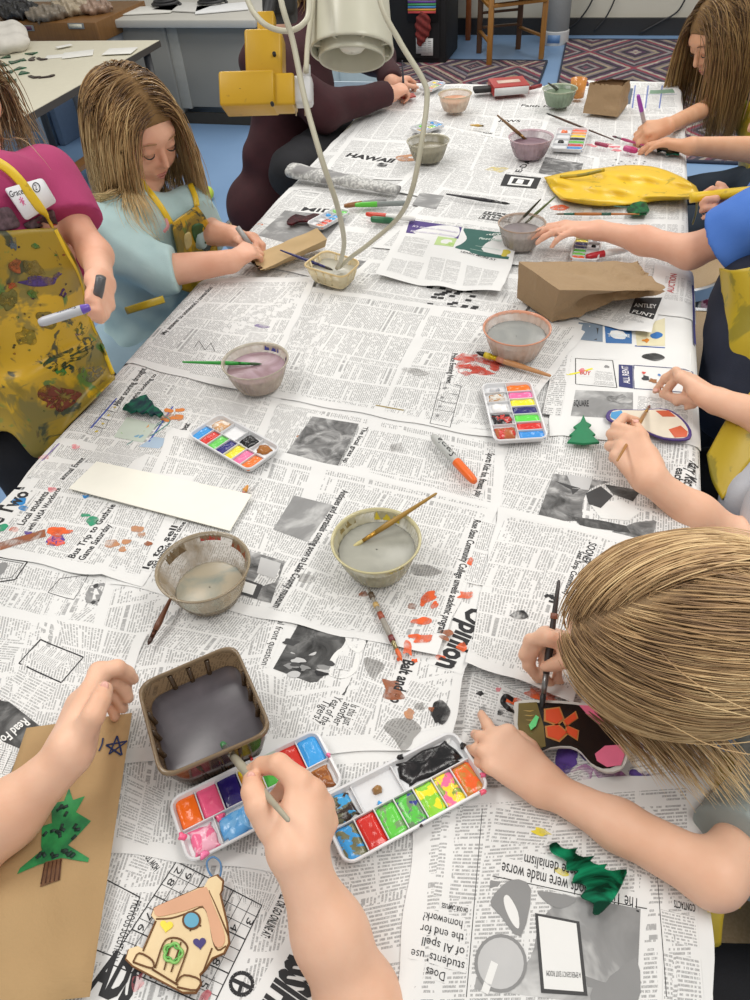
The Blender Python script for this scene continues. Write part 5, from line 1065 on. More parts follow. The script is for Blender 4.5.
palette((447, 84), (431, 92), (438, 80), ['#3f9fe2', '#d8402a', '#62c84e', '#f2d43a', '#f2e23a', '#e0503a', '#f08a5a'], [(.6, '#f2d43a'), None, None, None], 'bright palette just left of the peach water cup', 'paint palettes', seed=17)
# ---- ornaments
def foil(name, col, col2, rough=.15):
    key = ('foil', name)
    if key in _mc: return _mc[key]
    t = NT(name); a = t.ramp(t.noise(16, detail=3, dist=3.5), [(.38, (0, 0, 0, 1)), (.62, (1, 1, 1, 1))]); _mc[key] = t.pbr(t.mix(a, lin(col), lin(col2)), rough, bump=t.noise(26, detail=2), bstr=.10, bdist=.003, Metallic=.6); return _mc[key]  # light and dark colour streaks painted in for reflections in the foil
FG = foil('emerald_foil', '#043f2c', '#1fae7c', .12); FD = foil('dark_emerald_foil', '#0a2e3a', '#0c6a4e'); FM = foil('maroon_gloss', '#35060d', '#5a141c', .2)
def outline(pts, sm=2):
    w = [W3(x, y)[:2] for x, y in pts]; return smooth_poly(w, sm) if sm else w
def cutout(th, part, pts, z, h, mat, sm=2, bev=.0008, tilt=None):
    w = outline(pts, sm); mb = MB(); prism(mb, w, V(0, 0, z), np.eye(3), h, mat, bev); o = mb.build(part, th, auto=35); return o
def zt_px(x, y): return W3(x, y)[2]
c = W3(588, 878); th = thing('tree_ornament', 'shiny emerald tree cutout lying at the near right, below the bare forearm', 'ornament', c)
cutout(th, 'foil_tree', [(549, 846), (556, 843), (561, 848), (568, 850), (577, 849), (575, 854), (583, 858), (594, 857), (590, 862), (598, 866), (607, 865), (604, 870), (612, 872), (626, 871), (624, 880), (618, 893), (609, 906), (598, 916), (592, 914), (593, 905), (585, 901), (580, 897), (586, 890), (582, 885), (572, 884), (574, 876), (578, 872), (566, 871), (566, 862), (558, 857), (551, 853)], c[2]+.001, .003, FG)
c = W3(583, 434); th = thing('tree_ornament', 'small matte green tree cutout beside the painted stocking', 'ornament', c)
cutout(th, 'wooden_tree', [(583, 417), (586, 424), (591, 427), (588, 430), (595, 437), (592, 438), (599, 445), (583, 446), (567, 444), (572, 438), (569, 437), (576, 431), (573, 429), (580, 424)], c[2]+.001, .004, plain('matte_green', '#0f7d4f', .5, .12), 1)
c = W3(142, 408); th = thing('tree_ornament', 'dark foil tree ornament on the weather map at the left', 'ornament', c)
cutout(th, 'foil_tree', [(123, 411), (126, 406), (129, 405), (132, 401), (136, 401), (140, 398), (147, 396), (150, 401), (153, 403), (155, 408), (159, 410), (164, 415), (160, 419), (155, 416), (151, 418), (147, 414), (142, 416), (137, 413), (131, 415), (127, 412)], c[2]+.001, .004, FD, 0)
mb = MB(); tube(mb, [W3(163, 415, .003), W3(170, 421, .004), W3(160, 430, .002), W3(150, 436, .003)], .0008, plain('teal_thread', '#4f8f86', .6), 6, 6); mb.build('hanging_thread', th)
c = W3(638, 210); th = thing('tree_ornament', 'dark green foil tree just below the yellow apron', 'ornament', c)
cutout(th, 'foil_tree', [(626, 212), (632, 206), (640, 204), (646, 205), (649, 213), (646, 216), (636, 216), (628, 215)], c[2]+.001, .006, foil('forest_foil', '#0b3f22', '#158a4a'), 1)
mb = MB(); tube(mb, [W3(638, 206, .004), W3(625, 207, .004), W3(614, 206, .003)], .0008, plain('teal_thread', '#4f8f86', .6), 6, 6); mb.build('hanging_thread', th)
for x, y, s_, lab in [(662, 151, 6, 'dark foil stocking scrap in front of the far girl\'s flat hand'), (672, 154, 7, 'dark green foil scrap under the far girl\'s fingers')]:
    c = W3(x, y); th = thing('foil_ornament', lab, 'ornament', c); cutout(th, 'foil_shape', [(x-s_, y-2), (x, y-3), (x+s_, y-1), (x+s_, y+2), (x, y+1), (x-s_+1, y+2)], c[2]+.001, .003, FD, 1)
c = W3(303, 220); th = thing('stocking_ornament', 'glossy dark maroon stocking left of the green and blue palette', 'ornament', c)
cutout(th, 'painted_stocking', [(288, 221), (296, 216), (306, 218), (314, 215), (321, 217), (319, 221), (308, 223), (299, 223), (292, 226), (287, 225)], c[2]+.001, .004, FM)
# stocking being painted on the right, outlined in violet
c = W3(655, 426); th = thing('stocking_ornament', 'wooden stocking outlined in violet being painted at the right edge', 'ornament', c)
ST = [(607, 413), (614, 410), (640, 411), (660, 410), (672, 413), (684, 422), (691, 432), (690, 440), (680, 442), (664, 441), (650, 436), (640, 431), (625, 427), (612, 423), (606, 419)]
cutout(th, 'wooden_shape', ST, c[2]+.001, .003, plain('violet_edge', '#4a357a', .5))
cx, cy = 650, 425; sh = lambda pts, k: [(cx+(x-cx)*k, cy+(y-cy)*k) for x, y in pts]
cutout(th, 'painted_face', sh(ST, .91), c[2]+.004, .0006, plain('birch_face', '#ddd3c0', .6), bev=0)
cutout(th, 'blue_cuff', [(611, 414), (621, 412), (624, 419), (616, 422), (610, 419)], c[2]+.0046, .0005, plain('sky_blue_paint', '#3f94cc', .4), 1, 0)
cutout(th, 'orange_heel', [(655, 413), (668, 413), (675, 419), (662, 419)], c[2]+.0046, .0005, plain('coral_paint', '#d0603e', .45, .15), 1, 0)
cutout(th, 'orange_toe', [(668, 432), (680, 428), (687, 434), (686, 439), (674, 440)], c[2]+.0046, .0005, plain('coral_paint', '#d0603e', .45, .15), 1, 0)
# stocking in front of the blond girl: black with gold cuff and orange bow
c = W3(570, 735); th = thing('stocking_ornament', 'black stocking with white border, orange bow and pink toe under the girl\'s brush', 'ornament', c)
S2 = [(514, 705), (540, 703), (575, 705), (600, 712), (618, 728), (627, 745), (627, 762), (620, 772), (606, 775), (592, 768), (582, 756), (570, 750), (548, 752), (530, 760), (519, 752), (514, 728)]
cutout(th, 'wooden_shape', S2, c[2]+.001, .0035, plain('white_edge', '#dcdad4', .5))
cx, cy = 568, 737; cutout(th, 'black_face', sh(S2, .90), c[2]+.0045, .0006, plain('black_paint', '#0f0f11', .25), bev=0)
cutout(th, 'gold_cuff', [(518, 707), (536, 706), (543, 730), (545, 750), (531, 755), (521, 748), (517, 728)], c[2]+.0051, .0006, plain('gold_brown_paint', '#7a6a34', .35, .2), 1, 0)
for i in range(9): 
    y = 711+i*4.6; mb = MB(); tube(mb, [W3(519+i*.3, y, .0062), W3(530+i*.3, y+.4, .0068), W3(538+i*.7, y-.6, .0062)], .0011, wood('#c9a85a' if i < 4 else '#7fae5e'), 6); mb.build('cuff_rib', th)
cutout(th, 'mint_dab', [(528, 730), (535, 720), (538, 722), (535, 731), (530, 735)], c[2]+.007, .001, paint_mat('#6ee08a'), 1, 0)
cutout(th, 'pink_heel', [(578, 709), (592, 710), (604, 718), (610, 727), (598, 728), (586, 718)], c[2]+.0051, .0006, plain('hot_pink_paint', '#f0789a', .35), 1, 0)
cutout(th, 'pink_toe', [(594, 757), (604, 749), (620, 748), (624, 757), (620, 768), (606, 770), (596, 764)], c[2]+.0051, .0006, plain('hot_pink_paint', '#f0789a', .35), 1, 0)
bow = [[(545, 714), (558, 712), (562, 722), (556, 728), (545, 724)], [(563, 724), (574, 716), (576, 722), (566, 729)], [(546, 731), (557, 729), (566, 736), (558, 744), (547, 740)], [(566, 729), (577, 734), (576, 742), (566, 736)], [(556, 724), (564, 724), (564, 732), (556, 732)]]
for b_ in bow:
    cx, cy = sum(p[0] for p in b_)/len(b_), sum(p[1] for p in b_)/len(b_)
    if b_ is not bow[-1]: cutout(th, 'bow_outline', sh(b_, 1.22), c[2]+.0051, .0006, plain('gold_line', '#c98a4a', .4), 1, 0); cutout(th, 'bow_loop', b_, c[2]+(.0057 if b_ is not bow[-1] else .0066), .0006, plain('bow_orange', '#e2542c', .35), 1, 0)
mb = MB(); tube(mb, [W3(515, 712, .003), W3(508, 708, .012), W3(503, 702, .004), W3(506, 696, .008), W3(513, 700, .004)], .003, plain('black_ribbon', '#15151a', .3), 8, 6, flat=(V(0, 0, 1), .4)); mb.build('hanging_ribbon', th)
# ---- wooden house ornament
HX0 = P(131, 968)[:2]; 
def house_layer(th, nm, pts, z0, h, mat, sm=0, bev=.0006): cutout(th, nm, pts, z0, h, mat, sm, bev)
c = W3(180, 935); th = thing('house_ornament', 'pale wooden gingerbread house cutout with blue round window and heart shapes', 'ornament', c)
MBI = mat_wood('birch_ply', '#d6b988', '#e8d3a8', 3, 9); MBURN = plain('burnt_line', '#6b4420', .7); MICE = plain('icing_pink', '#d9a684', .6, .06); MBD = plain('burnt_edge', '#7a4f26', .7)
HO = [(152, 917), (155, 909), (200, 889), (206, 888), (211, 879), (219, 876), (225, 882), (224, 891), (222, 895), (229, 925), (231, 945), (226, 955), (214, 960), (207, 971), (201, 977), (203, 985), (197, 995), (184, 995), (133, 968), (126, 961), (129, 951), (138, 948), (143, 951), (156, 922)]
house_layer(th, 'plywood_edge', HO, c[2]+.001, .003, MBD); cx, cy = 180, 937; house_layer(th, 'plywood_face', sh(HO, .965), c[2]+.004, .0006, MBI, 0, 0)
def hline(pts, w=.0007, col=MBURN, nm='engraved_line'): mb = MB(); tube(mb, [W3(x, y, .0054) for x, y in pts], w, col, 6, 3, flat=(V(0, 0, 1), .4)); mb.build(nm, th)
house_layer(th, 'icing_roof', [(156, 913), (160, 908), (202, 891), (209, 892), (214, 906), (224, 930), (226, 944), (220, 950), (214, 943), (210, 922), (204, 908), (190, 912), (166, 918), (158, 918)], c[2]+.0046, .0008, MICE, 2, 0)
hline([(156, 919), (172, 918), (190, 912), (203, 907), (209, 918), (213, 940), (218, 950), (226, 946)]); hline([(156, 913), (162, 907), (204, 890), (210, 893), (228, 935)]); hline([(156, 921), (143, 951)]); hline([(212, 948), (203, 972)])
hline([(133, 962), (139, 953), (152, 960), (152, 968), (133, 962)]); hline([(176, 983), (184, 975), (200, 980), (196, 990), (177, 987)])
hline([(155, 968), (163, 944), (170, 938), (180, 939), (187, 946), (186, 954), (176, 981)]); hline([(152, 969), (178, 985)]); hline([(181, 942), (171, 972)], .0006); hline([(172, 940), (164, 970)], .0006)
win = [(193+9*math.cos(a), 922.5+9*math.sin(a)) for a in np.linspace(0, 2*math.pi, 20)[:-1]]; cx, cy = 193, 922.5
house_layer(th, 'window_ring', sh(win, 1.05), c[2]+.0046, .0008, MBURN, 0, 0); house_layer(th, 'blue_window', sh(win, .82), c[2]+.0050, .0008, plain('window_blue', '#5ba6c4', .4), 0, 0)
hline([(185, 919), (201, 926)]); hline([(196, 914), (190, 931)])
def heart(x, y, s, ang, col):
    pts = []
    for t_ in np.linspace(0, 2*math.pi, 22)[:-1]:
        hx, hy = 16*math.sin(t_)**3/16*s, -(13*math.cos(t_)-5*math.cos(2*t_)-2*math.cos(3*t_)-math.cos(4*t_))/16*s
        pts.append((x+hx*math.cos(ang)-hy*math.sin(ang), y+hx*math.sin(ang)+hy*math.cos(ang)))
    house_layer(th, 'heart', pts, c[2]+.0046, .001, plain('heart'+col[1:], col, .35), 0, 0)
heart(168, 928, 6.5, .15, '#ecd82c'); heart(201, 945, 6.5, -.1, '#33206e')
mb = MB(); ring = [W3(173+8.5*math.cos(a)+1.2*math.cos(6*a), 953+9*math.sin(a)+1.2*math.sin(6*a), .0056) for a in np.linspace(0, 2*math.pi, 60)]; tube(mb, ring, .0012, wood('#8cc86a'), 6); tube(mb, [W3(173+7*math.cos(a)+1.2*math.cos(5*a+2), 953+7.4*math.sin(a)+1.2*math.sin(5*a), .0056) for a in np.linspace(0, 2*math.pi, 60)], .0009, wood('#5fae4e'), 6); mb.build('green_wreath', th)
mb = MB(); tube(mb, [W3(217, 882, .003), W3(209, 872, .006), W3(207, 862, .010), W3(213, 857, .012), W3(220, 862, .010), W3(221, 872, .006), W3(218, 882, .003)], .0009, plain('blue_thread', '#5a86b4', .6), 6, 6); mb.build('hanging_loop', th)
# ---- square containers
def sqring(pts, z, rad=.012, n=5):
    """rounded quad ring through four pixel corners at height z"""
    w = [P(x, y, z) for x, y in pts]; return sqring_w(w, rad, n)
def sqring_w(w, rad=.012, n=5):
    out = []
    for i in range(4):
        a, b, d = w[i-1], w[i], w[(i+1) % 4]; ua, ud = nrm(a-b), nrm(d-b); p, q = b+ua*rad, b+ud*rad
        for k in range(n+1):
            t_ = k/n; out.append((1-t_)**2*p + 2*t_*(1-t_)*b + t_*t_*q)
    return out
def scale_ring(w, k, z): 
    c_ = sum(w)/4; return [V(c_[0]+(p[0]-c_[0])*k, c_[1]+(p[1]-c_[1])*k, z) for p in w]
def sqtub(pts, H, label, mat, rim, water, level, base=.8, ribs=True, rad=.018, name='plastic_tray', cat='tray'):
    z0 = W3(*pts[0])[2]; w = [P(x, y, z0+H) for x, y in pts]; c_ = sum(w)/4; z0 = top(c_[0], c_[1])+.0005; th = thing(name, label, cat, V(c_[0], c_[1], z0))
    mb = MB(); rg = []
    for k, z in ((base*.96, 0), (base, .003), (base+(1-base)*.5, H*.5), (.965, H*.92), (.97, H*.97)): rg.append(sqring_w(scale_ring(w, k, z0+z), rad))
    loft(mb, rg, mat, caps=False); n = len(rg[0]); mb.add(rg[0], [tuple(range(n))[::-1]], mat); mb.build('tray_wall', th)
    mb = MB(); r2 = [sqring_w(scale_ring(w, k, z0+z), rad) for k, z in ((.945, H*.93), (.955, H*.99), (.985, H+.001), (1.01, H*.985), (1.012, H*.93), (.985, H*.90))]; loft(mb, r2, rim, caps=False); mb.build('rim', th)
    if ribs:
        for i in range(4):
            for f in (.3, .5, .7):
                a, b = scale_ring(w, 1, 0)[i], scale_ring(w, 1, 0)[(i+1) % 4]; q = a+(b-a)*f; lo = c_+(q-c_)*(base*.985); hi = c_+(q-c_)*.945
                mb = MB(); tube(mb, [V(lo[0], lo[1], z0+.005), V(hi[0], hi[1], z0+H*.9)], .0026, mat, 8); mb.build('wall_rib', th)
    kw = base+(1-base)*level-.012; mb = MB(); loft(mb, [sqring_w(scale_ring(w, k, z0+z), rad) for k, z in ((base*.93, .004), (kw, H*level), (kw-.01, H*level+.0003))], water); mb.build('water', th)
    return th
t = NT('smoky_brown_plastic'); t.pbr(lin('#4a3a2a'), .16); tr = t.n('ShaderNodeBsdfTransparent', {'Color': lin('#b79a78')}); mx = t.n('ShaderNodeMixShader', {0: .72}); t.t.links.new(tr.outputs[0], mx.inputs[1]); t.t.links.new(t.b.outputs[0], mx.inputs[2]); t.t.links.new(mx.outputs[0], t.out.inputs[0]); MBT = t.m
sqtub([(136, 684), (234, 642), (273, 730), (160, 779)], .058, 'deep square brown tray of dark grey paint water', MBT, plain('brown_rim', '#7d6a52', .18), water_mat('#4a464a', '#565156'), .58, .80)
sqtub([(301, 266), (325, 250), (362, 262), (344, 279)], .034, 'small square cream tub of cloudy water under the white cords', plastic('cream_plastic', '#d8c9a0', .6), plain('cream_rim', '#d9c08c', .3), water_mat('#a9a79a', '#b7b4a6'), .6, .80, rad=.02, name='plastic_tub', cat='tub')
brush(W3(333, 270, .022), P(280, 250, ZT+.05), 'navy handled brush lying across the square cream tub', '#26265e', '#3a3a6a', '#3a342e', .0028)
# ---- boxes, cards, bags
c = W3(508, 91); th = thing('crayon_box', 'red and white carton at the far end of the table', 'box', c); an = .35; ax = [V(math.cos(an), math.sin(an), 0), V(-math.sin(an), math.cos(an), 0), V(0, 0, 1)]
mb = MB(); box(mb, c+V(0, 0, .014), (.11, .10, .026), ax, plain('red_carton', '#a8322e', .45, .1), .001); mb.build('carton', th, auto=40)
mb = MB(); box(mb, c+V(0, 0, .013)-ax[1]*.0505, (.106, .001, .022), ax, MW); mb.build('white_panel', th); mb = MB(); box(mb, c+V(0, 0, .0275), (.07, .03, .001), ax, plain('cream_print', '#d9c0b0', .5)); mb.build('printed_band', th)
c = W3(483, 92); mb = MB(); box(mb, c+V(0, 0, .008), (.06, .035, .014), ax, plain('black_rubber', '#222222', .7), .004); mb.build('chalk_eraser', label='black block lying left of the red and white carton', cat='eraser', auto=40)
c = W3(517, 90); mb = MB(); tube(mb, [c+V(.04, 0, .006), c+V(.07, .03, .006)], .006, plain('dark_red', '#8a2a2a', .4), 8); mb.build('glue_tube', label='dark red tube beside the red and white carton', cat='tube')
c = W3(577, 97); mb = MB(); lathe(mb, [(.001, 0), (.02, 0), (.024, .05), (.022, .05), (.0185, .003), (.001, .003)], c, seg=24, mat=plastic('amber_plastic', '#cf8a3a', .7)); mb.build('amber_cup', label='small amber cup wedged beside the small paper bag', cat='cup')
q = [W3(x, y, .001) for x, y in ((97, 462), (252, 496), (230, 531), (69, 489))]; mb = MB(); cc = sum(q)/4; prism(mb, [p[:2] for p in q], V(0, 0, cc[2]+.0005), np.eye(3), .0012, plain('blank_card', '#efede2', .7, .02)); mb.build('blank_card', label='long blank off-white card strip left of centre', cat='card', smooth=False)
MKR = NT('kraft_paper'); a_ = MKR.noise(6, detail=5); MKR = MKR.pbr(MKR.mix(a_, lin('#8c7050'), lin('#ac9270')), .8, bump=MKR.noise(16, detail=5, rough=.6, dist=.6), bstr=.9, bdist=.010)
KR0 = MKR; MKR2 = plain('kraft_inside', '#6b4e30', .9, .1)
def paper_bag(ringA, ringB, label, jag=.004, n=26, wr_=.006, open_end=True, name='paper_bag', seed=0, gusset=0.0, mat=None):
    MKR = mat or KR0
    """ringA closed bottom corners, ringB mouth corners (world points, same order)"""
    c_ = (sum(ringA)+sum(ringB))/8; th = thing(name, label, 'paper bag', V(c_[0], c_[1], min(p[2] for p in ringA+ringB)), None); rings = []; rg = random.Random(seed)
    def ring(t_):
        pts = []
        for i in range(4):
            a = ringA[i]*(1-t_)+ringB[i]*t_; b = ringA[(i+1) % 4]*(1-t_)+ringB[(i+1) % 4]*t_
            for k in range(14):
                f = k/14; p = a+(b-a)*f; s_ = math.sin(t_*9+i*2+seed)*math.sin(f*6.3+i)*wr_*min(1, t_*4); cen_ = (sum(ringA)*(1-t_)+sum(ringB)*t_)/4; cr = (abs(math.sin(p[0]*46+p[1]*31+seed))+abs(math.sin(p[1]*58-p[2]*70+p[0]*20+seed*2))*.7+abs(math.sin(p[0]*95-p[1]*70+p[2]*40))*.4-1.15)*wr_*.62*min(1, .25+t_*3); q_ = p + nrm(p-cen_)*(s_*.8+cr) - nrm(p-cen_)*(gusset*math.sin(math.pi*f)*min(1, t_*1.6) if i in (1, 3) else 0)
                q_[2] = max(q_[2], min(p[2], top(q_[0], q_[1])+.002)); pts.append(q_)
        return pts
    rings = [ring(k/n) for k in range(n+1)]; m = len(rings[0])
    if open_end: rings[-1] = [p+V(rg.uniform(-jag, jag), rg.uniform(-jag, jag), rg.uniform(0, jag)) for p in rings[-1]]
    mb = MB(); loft(mb, rings, MKR, caps=False); mb.add(rings[0], [tuple(range(m))[::-1]], MKR)
    if not open_end: mb.add(rings[-1], [tuple(range(m))], MKR)
    o = mb.build('bag_body', th, auto=35)
    if open_end:
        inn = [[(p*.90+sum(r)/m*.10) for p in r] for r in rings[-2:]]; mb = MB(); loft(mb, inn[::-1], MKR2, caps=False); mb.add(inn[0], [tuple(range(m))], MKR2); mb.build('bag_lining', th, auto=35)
    return th
zb_ = zt_px(590, 300)+.001
A = [P(519, 262, zb_+.075), P(559, 290, zb_+.085), P(552, 322, zb_), P(517, 298, zb_)]
Bm = [P(636, 262, zb_+.055), P(664, 291, zb_+.040), P(660, 290, zb_+.022), P(632, 285, zb_)]
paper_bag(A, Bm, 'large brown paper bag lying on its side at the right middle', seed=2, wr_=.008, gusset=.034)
z1 = zt_px(606, 110); A = [P(583, 113, z1+.001), P(618, 117, z1+.001), P(628, 104, z1+.001), P(600, 101, z1+.001)]; Bm = [P(590, 83, z1+.075), P(622, 86, z1+.075), P(630, 80, z1+.085), P(602, 80, z1+.085)]
paper_bag(A, Bm, 'small brown paper bag standing at the far end of the table', seed=4, wr_=.003, n=16, jag=.002)
z2 = zt_px(290, 255); A = [P(317, 228, z2+.055), P(327, 239, z2+.04), P(325, 247, z2+.002), P(318, 244, z2+.004)]; Bm = [P(250, 257, z2+.020), P(262, 270, z2+.012), P(262, 272, z2+.002), P(250, 262, z2+.002)]
paper_bag(A, Bm, 'flattened brown paper bag under the hands of the girl in aqua', seed=5, wr_=.002, mat=plain('pale_kraft', '#c4a87c', .8, .08, 12))
t = NT('light_kraft'); MKRF = t.pbr(t.mix(t.noise(6, detail=5), lin('#9c7d54'), lin('#bb9c70')), .8, bump=t.noise(14, detail=5, rough=.6, dist=.6), bstr=.6, bdist=.006)
# flat bag with the drawn tree
c = W3(60, 860); th = thing('paper_bag', 'flat brown paper bag with a green marker tree drawing, near left corner', 'paper bag', c)
q = [P(33, 737)[:2], P(137, 722)[:2], P(97, 1003)[:2], P(-60, 1020)[:2]]; zb = c[2]+.004
def bagz(x, y): return zb + .0035*math.sin(x*38+1)*math.sin(y*27) + .002*math.sin(x*90+y*60) + .004
mb = MB(); N = 22
for side, dz in ((0, 0.0), (1, -.006)):
    xy = [((q[0]*(1-i/N)+q[1]*i/N)*(1-j/N)+(q[3]*(1-i/N)+q[2]*i/N)*j/N) for j in range(N+1) for i in range(N+1)]
    vs = []
    for k, p in enumerate(xy):
        i, j = k % (N+1), k//(N+1); e = min(i, N-i, j, N-j); zz = bagz(p[0], p[1]) if side == 0 else zb-.003
        if e == 0: zz = zb + .001
        vs.append(V(p[0], p[1], zz))
    fs = [(j*(N+1)+i, (j+1)*(N+1)+i, (j+1)*(N+1)+i+1, j*(N+1)+i+1) for j in range(N) for i in range(N)]
    mb.add(vs, fs if side == 0 else [f[::-1] for f in fs], MKRF)
mb.build('bag_body', th)
def on_bag(px, py, d): 
    p = P(px, py, zb+.004); z = bagz(p[0], p[1])+d; return P(px, py, z)
def bag_poly(nm, pts, mat, d=.0008):
    from mathutils.geometry import tessellate_polygon
    q_ = []
    for i in range(len(pts)):
        a, b = pts[i], pts[(i+1) % len(pts)]; n_ = max(1, int(math.hypot(b[0]-a[0], b[1]-a[1])/8)); q_ += [(a[0]+(b[0]-a[0])*k/n_, a[1]+(b[1]-a[1])*k/n_) for k in range(n_)]
    w = [on_bag(x, y, d) for x, y in q_]; tri = tessellate_polygon([[Vector((p[0], p[1], 0)) for p in w]])
    # finer: centroid-split triangles keep the drawing on the curved paper
    mb = MB(); vs = list(w); fs = []
    def orient(t_): 
        a, b, c_ = vs[t_[0]], vs[t_[1]], vs[t_[2]]; return t_ if (b[0]-a[0])*(c_[1]-a[1])-(b[1]-a[1])*(c_[0]-a[0]) > 0 else (t_[0], t_[2], t_[1])
    work = [orient(t_) for t_ in tri]
    for _ in range(3):
        nw = []; cache = {}
        for (a, b, c_) in work:
            def mid(i, j):
                k = (min(i, j), max(i, j))
                if k not in cache:
                    m_ = (vs[i]+vs[j])/2; vs.append(V(m_[0], m_[1], bagz(m_[0], m_[1])+d)); cache[k] = len(vs)-1
                return cache[k]
            ab, bc, ca = mid(a, b), mid(b, c_), mid(c_, a); nw += [(a, ab, ca), (ab, b, bc), (ca, bc, c_), (ab, bc, ca)]
        work = nw
    mb.add(vs, work, mat); mb.build(nm, th)
t = NT('green_marker_fill'); MGM = t.pbr(t.mix(t.ramp(t.noise(50, detail=4), [(.4, (0, 0, 0, 1)), (.6, (1, 1, 1, 1))]), lin('#1e6e40'), lin('#2f9450')), .6)
bag_poly('drawn_tree', [(69, 788), (73, 800), (85, 796), (76, 812), (91, 821), (80, 833), (68, 845), (89, 858), (88, 862), (62, 858), (38, 865), (17, 874), (20, 868), (42, 850), (41, 846), (42, 826), (52, 823), (51, 804), (64, 801)], MGM)
bag_poly('drawn_trunk', [(45, 862), (62, 858), (60, 880), (40, 887)], plain('brown_marker', '#7a5334', .7, .3, 300), .0009)
for i in range(26):
    x, y = random.choice([(62+random.uniform(-8, 12), 812+random.uniform(-6, 8)), (60+random.uniform(-16, 20), 832+random.uniform(-7, 8)), (55+random.uniform(-20, 18), 854+random.uniform(-5, 4))])
    p = on_bag(x, y, .0014); mb = MB(); a = random.random()*3; tube(mb, [p-V(math.cos(a), math.sin(a), 0)*.0025, p+V(math.cos(a), math.sin(a), 0)*.0025], .0016, plain('dark_marker_dot', '#1d3a30', .6), 6, flat=(V(0, 0, 1), .3)); mb.build('marker_dot', th)
def bag_line(pts, w=.0009, col='#1d2f5e', nm='drawn_line'): mb = MB(); tube(mb, [on_bag(x, y, .0012) for x, y in pts], w, plain('marker'+col[1:], col, .6), 6, 4, flat=(V(0, 0, 1), .3)); mb.build(nm, th)
star = [(117, 736), (109, 754)], [(117, 736), (122, 755)], [(106, 745), (127, 741)], [(106, 745), (121, 755)], [(127, 741), (109, 754)]
for a, b in star: bag_line([a, ((a[0]+b[0])/2+.3, (a[1]+b[1])/2), b], nm='drawn_star_stroke')
bag_line([(103, 738), (102, 744), (99, 751)], nm='drawn_stroke')
for i in range(5): bag_line([(45+i*4, 863-i), (41+i*4.4, 884-i)], .0006, '#4f2c18', 'trunk_stroke')
# yellow vinyl apron lying on the table
def vinyl(name, base, base2, stains, rough=.38, sc=1.0):
    key = ('vinyl', name)
    if key in _mc: return _mc[key]
    t = NT(name); c_ = t.mix(t.noise(5*sc, detail=4), lin(base), lin(base2)); off = 0
    for col, s_, th_, amt in stains:
        off += 3.7; mp = t.n('ShaderNodeMapping', {'Vector': t.obj(), 'Location': (off, off*.6, off*.3)}); m_ = t.ramp(t.noise(s_*sc, mp.outputs[0], 4, .6, .8), [(th_, (0, 0, 0, 1)), (th_+.04, (amt,)*3+(1,))]); c_ = t.mix(m_, c_, lin(col))
    _mc[key] = t.pbr(c_, rough, bump=t.noise(60, detail=3), bstr=.2, bdist=.002); return _mc[key]
MAPR = vinyl('stained_yellow_vinyl', '#c49a16', '#d8b024', [('#86742a', 7, .47, .75), ('#6f6a3a', 12, .52, .7), ('#4f7a3a', 13, .58, .9), ('#2c3a2e', 20, .61, .9), ('#6a3a7a', 13, .70, .9), ('#a84a2a', 14, .68, .8), ('#4a4a58', 9, .68, .6), ('#5a4a2a', 30, .66, .7)])
MAPC = vinyl('clean_yellow_vinyl', '#e0b822', '#efcf30', [('#a8862a', 30, .66, .5), ('#6a6a3a', 40, .70, .6)])
MAPD = vinyl('olive_yellow_vinyl', '#a8901c', '#c4a826', [('#6a6a2a', 9, .55, .6), ('#2f5a3a', 14, .62, .8), ('#3a2a2a', 20, .68, .8)])
MAPT = vinyl('table_yellow_vinyl', '#e2b61c', '#f0ca2c', [('#9a8626', 26, .62, .6), ('#4f5f3a', 14, .68, .8), ('#8a4a2a', 40, .70, .7)])
c = W3(620, 188); th = thing('vinyl_apron', 'bright yellow vinyl apron folded flat on the table at far right', 'apron', c)
out = [(545, 178), (556, 173), (575, 171), (598, 168), (618, 165), (640, 166), (662, 168), (680, 176), (695, 186), (704, 194), (700, 199), (680, 200), (655, 201), (625, 204), (600, 206), (575, 203), (563, 200), (553, 190)]
rws = [[(544, 177), (551, 189), (561, 200)], [(572, 171), (576, 187), (580, 204)], [(600, 168), (602, 187), (604, 206)], [(628, 165), (630, 184), (632, 204)], [(655, 167), (657, 184), (658, 201)], [(680, 176), (682, 188), (682, 200)], [(696, 186), (699, 192), (702, 198)]]
gc = [catmull([np.array(p, float) for p in r_], 12) for r_ in rws]; gg = np.array([catmull([g_[k] for g_ in gc], 10) for k in range(len(gc[0]))]); nr_, nc_ = gg.shape[:2]; pts_ = []
for j_ in range(nr_):
    for i_ in range(nc_):
        e_ = min(1, min(j_, nr_-1-j_)/3, min(i_, nc_-1-i_)/3); w_ = W3(gg[j_, i_, 0], gg[j_, i_, 1]); x_, y_ = w_[0], w_[1]
        zz_ = .002 + e_*(.012 + .0045*math.sin(x_*14+y_*62) + .003*math.sin(x_*37-y_*20+1) + .001*math.sin(x_*110+y_*60)); pts_.append(P(gg[j_, i_, 0], gg[j_, i_, 1], w_[2]+zz_))
q_ = np.array([(j_*nc_+i_, (j_+1)*nc_+i_, (j_+1)*nc_+i_+1, j_*nc_+i_+1) for j_ in range(nr_-1) for i_ in range(nc_-1)]); o = mesh_np('folded_body', np.array(pts_), q_, MAPT, th); m_ = o.modifiers.new('thickness', 'SOLIDIFY'); m_.thickness = .003; m_.offset = -1
mb = MB(); tube(mb, [W3(700, 196, .012), W3(720, 196, .020), W3(745, 194, .05), W3(770, 192, .06)], .008, MAPC, 8, 6, flat=(V(0, 0, 1), .5)); mb.build('apron_tie', th)
mb = MB(); tube(mb, [W3(697, 199, .008), P(696, 212, ZT-.03), P(693, 222, ZT-.07)], .008, MAPD, 8, 6, flat=(V(1, 0, 0), .3)); mb.build('apron_tie', th)
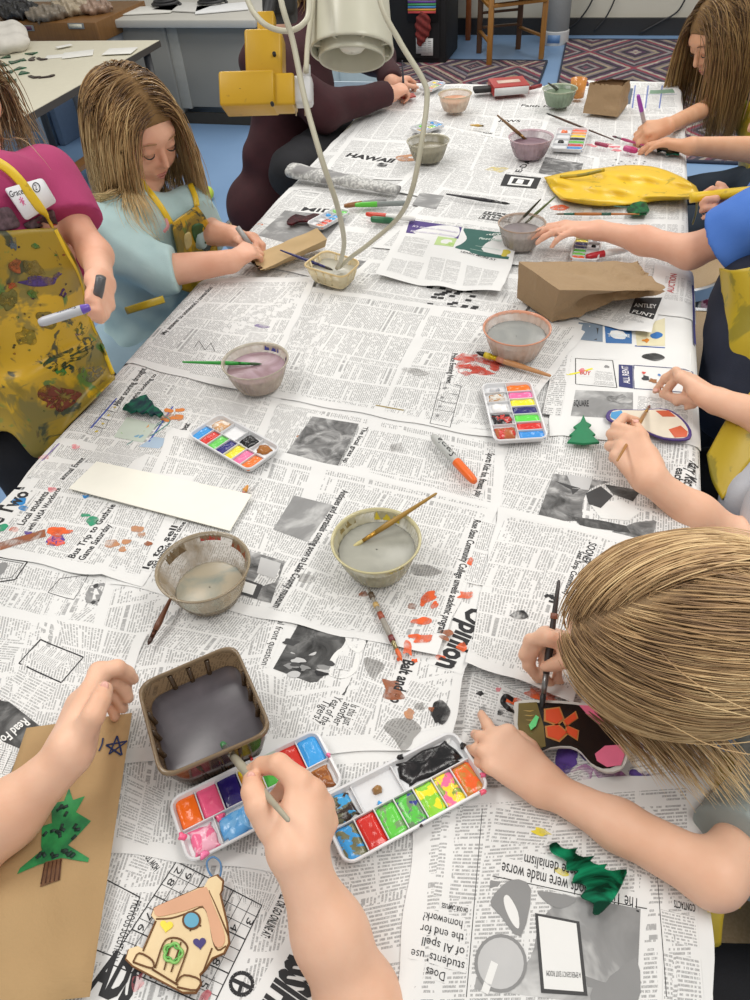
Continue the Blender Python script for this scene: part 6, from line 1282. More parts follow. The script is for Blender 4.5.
mb = MB(); tube(mb, [W3(560, 177, .018), W3(582, 175, .022), W3(604, 170, .026)], .004, MAPD, 8, 6); mb.build('hem_fold', th)
# colour print section with purple and green adverts, folded and propped
s = Sheet('folded newspaper section with purple and green adverts, centre table', (407, 222), (519, 246), (500, 303), (375, 283), 9, curl=[(520, 247, .12, .012), (375, 283, .10, .010), (440, 296, .05, .008), (500, 303, .10, .014), (450, 250, .14, .006)], wavy=.0008)
s.poly([(410, 224), (462, 233), (458, 246), (406, 237)], '#4f3d7e').head('It\'s time to Nominate', (412, 231), (457, 240), .009, '#d9d3e4', k=4).head('and vote your favorites', (410, 236), (455, 244.5), .009, '#d9d3e4', k=4)
s.poly([(438, 243), (457, 246), (453, 254), (434, 251)], '#b7cf8e').poly([(464, 234), (515, 244), (508, 265), (480, 262), (455, 255)], '#2f6058').head('FOREST', (475, 241), (503, 246), .014, '#e4ebe6', k=4).head('festival', (478, 247), (500, 251), .010, '#cfe0d8', k=4)
s.line([(468, 252), (500, 258)], .001, '#b9d0c4', 4).line([(470, 256), (496, 261)], .001, '#b9d0c4', 4).splat((505, 260), .02, inkmat('#c9b84a')).head('LEARN MORE AT', (460, 259), (495, 266), .006)
s.patch((404, 240), (432, 246), (424, 262), (396, 256), MTXTS, 'R', 1).patch((392, 262), (425, 268), (418, 284), (386, 279), MTXTS, 'R', 2).patch((430, 262), (462, 268), (456, 290), (424, 284), MTXTS, 'R', 2).patch((466, 270), (500, 276), (492, 296), (462, 291), MTXTS, 'R', 2).splat((450, 251), .015, wash('lime_wash', '#b9dc7a', .6))
s.done()
# rolled newspaper at the left edge
c = W3(340, 178, .014); th = thing('rolled_newspaper', 'loosely rolled newspaper by the maroon person\'s knee', 'newspaper', c)
a, b = W3(291, 170, .016), W3(398, 190, .010); mb = MB(); rings = []; d = nrm(b-a); up_ = V(0, 0, 1); sd = nrm(np.cross(up_, d))
for i in range(15):
    t_ = i/14; c_ = a+(b-a)*t_; rr_ = .020*(1-.35*t_)+.0015*math.sin(i*1.7); rings.append([c_ + sd*math.cos(q_)*rr_*1.35*(1+.08*math.sin(3*q_+i)) + up_*math.sin(q_)*rr_*.8 for q_ in np.linspace(0, 2*math.pi, 25)[:-1]])
t = NT('rolled_newsprint'); sx = t.n('ShaderNodeSeparateXYZ', {'Vector': t.obj()}); nz = t.noise(14, detail=3, dist=1); fine = t.noise(160, detail=1)
MRN = t.pbr(t.mix(t.ramp(nz, [(.46, (0, 0, 0, 1)), (.56, (1, 1, 1, 1))]), t.mix(t.ramp(fine, [(.45, (0, 0, 0, 1)), (.55, (1, 1, 1, 1))]), lin('#cfcfcc'), lin('#a6a6a4')), lin('#8b8a8a')), .85)
loft(mb, rings, MRN, True); mb.build('rolled_sheet', th)
mb = MB(); e = W3(291, 170, .016); sp = [e - d*.001 + sd*math.cos(q_)*(.018-.0016*q_)*1.2 + up_*math.sin(q_)*(.018-.0016*q_)*.75 for q_ in np.linspace(0, 9, 50)]; tube(mb, sp, .0008, MDG, 5); mb.build('spiral_edge', th)
# corner flap under the large bag
s = Sheet('newspaper corner with a dark printed block poking from under the large paper bag', (600, 298), (668, 288), (648, 344), (560, 318), 9, fill='R', curl=[(648, 344, .06, .012)]); s.poly([(634, 303), (661, 303), (652, 325), (628, 318)], MINK, 2).head('ANTLEY', (633, 312), (655, 314), .014, MWH, k=5).head('FUNT', (630, 318), (651, 323), .012, MWH, k=5); s.done()
# ---------------------------------------------------------------- hanging lamp, cords and yellow outlet block
MSH = plain('cream_enamel', '#c9c7b4', .3, .02); MCORD = plain('ivory_cord', '#bdb9a4', .4, .04); MYB = vinyl('yellow_rubber', '#b38a0a', '#c99e12', [('#8a6a1a', 22, .66, .6)], .4)
DL = 1.22; a = PD(352, 50, DL); _rd = nrm(ray(352, 50)); _dn = nrm(CAMDOWN - _rd*(CAMDOWN @ _rd)); axd = nrm(_dn*math.cos(.36) - _rd*math.sin(.36)); r = px2m(41.5, a)
th = thing('hanging_lamp', 'cream enamel bell lamp hanging over the table', 'lamp', a)
mb = MB(); lathe(mb, [(r*.62, -.175), (r*.74, -.14), (r*.86, -.09), (r*.95, -.03), (r*1.0, -.004), (r*1.015, 0), (r*1.0, .004), (r*.965, .002), (r*.94, -.03), (r*.8, -.09), (r*.6, -.15)], a, axd, 48, MSH); mb.build('lamp_shade', th)
mb = MB(); lathe(mb, [(r*.76, -.03), (r*.80, .012), (r*.795, .016), (r*.77, .014), (r*.73, -.03)], a, axd, 48, MSH); mb.build('inner_ring', th)
mb = MB(); lathe(mb, [(.001, .004), (r*.25, .001), (r*.42, -.012), (r*.48, -.035), (r*.3, -.07), (r*.2, -.10)], a, axd, 32, plain('frosted_bulb', '#dcdace', .3, .02)); mb.build('bulb', th)
ax_ = frame(axd)
for k in range(8):
    q_ = k*math.pi/4+.2; p = a + (ax_[0]*math.cos(q_)+ax_[1]*math.sin(q_))*r*.86; mb = MB(); box(mb, p-axd*.004, (r*.2, .004, .012), [ax_[0]*math.cos(q_)+ax_[1]*math.sin(q_), -ax_[0]*math.sin(q_)+ax_[1]*math.cos(q_), axd], MSH, .001); mb.build('vent_rib', th)
mb = MB(); t0 = a - axd*.17; lathe(mb, [(r*.62, -.01), (r*.60, .03), (r*.45, .07), (r*.2, .10), (.012, .12)], t0, -axd, 32, MSH); tube(mb, [t0-axd*.10, t0-axd*.2+V(0, 0, .1), V(t0[0], t0[1], 2.6)], .006, MSH, 8, 6); mb.build('neck', th)
def cordpts(l): return [PD(x, y, d) for x, y, d in l]
mb = MB(); tube(mb, cordpts([(236, -60, 1.15), (246, -5, 1.12), (262, 22, 1.10), (285, 31, 1.10), (303, 24, 1.10), (309, 5, 1.12), (306, -60, 1.14)]), .0042, MCORD, 8, 8); mb.build('power_cord', label='loop of ivory cord hanging in front of the yellow block', cat='cord')
mb = MB(); tube(mb, cordpts([(270, -70, 1.05), (281, 0, 1.04), (293, 42, 1.06), (305, 100, 1.08), (322, 160, 1.10), (337, 205, 1.16), (344, 240, 1.28), (341, 260, 1.36)]) + [W3(337, 268, .030)], .0042, MCORD, 8, 8); mb.build('power_cord', label='ivory cord dropping left of the lamp into the cream tub', cat='cord')
mb = MB(); tube(mb, cordpts([(372, -70, 1.05), (380, 0, 1.05), (400, 42, 1.07), (423, 80, 1.09), (427, 100, 1.10), (421, 145, 1.12), (412, 190, 1.16), (398, 218, 1.24), (370, 243, 1.30), (350, 258, 1.36)]) + [W3(340, 267, .030)], .0040, MCORD, 8, 8); mb.build('power_cord', label='ivory cord looping right of the lamp down to the cream tub', cat='cord')
mb = MB(); tube(mb, cordpts([(318, -70, 1.18), (313, 0, 1.18), (308, 40, 1.17), (306, 72, 1.16)]), .0042, MCORD, 8, 6); mb.build('power_cord', label='short ivory cord running straight up from the white plug', cat='cord')
# yellow outlet block (seen from the side, axes close to the picture plane)
DYB = 1.2; c = PD(262, 92, DYB); th = thing('outlet_block', 'yellow rubber outlet block hanging beside the lamp', 'outlet', c); k = DYB/FPX
AX = [CAMRIGHT, nrm(np.cross(V(0, 0, 1), CAMRIGHT)), V(0, 0, 1)]; AX[2] = np.cross(AX[0], AX[1])
AXB = [nrm(CAMRIGHT*math.cos(.03)+CAMDOWN*math.sin(-.03)), None, None]; AXB[2] = nrm(-CAMDOWN*.97 - CAMFWD*.24); AXB[1] = np.cross(AXB[2], AXB[0])
mb = MB(); box(mb, PD(250, 94, DYB), (54*k, 44*k, 31*k), AXB, MYB, .004); mb.build('outlet_body', th, auto=50)
mb = MB(); box(mb, PD(283, 94, DYB), (26*k, 36*k, 29*k), AXB, MYB, .004); mb.build('outlet_arm', th, auto=50)
mb = MB(); box(mb, PD(266, 60, DYB), (36*k, 40*k, 44*k), AXB, MYB, .004); mb.build('upper_body', th, auto=50)
mb = MB(); box(mb, PD(267, 29, DYB), (17*k, 20*k, 26*k), AXB, MYB, .003); mb.build('cord_neck', th, auto=50)
mb = MB(); tube(mb, [PD(267, 20, DYB), PD(272, -5, DYB), PD(275, -60, DYB)], .009, plain('black_cable', '#2f2f31', .5), 10, 4); mb.build('feed_cable', th)
mb = MB(); box(mb, PD(280, 4, DYB+.03), (34*k, 30*k, 30*k), AXB, plain('black_rubber', '#222222', .7), .008); mb.build('black_clamp', th, auto=50)
for x, y in ((274, 53), (272, 75), (272, 103), (262, 75), (240, 88)):
    p = PD(x, y, DYB) - AXB[1]*0; p = PD(x, y, DYB-.036 if y < 80 else DYB-.034); mb = MB(); lathe(mb, [(.001, 0), (.0028 if x > 262 else .0015, 0), (.0028 if x > 262 else .0015, .006), (.001, .006)], p, CAMFWD, 12, plain('black_rubber', '#222222', .7)); mb.build('screw_hole', th)
mb = MB(); box(mb, PD(252, 63, DYB-.02), (8*k, 10*k, 22*k), AXB, plain('black_label', '#1c1c1c', .4), .002); mb.build('side_label', th, auto=50)
c = PD(302, 92, DYB); th = thing('white_plug', 'white plug pushed into the right end of the yellow block', 'plug', c)
mb = MB(); box(mb, PD(303, 92, DYB), (20*k, 22*k, 26*k), AXB, plain('white_plastic', '#cfd0d0', .4, .03), .006); mb.build('plug_body', th, auto=50)
mb = MB(); tube(mb, [PD(306, 82, DYB), PD(307, 66, 1.17)], [.008, .0055], plain('white_plastic', '#cfd0d0', .4, .03), 12); mb.build('strain_relief', th)
for x in (296, 305): mb = MB(); box(mb, PD(x, 110, DYB-.01), (.0016, .006, .016), AXB, plain('brass', '#b0a080', .3, metal=.9)); mb.build('prong', th)
# chair with tennis balls behind the girl in aqua
c = P(100, 240, .44); th = thing('classroom_chair', 'classroom chair with tennis ball feet behind the girl in aqua', 'chair', V(-1.35, 2.0, 0))
MTB = NT('tennis_felt'); MTB = MTB.pbr(MTB.mix(MTB.noise(80), lin('#b9cf3a'), lin('#d4e65a')), .9)
for x, y in ((207, 193), (83, 284)):
    p = P(x, y, .035); mb = MB(); lathe(mb, [(.033*math.sin(q_)+.0005, -.033*math.cos(q_)) for q_ in np.linspace(0, math.pi, 13)], p, seg=24, mat=MTB); mb.build('tennis_ball', th)
    mb = MB(); tube(mb, [p, V(p[0]*.75-1.35*.25, p[1]*.75+2.0*.25, .42)], .011, MLEG, 8); mb.build('leg', th)
mb = MB(); tube(mb, [P(172, 118, .62), P(180, 133, .5), P(191, 166, .28)], .010, MLEG, 8, 4); mb.build('back_post', th)
# ---------------------------------------------------------------- people
def skin(name, c1, c2):
    key = ('skin', name)
    if key in _mc: return _mc[key]
    t = NT(name); a = t.noise(14, detail=4); b = t.noise(90, detail=2); c = t.mix(t.ramp(a, [(.35, (0, 0, 0, 1)), (.7, (1, 1, 1, 1))]), lin(c1), lin(c2)); c = t.mix(t.math('MULTIPLY', b, .12), c, lin('#c87a62'))
    _mc[key] = t.pbr(c, .52, bump=t.noise(260, detail=2), bstr=.12, bdist=.001, Subsurface_Weight=.12, Subsurface_Radius=(.012, .005, .003), Subsurface_Scale=.6); return _mc[key]
SKA = skin('fair_skin', '#e2b294', '#edc3a8'); SKB = skin('rosy_skin', '#dca488', '#e8b79c'); SKC = skin('tan_skin', '#d09a76', '#dcab88')
def cloth(name, col, col2=None, sc=30, bs=.3):
    key = ('cloth', name, col)
    if key in _mc: return _mc[key]
    t = NT(name); c = t.mix(t.noise(sc, detail=4), lin(col), lin(col2 or col)); _mc[key] = t.pbr(c, .85, bump=t.noise(500, detail=2), bstr=bs, bdist=.001); return _mc[key]
def hairmat(name, dark, mid, light, rg_=.38, wr=.6, sp=.45, gr=.30):
    key = ('hair', name)
    if key in _mc: return _mc[key]
    t = NT(name); r = t.n('ShaderNodeNewGeometry').outputs['Random Per Island']; nz = t.noise(18, detail=3); f = t.math('MULTIPLY_ADD', nz, .45 + (.6-wr)*.9, t.math('MULTIPLY', r, wr))
    al = t.n('ShaderNodeAttribute', attribute_name='along').outputs['Fac']; f = t.math('ADD', f, t.math('MULTIPLY', t.math('SUBTRACT', al, .45), gr))
    c = t.ramp(f, [(.12, lin(dark)), (.42, lin(mid)), (.8, lin(light))]); _mc[key] = t.pbr(c, rg_, Specular_IOR_Level=sp); return _mc[key]
def strands_mesh(name, paths, rad, mat, parent, taper=.15, flat=1.0):
    """paths (n, m, 3) -> three sided tubes"""
    n, m, _ = paths.shape; T = np.gradient(paths, axis=1); T /= np.linalg.norm(T, axis=2, keepdims=True)+1e-9
    ref = np.array([.31, .22, .92]); X = np.cross(T, ref); X /= np.linalg.norm(X, axis=2, keepdims=True)+1e-9; Y = np.cross(T, X)
    tt = np.linspace(0, 1, m); prof = np.minimum(1, .5+tt*5)*(1-(1-taper)*np.clip((tt-.5)/.5, 0, 1)); R = (np.asarray(rad).reshape(-1, 1)*prof)[..., None]
    ring = [paths + R*(math.cos(a)*X + math.sin(a)*Y) for a in (0, 2*math.pi/3, 4*math.pi/3)]; v = np.stack(ring, 2).reshape(-1, 3)
    i, j, k = np.meshgrid(np.arange(n), np.arange(m-1), np.arange(3), indexing='ij'); k2 = (k+1) % 3; b = i*m*3
    q = np.stack([b+j*3+k, b+j*3+k2, b+(j+1)*3+k2, b+(j+1)*3+k], -1).reshape(-1, 4); al = np.broadcast_to(tt[None, :, None], (n, m, 3)).reshape(-1); return mesh_np(name, v, q, mat, parent, attr={'along': al})
def grow(field, roots, dirs, length, m, grav, off, rg, jit=.02, pull=None, gdir=(0, 0, -1), wave=0.0):
    n = len(roots); P_ = np.zeros((n, m, 3)); p = roots.copy(); d = dirs/np.linalg.norm(dirs, axis=1, keepdims=True); st = (np.asarray(length)/(m-1)).reshape(-1, 1)*np.ones((n, 1)); gdir = np.asarray(gdir, float)
    off = np.asarray(off).reshape(-1)*np.ones(n); ph = rg.random(n)*6.28; side = rg.normal(size=(n, 3)); side /= np.linalg.norm(side, axis=1, keepdims=True)
    for k in range(m):
        for _ in range(2):
            f = field(p); bad = f < off
            if bad.any():
                x = p[bad]; e = 1e-3; g = np.stack([field(x+V(e, 0, 0))-field(x-V(e, 0, 0)), field(x+V(0, e, 0))-field(x-V(0, e, 0)), field(x+V(0, 0, e))-field(x-V(0, 0, e))], 1); g /= np.linalg.norm(g, axis=1, keepdims=True)+1e-9
                p[bad] = x + g*(off[bad]-f[bad])[:, None]
        if k: dd = p - P_[:, k-1]; dn = np.linalg.norm(dd, axis=1, keepdims=True); d = np.where(dn > 1e-6, dd/(dn+1e-9), d)
        P_[:, k] = p; tg = gdir if pull is None else pull(p, k/m)
        d = d*(1-grav) + tg*grav + rg.normal(size=(n, 3))*jit + side*(wave*np.sin(ph+k*.9))[:, None]; d /= np.linalg.norm(d, axis=1, keepdims=True); p = p + d*st
    return P_
def head_parts(B, c, F, U, s=1.0, face=True, neck=True):
    F = nrm(F); U = nrm(U - F*(U @ F)); R = np.cross(F, U); Rm = np.array([R, F, U]); L = lambda x, y, z: c + (R*x + F*y + U*z)*s
    B.add(ell(L(0, -.012, .02), np.array([.070, .088, .078])*s, Rm), ell(L(0, .026, -.036), np.array([.052, .058, .060])*s, Rm), ell(L(0, .066, -.085), np.array([.019, .016, .015])*s, Rm))
    if neck: B.add(cap(L(0, -.02, -.06), L(0, -.045, -.15), .040*s, .044*s))
    if face:
        f = [ell(L(0, .066, .022), np.array([.045, .016, .018])*s, Rm), ell(L(.034, .056, -.034), np.array([.022, .018, .022])*s, Rm), ell(L(-.034, .056, -.034), np.array([.022, .018, .022])*s, Rm)]
        B.add(f); B.finger([cap(L(0, .080, .006), L(0, .094, -.024), .005*s, .0085*s), ell(L(.009, .084, -.028), .006*s), ell(L(-.009, .084, -.028), .006*s)], .006)
        for x in (-.029, .029): B.finger([ell(L(x, .071, .002), np.array([.014, .010, .009])*s, Rm)], .004)
        B.finger([cap(L(-.013, .080, -.050), L(.013, .080, -.050), .005*s)], .003); B.finger([cap(L(-.011, .079, -.058), L(.011, .079, -.058), .0055*s)], .003)
    for x in (-1, 1): B.finger([ell(L(x*.073, -.002, -.012), np.array([.008, .017, .026])*s, Rm)], .003)
    return L, R, F, U
def face_marks(th, L, s, hair='#8a6a4a', lips='#c9857a', open_=0):
    for x in (-1, 1):
        mb = MB(); tube(mb, [L(x*.042, .0765, -.001), L(x*.036, .0815, -.006), L(x*.029, .0832, -.0075), L(x*.021, .0825, -.006), L(x*.016, .0790, -.003)], [.0005, .0013, .0015, .0013, .0005], plain('eyelash', '#2e221c', .6), 6, 3); mb.build('eyelashes', th)
        mb = MB(); tube(mb, [L(x*.044, .073, .018), L(x*.034, .081, .0235), L(x*.022, .0835, .023), L(x*.014, .083, .020)], [.0006, .0016, .0018, .0008], plain('brow'+hair[1:], hair, .8), 6, 3, flat=(L(0, 1, 0)-L(0, 0, 0), .5)); mb.build('eyebrow', th)
    mb = MB(); tube(mb, [L(-.017, .0815, -.052), L(-.008, .0858, -.0505), L(0, .0862, -.0518), L(.008, .0858, -.0505), L(.017, .0815, -.052)], [.0008, .0022, .0020, .0022, .0008], plain('lips', lips, .45), 8, 3); tube(mb, [L(-.014, .0812, -.0555), L(0, .0860, -.0590), L(.014, .0812, -.0555)], [.0008, .0030, .0008], plain('lips', lips, .45), 8, 3); mb.build('lips', th)
ROOTM = cloth('hair_roots', '#6e5433', '#8d6d42', 60, .5)
def cap_of_hair(th, c, F, U, s, mat, low=-.06, front=.045, puff=.006):
    F = nrm(F); U = nrm(U - F*(U @ F)); R = np.cross(F, U); Rm = np.array([R, F, U]); L = lambda x, y, z: c + (R*x + F*y + U*z)*s
    B = Body(.02); B.add(ell(L(0, -.014, .021), (np.array([.070, .088, .078])+puff)*s, Rm)); B.cut(L(0, .066, front), F*.75 - U*.66); B.cut(L(0, 0, low), -U); v, q = B.mesh(.004)
    return mesh_np('hair_cap', smooth_mesh(v, q, 2), q, ROOTM, th)
def hand(B, W, d, n, r, s=1.0, curl=(30, 35, 20), curls=None, thumb=None, spread=1.0, over=None):
    """W wrist, d towards the knuckles, n out of the back of the hand, r towards the thumb side"""
    W = np.asarray(W, float); d = nrm(d); n = nrm(n - d*(n @ d)); r_ = np.cross(d, n); r = r_ if r_ @ np.asarray(r) > 0 else -r_
    PALM = []; tips = []; kx = [.024, .008, -.008, -.023]; ky = [.070, .073, .069, .061]; FL = [(.034, .020, .017), (.037, .023, .018), (.034, .021, .017), (.026, .016, .015)]; fr = [.0078, .0080, .0075, .0066]
    for i in range(4):
        K = W + (d*ky[i] + r*kx[i] + n*.002)*s; PALM.append(cap(W + (d*.006 + r*kx[i]*.50)*s, K, .0125*s, .0088*s))
        cu = (curls[i] if curls else curl); a = 0; dd = nrm(d + r*(kx[i]*4*spread)); pts = [K]; rs = [fr[i]*1.12*s]
        if over and i in over: pts = [K]+[np.asarray(p) for p in over[i]]; rs = [fr[i]*1.1*s, fr[i]*s, fr[i]*.9*s, fr[i]*.74*s][:len(pts)]
        else:
            for k in range(3):
                a += math.radians(cu[k]); pts.append(pts[-1] + (dd*math.cos(a) - n*math.sin(a))*FL[i][k]*s); rs.append(fr[i]*[1.0, .9, .76][k]*s)
        B.finger(chain(pts, rs)); tips.append(pts[-1])
    B.palm(PALM + [cap(W + (d*.012 + r*.010 - n*.005)*s, W + (d*.038 + r*.022 - n*.008)*s, .0125*s, .0098*s), cap(W + (d*.012 - r*.010 - n*.004)*s, W+(d*.045 - r*.016 - n*.004)*s, .0115*s, .009*s)])
    if over and 4 in over: pts = [W + (d*.02 + r*.018 - n*.008)*s] + [np.asarray(p) for p in over[4]]
    else:
        tv = thumb or ((.75, .65, -.25), (.9, .35, -.35), (.95, .1, -.35)); pts = [W + (d*.02 + r*.018 - n*.008)*s]
        for (a, b, c_), l in zip(tv, (.032, .026, .021)): pts.append(pts[-1] + nrm(d*a + r*b + n*c_)*l*s)
    rs = np.array([.0125, .0100, .0088, .0068])[:len(pts)]*s; B.finger(chain(pts, rs)); tips.append(pts[-1]); return tips
def nail(th, c, nn, al, s=1.0):
    ax = frame(nn, al); mb = MB(); rings = []
    for t_, z in ((1.0, -.0006), (.92, .0002), (.6, .0008), (.15, .0010)):
        rings.append([np.asarray(c) + (ax[0]*math.cos(a)*.0055*t_ + ax[1]*math.sin(a)*.0042*t_)*s + ax[2]*z for a in np.linspace(0, 2*math.pi, 15)[:-1]])
    loft(mb, rings, plain('fingernail', '#e3aea0', .3, .02)); return mb.build('fingernail', th)
def finish(B, name, label, mat, h, base, sm=1, cat='person', group=None):
    v, q = B.mesh(h); v = smooth_mesh(v, q, sm); o = mesh_np(name, v - np.asarray(base), q, mat, label=label, cat=cat, group=group); o.location = base; o['_w'] = [float(x) for x in base]; return o
def garment(B, name, th, mat, h=.005, sm=2): v, q = B.mesh(h); return mesh_np(name, smooth_mesh(v, q, sm), q, mat, th)
def folds(seed, amp=.004, f=55):
    r_ = random.Random(seed); ks = [(nrm([r_.uniform(-1, 1) for _ in range(3)])*f*r_.uniform(.5, 1.6), r_.random()*6) for _ in range(5)]
    return lambda x: sum(np.sin(x @ k + p + 1.2*np.sin(x @ k[[1, 2, 0]]*.5)) for k, p in ks)*amp/3
def torso_prims(neck, pelvis, shL, shR, fwd, infl=0.0, w=1.0):
    up = nrm(neck-pelvis); R = nrm(shL-shR); F = nrm(np.cross(up, R)); F = F if F @ fwd > 0 else -F; Rm = np.array([R, F, np.cross(R, F)]); sh = (shL+shR)/2; ch = sh*.72+pelvis*.28; be = sh*.35+pelvis*.65
    return [ell(ch, np.array([.128*w, .085*w, .13])+infl, Rm), ell(be, np.array([.115*w, .085*w, .12])+infl, Rm), ell(pelvis, np.array([.135*w, .10*w, .10])+infl, Rm), cap(shL*.92+shR*.08, shR*.92+shL*.08, .045+infl), cap(sh, neck, .055+infl*.5, .042+infl*.3)]
def leg_prims(pelvis, R, F, infl=0.0, knee_h=.46, foot=None, spread=.085, th=.28, fdrop=.40):
    out = []; ft = []
    for s_ in (-1, 1):
        hip = pelvis + R*s_*.075; kn = hip + F*th + R*s_*.03; kn = V(kn[0], kn[1], knee_h); an = V(kn[0]+F[0]*.02, kn[1]+F[1]*.02, .07); out += [[cap(hip, kn, .072+infl, .050+infl), cap(kn, an, .048+infl, .034+infl)]]; ft.append(an)
    return out, ft
def legs(th, pelvis, R, F, mat, knee_h=.46, thl=.28, shoe='#3a3a40'):
    F = nrm(F*V(1, 1, 0)); R = nrm(R*V(1, 1, 0)); lp, ft = leg_prims(pelvis, R, F, 0, knee_h, th=thl); B = Body(.03); B.add(ell(pelvis, (.14, .12, .10))); [B.add(l) for l in lp]; B.disp = folds(3, .003); garment(B, 'trousers', th, mat, .007)
    for a in ft:
        B = Body(.02); B.add(cap(V(a[0], a[1], .035), V(a[0], a[1], .035)+F*.12, .034, .030), cap(a+V(0, 0, .02), V(a[0], a[1], .04), .036)); B.cut(V(0, 0, .004), V(0, 0, -1)); garment(B, 'shoe', th, plain('shoe'+shoe[1:], shoe, .5), .006)
def drape(th, name, field, O, R, U, F, cols, rows, mat, outline_fn=None, off=.007, start=.30, limit=.45, thick=.002, jitter=None):
    """cloth laid against a body: grid of starting points shot backwards (-F) on to the field"""
    pts = []; 
    for v in rows:
        for u in cols:
            uu, vv = outline_fn(u, v) if outline_fn else (u, v); pts.append(O + R*uu + U*vv + F*start)
    p = np.array(pts); tt = np.zeros(len(p)); 
    for _ in range(45):
        f = field(p - F*tt[:, None]) - off; tt = np.where(tt < limit, tt + np.clip(f, -.02, .03)*.8, tt)
    tt = np.minimum(tt, limit); nr, nc = len(rows), len(cols); T = tt.reshape(nr, nc)
    for _ in range(3):
        Tp = np.pad(T, 1, mode='edge'); Ts = (Tp[:-2, 1:-1]+Tp[2:, 1:-1]+Tp[1:-1, :-2]+Tp[1:-1, 2:])/4; T = np.minimum(T, T*.4+Ts*.6)
    p = p - F*T.reshape(-1)[:, None]
    if jitter: p = p + F*jitter(p)[:, None]
    q = np.array([(j*nc+i, j*nc+i+1, (j+1)*nc+i+1, (j+1)*nc+i) for j in range(nr-1) for i in range(nc-1)]); o = mesh_np(name, p, q, mat, th)
    m = o.modifiers.new('thickness', 'SOLIDIFY'); m.thickness = thick; m.offset = 0; return o, p.reshape(nr, nc, 3)
def ribbon(mb, pts, w, mat, nrm_, k=6): tube(mb, pts, w, mat, 8, k, flat=(nrm_, .22))
def head_hair(th, c, F, U, s, mat, field, n=900, length=.34, seed=1, rad=.0014, part=0.0, grav=.16, off=(.003, .012), m=18, back=True, clear=.0, cx_=(-.050, .050), lenvar=.25, jit=.03, wave=.02, name='hair', front_drop=True, fallout=None):
    rg = np.random.default_rng(seed); F = nrm(F); U = nrm(U - F*(U @ F)); R = np.cross(F, U); loc = []
    while len(loc) < n:
        x = rg.normal(size=3); x /= np.linalg.norm(x)
        lim = .25 + .9*max(0, x[1]) - .85*max(0, -x[1])
        if x[2] < lim*.55 - .05 and not (x[1] < -.1 and x[2] > -.75): continue
        if x[1] > .55 and x[2] < .50: continue
        loc.append(x)
    X = np.array(loc); pl = X*np.array([.074, .092, .082]) + np.array([0, -.012, .02]); roots = c + (pl[:, :1]*R + pl[:, 1:2]*F + pl[:, 2:]*U)*s
    side = np.sign(X[:, 0]-part); side[side == 0] = 1; dl = np.stack([side*(.9), -.25 - .5*(X[:, 1] < 0), -.15 - .2*(X[:, 2] < .3) - .9*(X[:, 2] < .05)], 1); dl -= X*(dl*X).sum(1, keepdims=True); dirs = dl[:, :1]*R + dl[:, 1:2]*F + dl[:, 2:]*U
    L_ = length*(1 - lenvar*rg.random(n)); o_ = off[0] + (off[1]-off[0])*rg.random(n); ramp = None
    paths = grow(field, roots, dirs, L_, m, grav, o_, rg, jit, wave=wave, pull=fallout)
    if clear > 0:   # keep the face free of most strands
        q_ = paths - c; lx, ly, lz = (q_ @ R)/s, (q_ @ F)/s, (q_ @ U)/s; inface = ((ly > .045) & (lz < .040) & (lz > -.12) & (lx > cx_[0]) & (lx < cx_[1])).any(1); keep = ~(inface & (rg.random(n) < clear)); paths = paths[keep]; n = len(paths)
    return strands_mesh(name, paths, rad*(.6+.8*rg.random(n)), mat, th)
HBL = hairmat('dark_blond_hair', '#5a412c', '#a07c50', '#dcc08c', gr=.55, wr=.45); HB2 = hairmat('sandy_hair', '#4f3d2a', '#8f7450', '#bfa27a'); HB3 = hairmat('light_brown_hair', '#3f2c1c', '#80603c', '#b4945f'); HB7 = hairmat('ash_blond_hair', '#7d624c', '#b8966c', '#f0d4a2', .5, .32, .28, .42)
def grid3(rws, nu=24, nv=34, amp=.0):
    R_ = [catmull([PD(*p) for p in r_], 12) for r_ in rws]; nvv = len(R_[0]); out = []
    for j in range(nvv): out.append(catmull([r_[j] for r_ in R_], 8))
    return np.array(out)
# ---- the girl in aqua on the left
hc = PD(134, 128, 1.50); Ftgt = P(262, 255, ZT+.02); F = nrm(nrm(Ftgt-hc)*V(1, 1, 1)+V(.40, -.38, .06)); F = nrm(F*V(1, 1, .85)); U = V(.12, -.05, 1.0)
B = Body(.02, .006); s_ = .98; L, R, F, U = head_parts(B, hc, F, U, s_); neck = L(0, -.045, -.145); shL = PD(92, 232, 1.47); shR = PD(190, 212, 1.62)
pel = V(-.955, 1.27, .53); sh = (shL+shR)/2; fw = nrm(V(1, -.05, 0)); B.add(*torso_prims(neck*.5+sh*.5+V(0, 0, .03), pel, shL, shR, fw, -.006, .78))
# her near arm: shoulder, elbow, wrist, reaching over the paper bag
e1 = P(160, 268, ZT+.055); w1 = P(229, 262, ZT+.05); e1 = PD(158, 272, 1.50); B.add([cap(shL, e1, .040, .033)], [cap(e1, w1, .034, .023)])
e2 = PD(205, 232, 1.64); w2 = P(233, 236, ZT+.045); B.add([cap(shR, e2, .038, .030)], [cap(e2, w2, .031, .021)])
t1 = hand(B, w1, P(256, 247, ZT+.055)-w1, V(-.1, -.5, .8), V(.2, .6, .4), .80, (38, 50, 30), thumb=((.8, .5, -.1), (.95, .2, -.2), (1, .0, -.2)))
t2 = hand(B, w2, P(262, 238, ZT+.05)-w2, V(.1, .5, .8), V(.3, -.5, .4), .76, (35, 50, 35))
G1 = finish(B, 'person', 'girl in an aqua top and yellow apron looking down at a paper bag', SKB, .004, V(pel[0], pel[1], 0))
face_marks(G1, L, s_, '#a07c58')
AQ = cloth('aqua_cotton', '#a9c6c8', '#bcd6d6'); S = Body(.03); tp = torso_prims(neck*.45+sh*.55+V(0, 0, .02), pel, shL, shR, fw, .003, .80); S.add(*tp)
